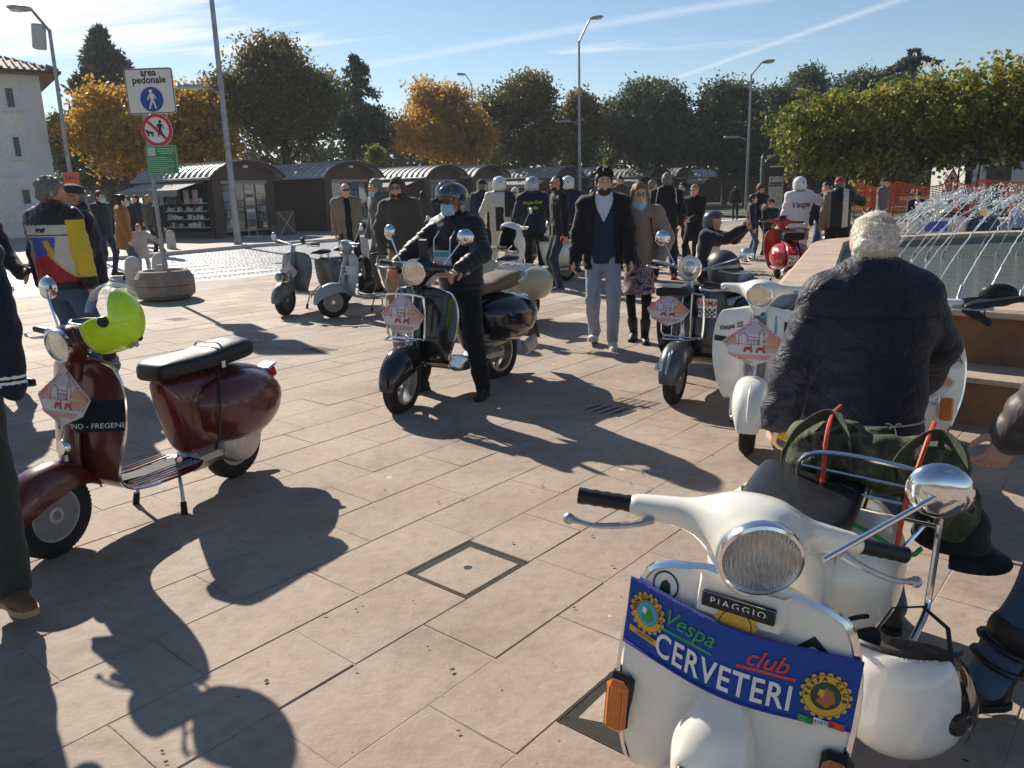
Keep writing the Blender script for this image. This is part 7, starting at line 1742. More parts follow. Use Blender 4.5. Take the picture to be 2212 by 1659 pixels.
# rear rack and what is strapped to it
BC = w2l(s2,atd(1893,990,2.2)); RK = BC + A(.17,0,-.10)
def rack2():
    k = rack(s2,RK,.34,.18,3,up=.03,zb=-.08)
    b = MB(); b.tube(catmull([RK + A(.0,-.18,.01),RK + A(.03,-.18,.12),RK + A(.03,-.1,.155),RK + A(.03,.1,.155),RK + A(.03,.18,.12),RK + A(0,.18,.01)],24),.0075,8); b.build('grab_rail',CHROME,k)
    for z in (.05,.10): b = MB(); b.tube([RK + A(.02,-.18,z),RK + A(.02,.18,z)],.005,6); b.build('rack_bar',CHROME,k)
    b = MB(); b.tube(catmull([RK + A(-.02,.19,.02),RK + A(-.03,.2,-.2),RK + A(.0,.2,-.26),RK + A(.1,.18,-.30)],12),.009,8); b.build('crash_bar',CHROME,k)
rack2()
def camo():
    m,nt,bs = _nodes('camouflage canvas'); n1 = _noise(nt,9,3,dist=1.5); n2 = _noise(nt,6.5,3,dist=2)
    c = _ramp(nt,n1.outputs[0],[(0,C('#262d20')),(.40,C('#2b3324')),(.43,C('#3d452f')),(.53,C('#404831')),(.56,C('#5d5a44')),(.61,C('#5d5a44')),(.64,C('#27221c')),(1,C('#1b1a17'))]); r = nt.nodes['Color Ramp'] if 'Color Ramp' in nt.nodes else None
    for x in nt.nodes:
        if x.type == 'VALTORGB': x.color_ramp.interpolation = 'LINEAR'
    nt.links.new(c,bs.inputs['Base Color']); bs.inputs['Roughness'].default_value = .85; n3 = _noise(nt,25,4); _bump(nt,bs,n3.outputs[0],.4,.02); return m
CAMO = camo(); WEB = cloth('olive webbing',C('#39422c'),var=.15,bump=.2,fold=60)
def bag():
    o = s2.matrix_basis; base = np.array(Matrix.Translation(s2.location) @ s2.rotation_euler.to_matrix().to_4x4())
    t = thing('duffel_bag','camouflage duffel bag strapped on the ivory scooter rack','bag',s2.location,0); t.rotation_euler = s2.rotation_euler
    c = BC; f = SDF(.011,.05); f.bx(c,A(.13,.225,.062),.05,k=.05); f.bx(c + A(.02,.0,.02),A(.10,.205,.06),.045); f.rc(c + A(.03,-.22,.05),c + A(.05,-.13,.085),.04,.03); f.rc(c + A(.03,.20,.06),c + A(.02,.22,.02),.045,.035); f.rc(c + A(.06,-.1,.07),c + A(.08,.12,.06),.035,.03); f.post = folds(77,.012,30,.8); V,F = f.mesh(); np_obj('bag_body',V,F,CAMO,t)
    f = SDF(.011,.04); f.bx(c + A(.06,.22,-.09),A(.045,.055,.09),.035); f.post = folds(78,.008,26); V,F = f.mesh(); np_obj('side_pocket',V,F,CAMO,t)
    for k,(a,bb,d) in enumerate(((-.24,-.05,.0),(.04,.24,.0))):
        pts = catmull([c + A(.16,a,.0),c + A(.15,a + .03,.08),c + A(.07,(a + bb) / 2,.125 + d),c + A(.13,bb - .03,.10),c + A(.165,bb,.0)],16); b = MB(); b.sheet([[p + A(0,0,-.018),p + A(.006,0,.018)] for p in pts],.004); b.build('handle',WEB,t)
    for y in (-.12,.13): b = MB(); b.sheet([[p + A(0,-.018,0),p + A(0,.018,0)] for p in catmull([c + A(.165,y,-.06),c + A(.172,y,.03),c + A(.12,y,.085),c + A(-.05,y,.10)],12)],.003); b.build('web_strap',WEB,t)
    def cord(nm,pts,m1,lab):
        q = catmull(pts,40); b = MB(); b.tube(q,[.0062 + .0008 * (i % 2) for i in range(40)],7); oo = b.build(nm,m1); oo.location = s2.location; oo.rotation_euler = s2.rotation_euler; tag(oo,lab,'cord')
    RC = mat('red cord',C('#c2452f'),.6,var=.35,vs=160); GC = mat('green cord',C('#1e8a4a'),.6,var=.3,vs=160)
    cord('bungee_cord',[c + A(.21,-.11,-.17),c + A(.20,-.115,-.03),c + A(.175,-.125,.075),c + A(.08,-.13,.128),c + A(-.10,-.13,.11)],RC,'red bungee cord over the camouflage bag nearer its left strap')
    cord('bungee_cord',[c + A(.21,.10,-.18),c + A(.20,.10,-.03),c + A(.175,.115,.075),c + A(.08,.125,.128),c + A(-.10,.13,.11)],RC,'red bungee cord over the camouflage bag beside the mirror')
    cord('elastic_rope',[c + A(.20,-.33,-.10),c + A(.20,-.30,-.20),c + A(.215,-.05,-.13),c + A(.215,.12,-.18),c + A(.20,.16,-.16)],GC,'green elastic rope tied below the camouflage bag')
bag()
hp = atd(1955,1478,1.66)
WSH = paint('white helmet gloss',C('#d9d7d2'),.15,.03)
hm2 = helmet('white open helmet lying upside down beside the ivory scooter',hp,np.stack([np.cross(nrm(A(.86,.40,-.15)),nrm(A(-.04,-.17,-.98))),nrm(A(.86,.40,-.15)),nrm(np.cross(np.cross(nrm(A(.86,.40,-.15)),nrm(A(-.04,-.17,-.98))),nrm(A(.86,.40,-.15))))],1),WSH,visor=SMOKE,vrot=.0,h=.0055,s=1.06)
cp = atd(2055,1140,2.1)
def cap_thing():
    t = thing('peaked_cap','black peaked army cap hanging by the puffer jacket sleeve','cap',cp,.4); t.scale = (.85,.85,.85); f = SDF(.008,.03); f.el((0,0,.02),(.105,.12,.09)); f.el((0,-.0,-.04),(.115,.125,.05)); f.cut_plane((0,0,-.055),(0,0,-1)); V,F = f.mesh(); np_obj('crown',V,F,cloth('black cotton',C('#17161a'),var=.2),t)
    G = [[(math.sin(a) * (.10 + .03 * q),-.06 - math.cos(a) * (.05 + .09 * q),-.05 - .03 * q) for q in (0,.5,1)] for a in np.linspace(-1.3,1.3,13)]; b = MB(); b.sheet(G,.005); b.build('peak',BLACKP,t)
    b = MB(); b.tube([(0,.0,.10),(.03,0,.2),(.05,.02,.28)],.006,5); b.build('strap',BLACKP,t)
cap_thing()

# 3 modern black scooter with its rider
BLKG = paint('glossy black',(.008,.010,.015),.12,.03); TANV = mat('brown seat leather',C('#6e5845'),.5,var=.15,vs=30,bump=.1,bs=200); ALUW = mat('bright alloy wheel',(.36,.36,.37),.35,.8)
s3 = scooter('glossy black modern scooter ridden by the man with grey helmet',(-.485,6.435),(-.577,-.817),BLKG,width=1.1,fbig=1.15,steer=.28,rim=ALUW,wheel='alloy',R=.245,stand=False,cowlb=.19,hz=1.0,seatm=TANV,lamp_r=.085,crest=None,horn=False,trim=CHROME,headm=BLKG,strips=False,
             cowlk=dict(cz=.52,bz=.20,a=.40),damper=CHROME,mirrors=[((.30,-.17,1.03),(.235,-.30,1.24),.058,dict(rx=.8)),((.30,.17,1.03),(.235,.31,1.24),.062,dict(rx=1.1))],
             seatsec=[(-.06,.80,.74,.06),(-.08,.825,.735,.10),(-.2,.84,.735,.14),(-.4,.835,.74,.15),(-.5,.86,.74,.15),(-.7,.885,.75,.14),(-.8,.88,.77,.12),(-.83,.85,.79,.08)])
s3.scale = (1.06,1.06,1.06)
rally_plate(s3,(.55,0,.685),(0,1,0),(-.1,0,1),.42)
def frontrack(root,x,z,w,h):
    b = MB(); b.tube(catmull([(x,-w,z - h),(x - .01,-w,z + h * .7),(x - .012,-w * .75,z + h),(x - .012,w * .75,z + h),(x - .01,w,z + h * .7),(x,w,z - h),(x + .02,w * .8,z - h * 1.2),(x + .02,-w * .8,z - h * 1.2)],40),.0085,8,closed=True); k = b.build('front_rack',CHROME,root)
    for y in (-w * .45,0,w * .45): b = MB(); b.tube([(x + .015,y,z - h * 1.2),(x - .0,y,z),(x - .012,y,z + h)],.0055,6); b.build('rack_bar',CHROME,k)
    b = MB(); b.tube([(x + .02,-w * .8,z - h * 1.2),(x + .11,-w * .6,z - h * 1.25),(x + .11,w * .6,z - h * 1.25),(x + .02,w * .8,z - h * 1.2)],.007,6); b.build('rack_shelf',CHROME,k)
frontrack(s3,.525,.69,.18,.14)
for i in range(4):
    b = MB(); z = .555 - i * .032; b.tube([(.478 + i * .006,-.045 + .003 * i,z + .012),(.492 + i * .006,0,z - .004),(.478 + i * .006,.045 - .003 * i,z + .012)],.006,5); b.build('tie_slat',CHROME,s3)
for sg in (-1,1):
    b = MB(); y = sg * .19; P_ = [(.0,.09),(.045,.085),(.025,-.06),(-.03,-.10),(-.042,-.06)]; x = shield_x(y,.5) + .012
    b.add([(shield_x(y + sg * p[0],.51 + p[1]) + .01,y + sg * p[0],.51 + p[1]) for p in P_],[list(range(5)) if sg > 0 else list(range(5))[::-1]]); b.build('indicator',mat('clear indicator',(.6,.6,.58),.1,.3,var=.3,vs=60),s3,smooth=False)
rack(s3,(-.80,0,.88),.22,.15,4,up=.03); b = MB(); b.tube(catmull([(-.70,-.15,.80),(-.84,-.15,.86),(-.87,-.1,.93),(-.87,.1,.93),(-.84,.15,.86),(-.70,.15,.80)],20),.009,8); b.build('grab_rail',CHROME,s3)
b = MB(); b.tube([(-.30,-.12,.20),(-.5,-.2,.2),(-.62,-.22,.22),(-.9,-.22,.30)],[.02,.03,.075,.06],14); b.build('silencer',mat('grey silencer',(.2,.2,.2),.4,.6),s3)
b = MB(); b.box((-.78,.21,.27),(.2,.05,.12),R=rotm((0,1,0),.3),bev=.02); b.build('heat_shield',ALU,s3)
b = MB(); b.box((-1.05,0,.38),(.02,.2,.26),R=rotm((0,1,0),.45),bev=.005); b.build('plate_holder',BLACKP,s3); b = MB(); b.lathe([(0,.01),(.025,.008),(.03,0)],(-1.03,.09,.47),(-1,0,0),12); b.build('reflector',AMBER,s3)
b = MB(); b.box((.315,.03,1.13),(.02,.09,.17),bev=.018); ph = b.build('phone_holder',BLACKP,s3); b = MB(); b.tube([(.32,.03,1.02),(.315,.03,1.06)],.009,6); b.build('holder_arm',BLACKP,ph)

# 4 field grey scooter with the lamp on its mudguard
gF,gR = gp(618,680),None
def by_front(px,py,head):
    f = gp(px,py); hd = nrm(A(*head)); return (f[0] - hd[0] * .61,f[1] - hd[1] * .61)
H4 = (-.50,-.866); s4 = scooter('worn field grey scooter with headlamp on the front mudguard',by_front(618,681,H4),H4,GREYG,headset='fender',seat='two',trim=None,steer=.2,cowlb=.15,hz=.97,rim=GREYG,crest=ALU,horn=False,mirrors=[((.26,-.28,1.0),(.23,-.40,1.06),.06,dict(rx=.6))],hoodm=GREYG)
rally_plate(s4,(.462,-.02,.60),(0,1,0),(-.1,.08,1),.34); b = MB(); b.box((.27,.11,1.03),(.05,.075,.085),bev=.02); b.build('handlebar_pouch',BLACKP,s4)
H5 = (-.86,-.51); s5 = scooter('pale blue grey scooter with spare wheel behind its leg shield',by_front(722,686,H5),H5,GREYB,steer=-.1,trim=None,rim=RIMW,cowlb=.16,seat='two',hz=.965,mirrors=[((.30,.16,.99),(.2,.27,1.2),.055)],hoodm=GREYB,horn=False)
front_sheet(s5,'club_banner',TEND,-.275,.275,.70,.58,1.0,.012,.05); V,F = text_geo('ASSISI',.055,bold=.001); front_print(s5,(V,F),BLACKPR,.02,.663,1.0,.0165,.05); V,F = text_geo('IN VESPA',.05,bold=.001); front_print(s5,(V,F),BLACKPR,.02,.615,1.0,.0165,.05)
wheel('spare_wheel',(.13,.0,.62),s5,rotm((0,0,1),PI / 2) @ rotm((1,0,0),-.0),(.13,0,.62),.2,.085,RIMW); b = MB(); b.lathe([(0,.015),(.035,.012),(.04,0)],(.475,0,.52),(1,0,.2),16); b.build('horn',BLACKP,s5)
hm5 = helmet('black helmet resting on the floor of the pale blue grey scooter',(s5.location[0] + H5[0] * .02 - .1,s5.location[1] + H5[1] * .02 - .02,.42),eul(.3,0,1.0),mat('black helmet',(.012,.012,.013),.2,coat=.4),h=.01)
# 6 pale grey green scooter behind the rider
H6 = (-.62,-.785); r6 = gp(1142,692); s6 = scooter('pale grey green scooter with single saddle and rear rack',(r6[0] + H6[0] * .6,r6[1] + H6[1] * .6),H6,PALEG,seat='single',trim=None,cowlb=.2,headset='bar',hz=.97,lamp_r=.06,lampm=PALEG,fine=False,mirrors=[],plate=None,hoodm=PALEG)
rally_plate(s6,(.47,.02,.66),(0,1,0),(-.1,0,1),.36,full=False); b = MB(); b.box((shield_x(.2,.64) + .015,.21,.64),(.008,.09,.05)); b.build('sticker',BLACKPR,s6)
hm6 = helmet('white open helmet perched on the pale grey green scooter',atd(1100,512,s6.location[1] - .42),eul(.5,.0,math.radians(140)),WSH,h=.008,s=1.08)
# 7 ivory scooter with big cowl behind, and the touring box scooter
H7 = (-.93,-.37); r7 = gp(1222,606); s7 = scooter('ivory scooter with black bench seat behind the pale green one',(r7[0] + H7[0] * .6,r7[1] + H7[1] * .6),H7,IVORY,fine=False,cowlb=.2,trim=None,mirrors=[((.3,.17,1.0),(.2,.3,1.28),.055)]); rally_plate(s7,(.475,0,.66),(0,1,0),(-.1,0,1),.36,full=False)
H8 = (-.35,-.94); f8 = gp(880,606); s8 = scooter('dark slate scooter with round plate behind the hooded man',(f8[0] - H8[0] * .61,f8[1] - H8[1] * .61),H8,SLATE,fine=False,mirrors=[((.3,-.17,1.0),(.2,-.3,1.26),.055),((.3,.17,1.0),(.22,.32,1.16),.05)],width=.95)
b = MB(); b.lathe([(0,.006),(.11,.006),(.115,0)],(.48,-.1,.72),(1,0,.1),24); b.build('round_plate',PLPINK,s8); plate_text(s8,['corse','15'],(.46,.13,.74),(0,1,0),(-.1,0,1),.17,.17,'race_plate',.06,ink=REDPR)
H9t = (-.5,-.866); s9b = scooter('touring scooter with white top box behind the club jacket rider',(gp(1165,575)[0],gp(1165,575)[1] + .9),(.3,.95),SLATE,fine=False,group='scooters gathered in the square')
b = MB(); b.box((-.82,0,.98),(.36,.46,.13),bev=.05); tb = b.build('top_box',BLACKP,s9b); f = SDF(.016,.03); f.bx((-.82,0,1.10),A(.2,.25,.09),.06); V,F = f.mesh(); np_obj('box_lid',V,F,WSH,tb); b = MB(); b.box((-1.0,0,1.12),(.05,.2,.12),bev=.03); b.build('back_pad',VINYL,tb); rack(s9b,(-.62,0,.9),.4,.17,4)
# yellow rack of the next machine
# 9 black scooter with the ROMA plate, 10 white scooter number 16
H9 = (-.60,-.80); s9 = scooter('black scooter with chrome front rack and ROMA plate',by_front(1455,868,H9),H9,BLK,headset='bar',lamp_r=.088,lampm=CHROME,steer=.18,hz=1.0,R=.225,cowlb=.16,fendm=SLATE,mirrors=[((.30,-.15,1.03),(.26,-.27,1.22),.062),((.30,.15,1.03),(.20,.38,1.12),.055)],trim=BLACKP,damper=ALU)
rally_plate(s9,(.53,-.10,.70),(0,1,0),(-.1,0,1),.36); frontrack(s9,.50,.68,.17,.15)
plate_text(s9,['ROMA'],(.46,.19,.76),(0,1,0),(-.1,0,1),.15,.075,'club_plate',.062,ink=REDPR)
b = MB()
for i in range(7):
    for j in range(4):
        if (i + j) % 2: b.add([(.468 - .1 * q[1],.125 + q[0],.66 + q[1]) for q in ((i * .019,j * .015),(i * .019 + .019,j * .015),(i * .019 + .019,j * .015 + .015),(i * .019,j * .015 + .015))],[[0,1,2,3]])
cq = MB(); cq.box((.458,.19,.688),(.006,.14,.065),R=rotm((0,1,0),-.1)); ck = cq.build('check_sticker',WHITEP,s9); b.build('check_print',BLACKPR,ck,smooth=False)
f = SDF(.014,.04); f.bx((.50,-.08,.85),A(.07,.14,.045),.04); f.post = folds(5,.01,30); V,F = f.mesh(); np_obj('luggage_roll',V,F,cloth('black nylon',C('#1b1c1e'),var=.2,rough=.5),s9)
plate_text(s9,['L'],(.88,0,.33),(0,1,0),(-.35,0,1),.06,.06,'mudguard_plate',.045); wheel('spare_wheel',(-.90,.0,.62),s9,rotm((0,0,1),PI / 2) @ rotm((1,0,0),.0),(-.90,0,.62),.2,.085); rack(s9,(-.74,0,.86),.22,.14,3,m=CHROME)
hm9 = helmet('matt black half helmet with chin strap on the black scooter seat',(s9.location[0] - H9[0] * .28,s9.location[1] - H9[1] * .28,.94),eul(0,0,.3),mat('grey matt helmet',(.045,.047,.05),.45),h=.009,s=1.05,strap=False)
H10 = (-.44,-.898); s10 = scooter('worn white scooter carrying race number 16',by_front(1612,976,H10),H10,WHT,headm=WHT,steer=.12,hz=.975,trim=WHT,cowlb=.15,lamp_r=.07,mirrors=[],castm=mat('grey cast cover',C('#6b6f74'),.45,.3),crest=WHT,damper=ALU,rim=STEEL,grips=BLACKP,width=.98,hornm=BLACKM)
rally_plate(s10,(.485,0.0,.665),(0,1,0),(-.1,0,1),.40); front_sheet(s10,'plate_strap',BLACKP,-.28,-.2,.68,.645,.98,.01,.0);
def number_sticker():
    front_print(s10,fan([(-.085,.06),(.07,.06),(.085,-.02),(.07,-.085),(-.085,-.085)][::-1]),SKYP,.185,.765,.98,.0075,nm='number_sticker'); o = front_print(s10,fan([(-.07,.048),(.06,.048),(.072,-.02),(.058,-.075),(-.07,-.075)][::-1]),WHITEP,.185,.765,.98,.0080,nm='number_field'); V,F = text_geo('16',.085,bold=.004); front_print(s10,(V,F),BLACKPR,.185,.752,.98,.0088)
    V,F = text_geo('Vespa SS',.045,shear=.3,bold=.001); front_print(s10,(V,F),BLACKPR,-.175,.745,.98,.0088,ang=.25); plate_text(s10,['P'],(.402,0.03,.835),(0,1,0),(-.12,0,1),.035,.04,'maker_badge',.032,base=SKYP)
number_sticker()
# 11 red scooter seen from behind
H11 = (.18,.983); r11 = gp(1700,623); s11 = scooter('bright red scooter with black basket and number plate PG 11 4373',(r11[0] + .10 + H11[0] * .6,r11[1] + .25 + H11[1] * .6),H11,RED,fine=False,steer=-.25,plate=['PG 11','4373'],cowlb=.19,mirrors=[((.30,.16,1.0),(.22,.33,1.22),.065,dict(stem=BLACKP))],hoodm=RED,plate_w=.3)
b = MB(); b.tube([(-.62,-.2,.93),(-1.0,-.2,.93),(-1.0,.2,.93),(-.62,.2,.93)],.008,6,closed=True); bk = b.build('wire_basket',BLACKP,s11)
b = MB()
for z in (.78,.83,.88): b.tube([(-.62,-.19,z),(-1.0,-.19,z),(-1.0,.19,z),(-.62,.19,z)],.0035,4,closed=True)
for i in range(9):
    for s_ in (-1,1): b.tube([(-.62 - i * .0475,s_ * .195,.76),(-.62 - i * .0475,s_ * .2,.93)],.003,4)
    b.tube([(-1.0,-.19 + i * .0475,.76),(-1.0,-.19 + i * .0475,.93)],.003,4)
q = b.build('basket_wire',BLACKP,bk); q['kind'] = 'stuff'
f = SDF(.016,.03); f.bx((-.8,0,.82),A(.16,.16,.06),.04); V,F = f.mesh(); np_obj('basket_load',V,F,BLACKM,s11)
for sg in (-1,1): b = MB(); b.box((-.93,sg * .2,.43),(.05,.1,.045),R=rotm((0,0,1),-sg * .5),bev=.01); b.build('indicator',AMBER,s11)
b = MB(); b.lathe([(0,.004),(.035,.004),(.036,0)],(-.82,.285,.57),(-.35,1,.25),6); b.build('sticker',WHITEP,s11); b = MB(); b.lathe([(0,.004),(.03,.004),(.031,0)],(-.78,.285,.62),(-.35,1,.35),14); b.build('sticker',mat('lime sticker',C('#a3c23a'),.5),s11)
b = MB(); b.box((.3,0,1.06),(.05,.12,.07),bev=.015); b.build('speedometer',BLACKP,s11)
# 12 cream scooter half hidden behind the old man, 13 white and blue tourer across the water, others
H12 = (-.4,-.917); p12 = gp(2035,1000); s12 = scooter('cream scooter behind the white haired man with hand guards',(2.22,4.38),H12,IVORY,hz=.985,mirrors=[((.30,-.15,1.01),(.22,-.20,1.18),.06),((.30,.16,1.01),(.18,.40,1.03),.06,dict(stem=BLACKP,rx=1.5))],fine=True,cowlb=.16,steer=-.1)
plate_text(s12,['ROMA'],(.46,.17,.74),(0,1,0),(-.1,0,1),.17,.085,'club_plate',.06,ink=BROWNP); rally_plate(s12,(.50,.06,.63),(0,1,0),(-.1,0,1),.34,full=False); frontrack(s12,.49,.64,.16,.10); b = MB(); b.box((.42,.21,.47),(.03,.06,.12),bev=.01); b.build('indicator',AMBER,s12)
f = SDF(.012,.03); f.rc((.32,.30,1.0),(.30,.52,1.04),.045,.03,sc=((0,0,1),.5)); f.rc((.34,.26,.98),(.36,.36,.92),.025,.02); V,F = f.mesh(); np_obj('hand_guard',V,F,BLACKP,s12)
H13 = (-.45,-.89); p13 = atd(2020,500,16.5); s13 = scooter('white scooter with blue screen and square side cases across the water',(p13[0],16.5),H13,WHT,fine=False,mirrors=[((.3,-.17,1.0),(.22,-.36,1.14),.07),((.3,.17,1.0),(.22,.36,1.30),.07)])
for sg in (-1,1): b = MB(); b.box((.28,sg * .42,.72),(.3,.22,.34),bev=.03); b.build('side_case',WSH,s13)
b = MB(); b.box((.48,0,.70),(.02,.4,.2),bev=.02); b.build('blue_panel',mat('blue panel',C('#3c5fb0'),.4),s13); b = MB(); b.box((.40,0,1.12),(.3,.36,.09),R=rotm((0,1,0),.25),bev=.03); b.build('parcel',WSH,s13)
f = SDF(.02,.04); f.el((.3,.3,1.1),(.1,.12,.09)); f.post = folds(3,.012,30); V,F = f.mesh(); np_obj('pink_bag',V,F,cloth('pink nylon',C('#d23c6a'),var=.15),s13)
p14 = atd(1890,470,13.3); s14 = scooter('black scooter whose bars show above the white haired head',(p14[0],14.6),(-.2,-.98),BLK,fine=False,mirrors=[((.3,-.17,1.0),(.22,-.3,1.2),.055),((.3,.17,1.0),(.22,.42,1.1),.06,dict(stem=BLACKP))])
p15 = atd(2185,480,15.2); s15 = scooter('dark scooter partly hidden by fountain spray',(p15[0],16.0),(-.6,-.8),BLK,fine=False); H16 = (-.15,-.99); f16 = gp(1190,600); s16 = scooter('white scooter with orange indicator beside the man in black jumper',(f16[0] - H16[0] * .61,f16[1] - H16[1] * .61),H16,WHT,fine=False,stand=False); b = MB(); b.box((.43,-.2,.80),(.03,.05,.12),bev=.01); b.build('indicator',AMBER,s16)
# ------------------------------------------------------------------ the people
def st(px,d,ytop): p = atd(px,ytop,d); return (p[0],d,0),float(p[2])
def wl(loc,face,p,s=1.0):
    a = math.atan2(face[1],face[0]) - PI / 2; c,q = math.cos(-a),math.sin(-a); d = A(*p) - A(loc[0],loc[1],loc[2] if len(loc) > 2 else 0); return tuple(A(d[0] * c - d[1] * q,d[0] * q + d[1] * c,d[2]) / s)
BLK_C = cloth('black cloth',C('#131317'),var=.3); NAVY_C = cloth('navy cloth',C('#1a2030'),var=.3); OLIVE = cloth('olive grey cloth',C('#4a463f'),var=.2); KHAKI = cloth('khaki jacket cloth',C('#7b7263'),var=.15); BEIGE = cloth('beige chino',C('#a58a66'),var=.18,fold=10)
GREYJ = cloth('light grey jeans',C('#8f99a6'),var=.22,fold=8); TAUPE = cloth('taupe puffer nylon',C('#8a7a68'),var=.1,rough=.6,bump=.2); NYL = cloth('navy nylon',C('#212535'),var=.25,rough=.55,fold=11,bump=.9,sheen=.05,stretch=(1,1,1.25)); GREYC = cloth('grey cloth',C('#5d5c5a'),var=.2); CAMEL = cloth('camel cloth',C('#8f5f2c'),var=.2); WHC = cloth('white cotton',C('#d2d0d4'),var=.06); CARD = cloth('navy knit',C('#1f2c44'),var=.15,fold=40); SHIRT = cloth('white shirt',C('#cfd3da'),var=.05)
REDC = cloth('red leather',C('#9e2024'),var=.15,rough=.5); YELC = cloth('yellow leather',C('#d8b62a'),var=.1,rough=.5); BLUC = cloth('blue leather',C('#2f56a8'),var=.12,rough=.5); CRMC = cloth('cream leather',C('#c9c3b4'),var=.08,rough=.5); BLKL = cloth('black leather',C('#18181b'),var=.3,rough=.42); ORAC = cloth('amber leather',C('#d39a3a'),var=.1,rough=.5)
DGREEN = cloth('dark green quilted',C('#1c2a26'),var=.2); BROWNT = cloth('brown trousers',C('#3a302b'),var=.2); GTRO = cloth('dark olive trousers',C('#3a3b33'),var=.25,fold=9); PUFG = cloth('grey brown puffer',C('#4b443f'),var=.12,rough=.5,bump=.2)
HB = hairmat('black','#1a1512'); HBR = hairmat('brown','#4a3424'); HG = hairmat('grey','#77736d'); HW = hairmat('white','#e2dac8'); HBL = hairmat('blonde','#a5824f')
def paisley():
    m,nt,b = _nodes('paisley print'); v = nt.nodes.new('ShaderNodeTexVoronoi'); v.inputs['Scale'].default_value = 22; tc = nt.nodes.new('ShaderNodeTexCoord'); n = _noise(nt,12,3,dist=2); nt.links.new(n.outputs[1],v.inputs['Vector'])
    c = _ramp(nt,n.outputs[0],[(.36,C('#2a1c22')),(.45,C('#5e4650')),(.5,C('#c6b7b3')),(.54,C('#473038')),(.62,C('#8d7680')),(.7,C('#2a1c22'))]); nt.links.new(c,b.inputs['Base Color']); b.inputs['Roughness'].default_value = .8; return m
# rider of the black scooter
def rider():
    hd = nrm(A(-.577,-.817)); loc = (s3.location[0] - hd[0] * .13,s3.location[1] - hd[1] * .13,0); H = 1.72
    hl = (-.31,.36,1.075); hr = (.29,.47,1.075)
    GRH = mat('grey helmet gloss',(.10,.105,.115),.18,coat=.6,var=.25,vs=9); LIME = mat('lime stripe',C('#b6e03c'),.3); SIL = mat('silver stripe',(.42,.42,.43),.25,.5)
    def pf(Cc):
        a = np.arctan2(Cc[:,0],Cc[:,1]); z = Cc[:,2]; mi = np.zeros(len(Cc),int); mi[(z > .06) & (np.abs(np.abs(a) - .75 - (z - .08) * 2.2) < .07)] = 1; mi[(z < -.03) & (np.abs(a) > 1.2) & (np.abs(a) < 1.7)] = 2; mi[(z > .05) & (np.abs(np.abs(a) - .35) < .2)] = 2; mi[(z > .03) & (z < .06) & (np.abs(a) > 1.9)] = 1; return mi
    t,J = person('masked man in black quilted jacket and grey helmet riding the black scooter',loc,hd,H,.010,1.12,pose=dict(pel=(0,-.02,.905),lean=(.06,0),hl=hl,hr=hr,el=(-1,-.4,-.5),er=(1,-.4,-.5),fl=(-.33,.16,.085),fr=(.27,.26,.085),kl=(-.5,1,0),kr=(.5,1,0),hdl=(.35,.8,-.3),hdr=(-.35,.8,-.3),hul=(-.2,.3,1),hur=(.2,.3,1),curl=1.0,tl=.35,tr=-.3),
        top=dict(m=cloth('black quilted nylon',C('#17181c'),var=.15,rough=.5,bump=.25),o=.03,rip=(.010,.055),hood=True,hem=-.10,h=.010,folds=.7,belly=.06),legs=dict(m=BLK_C,th=.098,kn=.082,an=.07),shoes=dict(m=SHOED),hair=dict(st='crop',m=HB,brow=False),skin=SKIN3,head=(-.12,-.10,0),extras=dict(glasses=BLACKP,mask=.0),seed=3,helm=dict(shell=GRH,mats=[GRH,LIME,SIL],paintf=pf,visor=SMOKE,vrot=.78,h=.007))
    b = MB(); s = J['s']
    q = J['pel'] + J['tv'] * .20 + J['fv'] * .215; G = [[(q + J['rv'] * x + J['tv'] * z) * s for z in (-.11,0,.11)] for x in (-.09,0,.09)]; b.sheet(G,.004); pl = b.build('number_bib',PLATEW,t)
    b = MB()
    for x0,x1,z0,z1,mi in ((-.085,.0,-.1,-.02,0),(.0,.085,-.1,.02,1),(-.08,.08,.06,.1,2)): b.add([(q + J['rv'] * x + J['tv'] * z + J['fv'] * .006) * s for x,z in ((x0,z0),(x0,z1),(x1,z1),(x1,z0))],[[0,1,2,3]],mi)
    b.build('bib_print',[PLPINK,PLOR,SKYP],pl,smooth=False)
    for sg in (-1,1): b = MB(); b.tube([(q + J['rv'] * sg * .085 + J['tv'] * .11) * s,(J['pel'] + J['tv'] * .40 + J['rv'] * sg * .085 + J['fv'] * .20) * s,(J['nb'] + J['rv'] * sg * .075 + J['fv'] * .04) * s],.006,5); b.build('lanyard',WHITEP,pl)
    b = MB(); w = J['WL'] + (J['EL'] - J['WL']) * .02; d = nrm(J['WL'] - J['EL']); b.lathe([(.034,-.012),(.037,0),(.034,.012)],w * s,d,16); b.build('wrist_watch',CHROME,t)
rider()
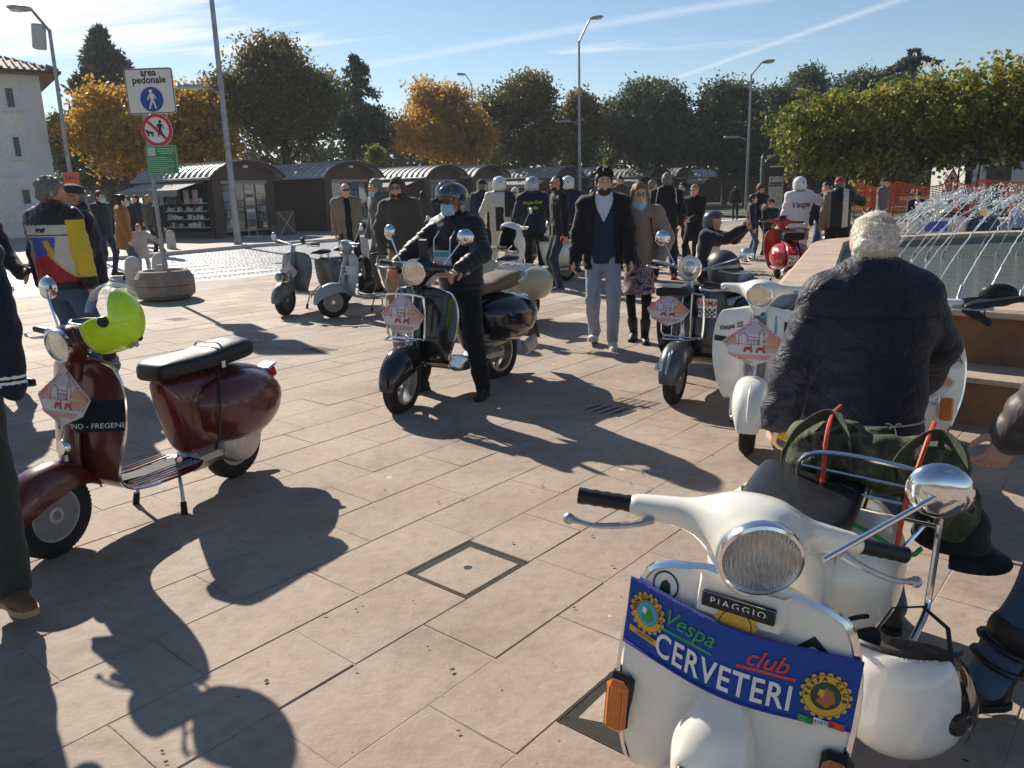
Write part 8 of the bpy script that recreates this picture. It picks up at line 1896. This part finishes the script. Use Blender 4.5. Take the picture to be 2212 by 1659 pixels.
# walking couple
def couple():
    loc,H = st(1302,8.25,367); fc = nrm(A(-.12,-1))
    t,J = person('bearded man in black coat and pale grey jeans walking with a woman',loc,fc,H,.010,1.06,pose=dict(fl=(-.10,.16,.085),fr=(.09,-.10,.10),hl=(-.29,.10,.80),hr=(.30,.06,.80),tr=-.15,pitch_r=.25,curl=.6),top=[dict(m=CARD,name='cardigan',o=.014,hem=-.10,neck=False,folds=.5,sleeve=False,open=(-.13,.085)),dict(m=SHIRT,name='shirt',o=.004,hem=-.02,folds=.4,sleeve=False),dict(m=BLK_C,name='coat',o=.035,so=.026,hem=-.16,open=(.115,.085),h=.010,belly=.04,collar=0,lo=.056)],
        legs=dict(m=GREYJ,th=.094,kn=.072,an=.058),shoes=dict(m=SHOEW,sole=SOLE),hair=dict(st='curly',m=HB,beard=.006,bm=hairmat('stubble','#352820')),head=(.12,-.05,.03),seed=5)
    s = J['s']; b = MB()
    for sg in (-1,1): b.add([p * s for p in (J['nb'] + J['rv'] * sg * .055 + J['fv'] * .045 + J['tv'] * .015,J['nb'] + J['rv'] * sg * .085 + J['fv'] * .085 - J['tv'] * .06,J['chest'] + J['fv'] * .155 + J['rv'] * sg * .01 - J['tv'] * .01,J['nb'] + J['fv'] * .085 - J['tv'] * .035 + J['rv'] * sg * .012)],[[0,1,2,3]])
    b.build('shirt_collar',SHIRT,t,smooth=False)
    for i in range(5): b = MB(); z = -.05 + i * .075; p = J['pel'] + J['tv'] * z + J['fv'] * .122; b.ell(p * s,.008 * s,8,6); b.build('button',mat('button',C('#3a4152'),.4),t)
    f = SDF(.012,.03); f.rc(J['nb'] - J['fv'] * .045 - J['rv'] * .11 + J['tv'] * .02,J['nb'] - J['fv'] * .045 + J['rv'] * .11 + J['tv'] * .02,.038)
    for sg in (-1,1): f.rc(J['nb'] - J['fv'] * .04 + J['rv'] * sg * .11 + J['tv'] * .02,J['nb'] + J['rv'] * sg * .115 + J['fv'] * .06 - J['tv'] * .07,.036,.028)
    V,F = f.mesh(); np_obj('coat_collar',V * s,F,BLK_C,t)
    loc,H = st(1385,8.45,395)
    t,J = person('long haired woman in taupe puffer jacket and patterned skirt walking',loc,nrm(A(-.25,-1)),H,.010,.92,pose=dict(fl=(-.07,.10,.085),fr=(.07,-.06,.085),hl=(-.22,.11,.93),hr=(.22,.10,.93),el=(-1,-.5,0),er=(1,-.5,0),hidehl=True,hidehr=True),top=dict(m=TAUPE,o=.034,rip=(.012,.07),srip=(.010,.07),hem=-.11,folds=.3,collar=.03,belly=.03,cuff=.0),
        legs=dict(m=paisley(),skirt=.86,name='skirt',tights=BLK_C,folds=1.6),shoes=dict(m=SHOED,boot=.13),hair=dict(st='long',m=hairmat('light brown','#80603f'),len=.17,fwd=.06,v=.008,line=.062),skin=SKIN2,head=(.25,-.12,.05),extras=dict(glasses=BLACKP,dark=False,mask=.062),seed=6)
    s = J['s']; b = MB(); b.tube([p * s for p in (J['nb'] - J['rv'] * .115 + J['fv'] * .02 + J['tv'] * .03,J['chest'] - J['rv'] * .14 + J['fv'] * .155,J['pel'] - J['rv'] * .19 + J['fv'] * .10 + J['tv'] * .1)],.012,6,flat=.4); b.build('bag_strap',mat('red brown leather',C('#5e2a22'),.5),t)
couple()
# white haired man in navy jacket
def oldman():
    d = 2.75; p = atd(1882,700,d); loc = (p[0],d,0); fc = nrm(A(.12,1)); H = 1.535
    t,J = person('white haired man seen from behind in a navy jacket',loc,fc,H,.0095,1.27,pose=dict(lean=(.05,0),hl=(-.36,.05,.80),hr=(.33,.30,.98),el=(-1,-.5,0),er=(1,-.6,-.3),curl=.7,pel=(0,0,.93)),top=dict(m=NYL,o=.035,so=.034,hem=-.17,collar=.055,belly=.10,h=.0095,folds=.85,ff=19,srip=(.0035,.085),up=.066,lo=.056,sh=.064,sdf=[lambda f,J: f.rc(J['pel'] + J['tv'] * -.06 - J['fv'] * .02,J['pel'] + J['tv'] * -.16,.235,.225,sc=(J['fv'],.82),k=.02)] if False else []),legs=dict(m=DENIM,th=.10,kn=.08,an=.066),hair=None,skin=SKIN2,head=(.0,-.30,0),seed=8,headless_detail=True)
    s = J['s']; hc,HM = J['hc'],J['HM']; rs = np.random.RandomState(4); q = lambda x,y,z: hc + HM @ A(x,y,z)
    f = SDF(.007,.02); f.el(q(0,-.016,.034),(.084,.103,.094),R=HM); f.el(q(0,-.032,-.018),(.083,.082,.088),R=HM,k=.05); f.cut(lambda P: np.minimum(((P - hc) @ HM)[...,1] - .03,.075 - ((P - hc) @ HM)[...,2]),.012); f.cut_el(q(.088,-.005,-.005),(.022,.026,.045),R=HM); f.cut_el(q(-.088,-.005,-.005),(.022,.026,.045),R=HM); f.post = folds(9,.004,55,1); V,F = f.mesh(); ho = np_obj('hair',V * s,F,HW,t)
    # loose strands, combed down and back from the crown
    P,Q = [],[]; n = 5200; D = rs.normal(size=(n,3)); D /= np.linalg.norm(D,axis=1,keepdims=True)
    for d_ in D:
        if d_[1] > .45 and d_[2] < .55: continue
        o = A(0,-.02,.025) if d_[2] > -.25 else A(0,-.032,-.012); r0 = A(.083,.1,.097) if d_[2] > -.25 else A(.083,.084,.09); a = o + d_ * r0
        if a[2] < -.085 or (abs(a[0]) > .062 and abs(a[1] + .005) < .03 and abs(a[2]) < .05): continue
        crown = A(0,-.03,.12); tng = a - crown; nn_ = nrm(d_ / r0); tng = nrm(tng - nn_ * (tng @ nn_) + rs.normal(size=3) * .3); L = rs.uniform(.025,.055); lift = rs.uniform(.05,.35) if rs.rand() > .05 else rs.uniform(.5,.9)
        prj = lambda p_,k_: o + (p_ - o) / np.linalg.norm((p_ - o) / r0) * (1 + k_); pts = [a,prj(a + tng * .55 * L,.015 + lift * .12),prj(a + tng * L - A(0,0,.1 * L),.03 + lift * .3)]; sd = nrm(np.cross(tng,nn_)) * .0016; o_ = len(P)
        for k,p_ in enumerate(pts): w = sd * (1 - .4 * k); P += [p_ - w,p_ + w]
        Q += [[o_,o_ + 1,o_ + 3,o_ + 2],[o_ + 2,o_ + 3,o_ + 5,o_ + 4]]
    V = (hc + np.array(P) @ HM.T) * s; o = np_obj('hair_strands',V,Q,leafmat('white hair strand',[(0,C('#c9bda2')),(1,C('#f2ede2'))],.35,.4),ho,attr=np.repeat(rs.uniform(0,1,len(P) // 6),6)); o['kind'] = 'stuff'
    def ring(z,r,m,nm,rx=.0,rs_=.0):
        me = J['top0'].data; bv = BVHTree.FromPolygons([v.co for v in me.vertices],[tuple(p.vertices) for p in me.polygons]); pts = []
        for a in np.linspace(PI * 1.08,PI * 1.92,40):
            dr = J['rv'] * math.cos(a) + J['fv'] * math.sin(a); c = (J['pel'] + J['tv'] * (z + rx * math.cos(a))) * s; h = bv.ray_cast(Vector(c + dr * .9),Vector(-dr)); pts.append(np.array(h[0]) + dr * .003 if h[0] is not None else c + dr * .25)
        b = MB(); b.tube(pts,r,5); return b.build(nm,m,t),pts
    for z_ in (.40,-.165): ring(z_,.0022,mat('dark seam',(.008,.009,.012),.7),'seam')
    dl,pts = ring(-.02,.0035,mat('pale drawstring',(.55,.55,.52),.6),'drawstring'); c = pts[24]
    b = MB(); up = A(0,0,1)
    for dx,dz in ((-.035,-.035),(.01,-.04),(-.03,.012),(.022,.01)): b.tube([c,c + A(dx * .6,0,dz * .5 + .006),c + A(dx,-.004,dz)],[.003,.008,.006],5,flat=.3)
    b.build('drawstring_knot',WHITEP,dl)
    f = SDF(.01,.02); nb,tv,fv,rv = J['nb'],J['tv'],J['fv'],J['rv']; f.rc(nb - rv * .085 + tv * .03 - fv * .02,nb - rv * .10 + fv * .06 - tv * .02,.020,.018); V,F = f.mesh(); np_obj('red_lining',V * s,F,cloth('red lining',C('#9c3b3a'),var=.1),t)
    # a folded yellow thing in his left hand
    hw = J['WL'] * s; b = MB(); b.box(hw + A(.06,.08,-.09),(.12,.05,.05),R=eul(.3,.5,.3),bev=.012); o = b.build('folded_vest',YELC,None); o.location = t.location; o.rotation_euler = t.rotation_euler; tag(o,'folded yellow cloth held by the white haired man','cloth')
oldman()
# the two men talking on the left
def racer():
    loc,H = st(98,7.1,384); fc = nrm(A(.25,1))
    def pf(Cc,J):
        P = Cc - J['pel']; x,y,z = P @ J['rv'],P @ J['fv'],P @ J['tv']; mi = np.zeros(len(Cc),int); arm = np.minimum(np.linalg.norm(Cc - J['ER'],axis=1),9); xr = x > .215 - .0 * z
        bk = (y < .03) & (np.abs(x) < .215); mi[bk & (z < .43)] = 3; mi[bk & (z < .335) & (z > .10) & (x < .06 + (z - .1) * .25)] = 4; mi[bk & (z < .335) & (z > .10) & (x < .06 + (z - .1) * .25) & (np.abs(np.abs(x + .06) - .115 - .03 * np.sin(z * 14)) < .028) & (z < .30)] = 5
        mi[bk & (z < .13 + .05 * np.cos(x * 9) - np.maximum(x - .03,0) * .75)] = 1; mi[bk & (np.abs(z - .345) < .006)] = 0; mi[bk & (np.abs(z - (.13 + .05 * np.cos(x * 9) - np.maximum(x - .03,0) * .75) - .016) < .008) & (x > .03)] = 2; mi[(z < -.035) & (np.abs(x) < .22)] = 0
        mi[(x > .20) & (y < .05) & (z > .0) & (np.sin(z * 5 + 1) > -.2)] = 2; mi[(x > .20) & (z > .47)] = 0; mi[(x < -.215)] = 0; return mi
    t,J = person('man in red, yellow, blue and white racing jacket seen from behind',loc,fc,H,.0095,1.16,pose=dict(hl=(-.27,.05,.78),hr=(.30,.0,.80),er=(.8,-.6,0)),top=dict(m=[BLKL,REDC,YELC,CRMC,BLUC,ORAC],paint=pf,o=.03,so=.022,hem=-.10,folds=.8,h=.0095),legs=dict(m=DENIM,th=.096,kn=.074,an=.062),hair=dict(st='messy',m=HG,v=.012,rough=.008),skin=SKIN3,head=(-.75,0,0),seed=12)
    f = SDF(.011,.02); nb,tv,fv = J['nb'],J['tv'],J['fv']; f.rc(nb + tv * .0,nb + tv * .055,.080,.074); f.cut_el(nb + tv * .11 + fv * .01,(.062,.065,.08)); V,F = f.mesh(); np_obj('red_collar',V * J['s'],F,cloth('red fleece',C('#b8323e'),var=.1),t)
    on_back(J,fan([(-.055,.02),(-.04,-.022),(.04,-.022),(.055,.02),(.02,.012),(-.02,.012)]),.39,BLACKPR,'back_patch')
    loc,H = st(165,7.8,396); t,J = person('man in flat cap and dark navy jacket talking',loc,nrm(A(-.75,-.55)),H,.011,1.12,pose=dict(hl=(-.22,.12,.80),hr=(.26,.02,.80),hidehl=True),top=dict(m=cloth('dark navy twill',C('#171a22'),var=.25),o=.03,hem=-.12,collar=.03,folds=1.2),legs=dict(m=BROWNT,th=.1,kn=.08,an=.07),shoes=dict(m=mat('grey trainer',(.28,.27,.26),.7,var=.2,vs=30),sole=SOLE),hair=dict(st='crop',m=HG,beard=.0,bm=HG),skin=SKIN3,head=(.35,0,0),extras=dict(cap=(cloth('grey tweed',C('#34343a'),var=.3,fold=60),'flat'),glasses=BLACKP,dark=False),seed=13)
    s = J['s']; b = MB(); b.tube([p * s for p in (J['nb'] + J['rv'] * .09 + J['fv'] * .0,J['chest'] + J['rv'] * .10 + J['fv'] * .155,J['pel'] + J['tv'] * .18 + J['fv'] * .17)],.007,5,flat=.4); b.build('lanyard',mat('pale blue ribbon',C('#a9bbd0'),.6),t)
racer()
def edges():
    p = gp(6,842); t,J = person('person in red and black riding jacket holding a phone',(p[0],p[1],0),nrm(A(.75,-.2)),1.80,.012,1.12,pose=dict(hl=(-.10,.32,1.02),hr=(.16,.30,.98)),top=dict(m=[BLKL,REDC,CRMC],paint=lambda Cc,J: np.where(((Cc - J['pel']) @ J['rv'] > -.02) & ((Cc - J['pel']) @ J['tv'] < .40) & (np.sin((Cc - J['pel']) @ J['tv'] * 9) > -.4),1,np.where((Cc - J['pel']) @ J['tv'] > .49,2,0)),o=.03,hem=-.12),legs=dict(m=BLK_C),hair=dict(st='crop',m=HB),head=(.2,-.1,0),seed=15,helm=dict(shell=WSH,visor=CLEAR,vrot=.6,h=.012))
    b = MB(); b.box(J['WL'] * J['s'] + A(.03,.10,.0),(.075,.012,.15),R=rotm((1,0,0),-.9),bev=.006); o = b.build('phone',BLACKP); o.location = t.location; o.rotation_euler = t.rotation_euler; tag(o,'dark phone held by the person in red and black','phone')
    g = gp(58,1338); fc = nrm(A(.62,-.78)); lc = (g[0] - .36,g[1] + .27,0)
    t,J = person('walker in olive trousers and brown boots cut by the frame edge',lc,fc,1.76,.011,1.05,pose=dict(fl=(-.08,.42,.12),fr=(.09,-.30,.16),pitch_l=.1,pitch_r=-.7,hl=(-.24,.14,.86),hr=(.28,-.05,.82),hidehl=True,kr=(.1,1,-.3)),top=dict(m=[NAVY_C,WHITEP],paint=lambda Cc,J: (((np.abs((Cc - J['WL']) @ nrm(J['EL'] - J['WL']) - .035) < .0065) | (np.abs((Cc - J['WL']) @ nrm(J['EL'] - J['WL']) - .012) < .0065)) & (np.linalg.norm(Cc - J['WL'],axis=1) < .12)).astype(int),o=.025,hem=-.06),legs=dict(m=GTRO,th=.10,kn=.085,an=.075),shoes=dict(m=mat('tan suede boot',C('#6b4f38'),.8,var=.3,vs=25),boot=.05,sole=mat('pale crepe sole',C('#a08a6c'),.8)),hair=dict(st='short',m=HB),seed=16)
    g = gp(2150,1500); lc = (g[0] + .28,g[1] - .04,0); fc = nrm(A(-.97,.1)); H = 1.72; s = H / 1.75; hand = atd(2118,1020,2.28)
    t,J = person('person in grey brown puffer jacket and jeans reaching to the bag',lc,fc,H,.011,1.1,pose=dict(fl=(-.10,.40,.085),fr=(.10,-.12,.085),pel=(0,.02,.93),hdl=(0,.5,-1),hl=wl(lc,fc,hand,s),el=(-.6,-.3,-1),hr=(.28,.1,.85),curl=.8,lean=(.30,0)),top=dict(m=PUFG,o=.034,rip=(.012,.075),srip=(.011,.07),hem=-.09,folds=.3),legs=dict(m=DENIMD if False else DENIM,th=.094,kn=.075,an=.064),shoes=dict(m=SHOED,boot=.16,br=.078),hair=dict(st='short',m=HBR),seed=17)
    for z in (.14,.2): b = MB(); b.lathe([(.066 + z * .1,-.008),(.07 + z * .1,0),(.066 + z * .1,.008)],(J['AL'] + nrm(J['KL'] - J['AL']) * (z - .06)) * J['s'],nrm(J['KL'] - J['AL']),18); b.build('boot_strap',BLACKP,t)
edges()
def mids():
    K = lambda **k: k
    def go(lab,px,d,yt,fc,top,legs,**k):
        loc,H = st(px,d,yt); H = H - k.pop('dh',0); h = k.pop('h',.015 if d < 16 else .019); return person(lab,loc,nrm(A(*fc)),H,h,k.pop('build',1.05),top=top,legs=legs,**k)
    go('white haired man in khaki coat and sunglasses with hands behind back',745,15,396,(.35,-.95),[K(m=BLK_C,name='jumper',o=.0,sleeve=False),K(m=KHAKI,o=.03,hem=-.19,open=(.05,.05),folds=1.2,collar=.02)],K(m=NAVY_C),pose=K(hl=(-.2,-.16,.9),hr=(.2,-.16,.9)),hair=K(st='fringe',m=HW),skin=SKIN2,extras=K(glasses=BLACKP),seed=20)
    go('grey haired man in grey jacket with mask on his chin',815,13.4,387,(-.8,-.5),K(m=GREYC,o=.03,hem=-.2),K(m=GREYC),pose=K(hl=(-.2,.12,.9),hr=(.22,.12,.9),hidehl=True,hidehr=True),hair=K(st='messy',m=HG,v=.012),extras=K(mask=.05),seed=21)
    go('man in hooded olive jacket and beige chinos with hands in pockets',858,10.4,386,(-.15,-1),K(m=OLIVE,o=.032,hem=-.17,hoodup=True,folds=1.1),K(m=BEIGE,th=.094,kn=.076,an=.066),h=.011,pose=K(hl=(-.22,.11,.90),hr=(.22,.11,.90),el=(-1,-.5,0),er=(1,-.5,0),hidehl=True,hidehr=True),shoes=K(m=mat('brown suede shoe',C('#3b2d25'),.8)),hair=K(st='short',m=HB,beard=.002),extras=K(glasses=mat('grey frame',(.3,.3,.3),.4)),seed=22)
    wb = lambda Cc,J: np.where((np.abs((Cc - J['pel']) @ J['rv']) < .075) & ((Cc - J['pel']) @ J['tv'] < .30),1,np.where(((Cc - J['pel']) @ J['rv'] > .10) & ((Cc - J['pel']) @ J['tv'] > .12),1,0))
    go('rider in white and black leathers with white helmet seen from behind',1075,15.5,379,(.1,1),K(m=[CRMC,BLKL],paint=wb,o=.03,hem=-.12),K(m=CRMC),dh=.04,pose=K(hr=(.34,.22,1.02),hl=(-.3,.2,.98)),helm=K(shell=WSH),seed=23)
    go('officer in navy jacket and cap behind the white leathers',1040,17,388,(.5,.8),K(m=NAVY_C,o=.03),K(m=NAVY_C),hair=K(st='crop',m=HG),extras=K(cap=(NAVY_C,'beanie')),seed=24)
    go('woman in white bandana and sunglasses fastening her scarf',1112,17.2,404,(-.3,-1),K(m=[BLK_C,CRMC],paint=lambda Cc,J: (np.abs((Cc - J['pel']) @ J['rv']) > .17).astype(int),o=.02,collar=.03),K(m=BLK_C),pose=K(hl=(-.1,.18,1.28),hr=(.12,.2,1.22)),skin=SKIN2,hair=None,extras=K(bandana=WHC,glasses=BLACKP),seed=25)
    t,J = go('rider in navy club jacket with yellow lettering and silver helmet',1153,14.4,379,(.05,1),K(m=NAVY_C,o=.035,hem=-.12),K(m=BLK_C),dh=.04,build=1.15,pose=K(hl=(-.3,.2,.95),hr=(.3,.2,.95)),helm=K(shell=mat('silver helmet',(.4,.42,.45),.25,.4)),seed=26)
    on_back(J,text_geo('Vespa Club',.075,shear=.1,bold=.001),.40,mat('yellow thread',C('#c9c53a'),.6)); on_back(J,text_geo('Aprilia',.075,shear=.1,bold=.001),.31,mat('yellow thread'))
    go('man in black zip jumper, jeans and sunglasses looking aside',1207,13.1,379,(-.9,-.25),K(m=BLK_C,o=.016,collar=.025),K(m=DENIMD),h=.012,shoes=K(m=mat('grey blue shoe',(.1,.11,.13),.7),sole=SOLE),hair=K(st='crop',m=HB,beard=.001),skin=SKIN3,extras=K(glasses=BLACKP),seed=27)
    go('rider in white helmet with dark flashes behind the black jumper',1229,16,378,(.3,1),K(m=NAVY_C,o=.03),K(m=BLK_C),dh=.04,helm=K(shell=WSH),seed=28)
    t,J = go('grey haired man in black tracksuit with white piping from behind',1440,14.1,374,(.2,1),K(m=[cloth('black tracksuit',C('#17181f'),var=.25),WHITEP],paint=lambda Cc,J: (np.abs(np.abs((Cc - J['pel']) @ J['rv']) - .15 - .12 * (.5 - (Cc - J['pel']) @ J['tv'])) < .006).astype(int) * (((Cc - J['pel']) @ J['tv']) > .33),o=.025),K(m=NAVY_C,th=.096,kn=.08,an=.07),h=.012,build=1.12,hair=K(st='short',m=HG),pose=K(hr=(.25,.16,.95),fl=(-.17,0,.085),fr=(.15,.08,.085)),shoes=K(m=BROWNP),seed=29)
    go('blonde woman in black coat and white sunglasses',1500,16,399,(-.6,-.8),K(m=BLK_C,o=.03,skirt=-.35,collar=.04),K(m=BLK_C),pose=K(hl=(-.05,.22,1.05),hr=(.1,.2,1.0)),skin=SKIN2,hair=K(st='bun',m=HBL),extras=K(glasses=WHITEP),seed=30)
    go('dark haired man in grey jacket with blue mask',1477,19.5,394,(-.8,-.5),K(m=GREYC,o=.025),K(m=DENIMD),hair=K(st='short',m=HB),extras=K(mask=0.0),seed=31)
    go('bearded man in grey striped jacket far behind the couple',1338,21,381,(-.3,-1),K(m=OLIVE,o=.03),K(m=DENIMD),hair=K(st='short',m=HB,beard=.003),seed=32)
    go('grey haired man in dark coat turned away near the kiosks',1408,19,389,(.8,.4),K(m=BLK_C,o=.03),K(m=BLK_C),hair=K(st='short',m=HG),seed=33)
    go('woman with brown ponytail beside the white helmet',1252,18,412,(.3,1),K(m=BLK_C,o=.025),K(m=BLK_C),hair=K(st='long',m=HBR),seed=34)
    go('dark haired person hidden behind the bearded man',1281,17,410,(-.3,-1),K(m=GREYC,o=.025),K(m=DENIMD),hair=K(st='short',m=HB),seed=35)
    loc = atd(1540,520,10.8); t,J = person('helmeted man in navy and white jacket crouching to photograph',(loc[0],10.8,0),nrm(A(.75,-.5)),1.72,.012,1.1,pose=K(pel=(0,-.1,.50),lean=(.12,0),fl=(-.15,.28,.085),fr=(.15,.25,.085),hl=(-.04,.42,1.06),hr=(.08,.44,1.08),el=(-.8,0,-1),er=(.8,0,-1),hdl=(.2,.3,1),hdr=(-.2,.3,1),curl=.8),top=K(m=[NAVY_C,CRMC,REDPR],paint=lambda Cc,J: np.where((np.abs((Cc - J['pel']) @ J['rv']) < .16) & ((Cc - J['pel']) @ J['tv'] < .36),np.where((np.abs((Cc - J['pel']) @ J['tv'] - .12) < .05) & (np.sin(Cc[:,0] * 60) > 0),2,1),0),o=.03),legs=K(m=BLK_C),hair=K(st='crop',m=HG),helm=K(shell=mat('dark grey helmet',(.07,.075,.08),.3,coat=.3)),seed=36)
    b = MB(); b.box((J['WL'] + J['WR']) / 2 * J['s'] + A(0,.03,.06),(.15,.012,.075),bev=.005); o = b.build('phone',BLACKP); o.location = t.location; o.rotation_euler = t.rotation_euler; tag(o,'phone held up by the crouching helmeted man','phone')
    go('man with brown hair in dark puffer bending over two children',1641,18.6,397,(.4,-.9),K(m=BLK_C,o=.035,rip=(.01,.07)),K(m=DENIMD),hair=K(st='messy',m=HBR,v=.014),head=(0,-.5,0),seed=37)
    go('boy in navy jacket, jeans and white trainers',1625,17.4,420,(.8,-.2),K(m=NAVY_C,o=.025),K(m=DENIM),build=1.0,shoes=K(m=SHOEW,sole=SOLE),hair=K(st='short',m=HBR),skin=SKIN2,seed=38)
    go('curly haired child in dark green quilted jacket',1665,17.9,432,(.1,-1),K(m=DGREEN,o=.03,hem=-.18),K(m=BLK_C),build=1.0,pose=K(hl=(-.06,.2,1.0),hr=(.06,.2,1.0)),hair=K(st='curly',m=HB),skin=SKIN2,shoes=K(m=SHOED,sole=SOLE),seed=39)
    t,J = go('person in white overalls and white helmet seen from behind',1733,14.8,379,(.1,1),K(m=WHC,name='overall_top',o=.03,hem=-.1,folds=1.4),K(m=WHC,name='overall_legs',th=.1,kn=.085,an=.075),dh=.04,h=.012,pose=K(hr=(.62,.18,1.22),hl=(-.3,.1,.85),er=(.2,-1,-.4)),helm=K(shell=WSH),seed=40)
    on_back(J,text_geo('Vespa',.14,shear=.35,bold=.003),.31,BLACKPR,ang=.08); on_back(J,([(-.14,-.05,0),(.2,-.03,0),(.2,-.04,0),(-.14,-.064,0)],[[0,3,2,1]]),.31,BLACKPR,'lettering_stroke',ang=.0)
    wj = lambda Cc,J: np.where((np.abs((Cc - J['pel']) @ J['rv'] - .12) < .045) & ((Cc - J['pel']) @ J['fv'] < .05),1,np.where(((Cc - J['pel']) @ J['rv'] < -.13),2,0))
    go('man in red and blue bandana and leather jacket raising a hand',1814,14.2,382,(.45,.9),K(m=[BLKL,CRMC,KHAKI],paint=wj,o=.032),K(m=BLK_C,th=.1,kn=.085,an=.075),h=.012,build=1.12,pose=K(hr=(.18,.3,1.42),er=(1,.2,-.6)),hair=K(st='fringe',m=HG),head=(-.5,0,0),extras=K(bandana=mat('red blue bandana',C('#b23a44'),.8,var=.6,vs=14),glasses=BLACKP),seed=41)
    go('dark haired man in navy behind the white overalls',1783,15.8,394,(-.4,-.9),K(m=NAVY_C,o=.025),K(m=DENIM),hair=K(st='short',m=HB),seed=42)
    go('man in grey jacket and black cap standing by the orange fence',1910,21,385,(.5,-.5),K(m=GREYC,o=.03,hem=-.18),K(m=BLK_C),hair=K(st='crop',m=HG),extras=K(cap=(BLK_C,'peak')),seed=43)
    for (px,lab,sd) in ((1972,'person in black hunched on the stone bench by the fence',44),(2050,'second dark clad person sitting on a bench under the road sign',45)):
        d = 24.6 if sd == 44 else 22.7; p = atd(px,470,d); person(lab,(p[0],d,0),nrm(A(-.2,-1)),1.72,.02,1.1,pose=K(pel=(0,0,.56),lean=(.55,0),fl=(-.13,.42,.085),fr=(.13,.40,.085),hl=(-.06,.46,.66),hr=(.08,.44,.62)),top=K(m=BLK_C,o=.03),legs=K(m=BLK_C),hair=K(st='short',m=HB),head=(0,-.25,0),seed=sd)
    go('person in denim jacket with rucksack leaning beyond the fountain',2140,19,392,(.6,.4),K(m=DENIMD,o=.03),K(m=BLK_C),pose=K(lean=(.45,0),hl=(-.2,.5,.9),hr=(.2,.5,.9)),hair=K(st='short',m=HB),seed=46)
    go('person in pale blue jacket behind the spray',2206,17.5,436,(-.6,-.5),K(m=cloth('pale blue cloth',C('#7d93ad'),var=.15),o=.03),K(m=DENIMD),hair=K(st='short',m=HBR),seed=47)
    go('woman in camel coat with bun and face mask',256,16.6,421,(.8,.3),K(m=CAMEL,o=.03,skirt=-.28,hood=True),K(m=DENIM),skin=SKIN2,hair=K(st='bun',m=HB),extras=K(mask=0.0),shoes=K(m=SHOED,sole=SOLE),seed=48)
    go('man in dark jacket and mask behind the camel coat',211,18,413,(.8,-.3),K(m=NAVY_C,o=.025),K(m=DENIMD),hair=K(st='short',m=HBR),extras=K(mask=0.0),seed=49)
    go('small child in pale grey coat stretching out an arm',299,17.2,484,(.55,-.8),K(m=cloth('pale grey coat',C('#a7a09a'),var=.1),o=.03,skirt=-.25),K(m=GREYJ),build=1.05,pose=K(hl=(-.55,.18,1.12),hr=(.25,.05,.82)),hair=K(st='short',m=HBL),skin=SKIN2,seed=50)
    for (px,d,yt,lab,m,hs,sd) in ((273,27,424,'person in long black coat walking off by the stall',BLK_C,'short',51),(292,29,422,'person in dark hooded jacket walking by the stall',NAVY_C,'short',52),(320,25,421,'long haired blonde woman in dark jacket by the stall',OLIVE,'long',53),(338,24.5,427,'person in black beside the blonde woman at the stall',BLK_C,'short',54),(913,24,413,'woman in dark fur coat near the closed kiosk',BROWNT,'long',55),(944,26,414,'person in black by the closed kiosk shutter',BLK_C,'short',56),(1590,38,402,'distant woman in black by the barred kiosk',BLK_C,'long',57)):
        go(lab,px,d,yt,(.3,.9) if sd % 2 else (-.4,-.8),K(m=m,o=.03,skirt=-.2 if sd in (51,55) else None),K(m=BLK_C),h=.024,hair=K(st=hs,m=HBL if sd == 53 else HB),pose=K(fl=(-.1,.14,.085),fr=(.1,-.12,.1)),seed=sd)
mids()
# ------------------------------------------------------------------ haze volume added to lift dark tones like veiling lens glare
def haze():
    m = bpy.data.materials.new('thin glare haze'); m.use_nodes = True; nt = m.node_tree; nt.nodes.clear(); o = nt.nodes.new('ShaderNodeOutputMaterial'); v = nt.nodes.new('ShaderNodeVolumePrincipled')
    v.inputs['Density'].default_value = .00038; v.inputs['Anisotropy'].default_value = .35; v.inputs['Color'].default_value = (.86,.92,1,1); nt.links.new(v.outputs[0],o.inputs['Volume'])
    b = MB(); b.box((0,0,8),(3020,3020,18.4)); h = b.build('haze',m,smooth=False); tag(h,'thin added haze filling the whole square','haze',kind='stuff')
haze()
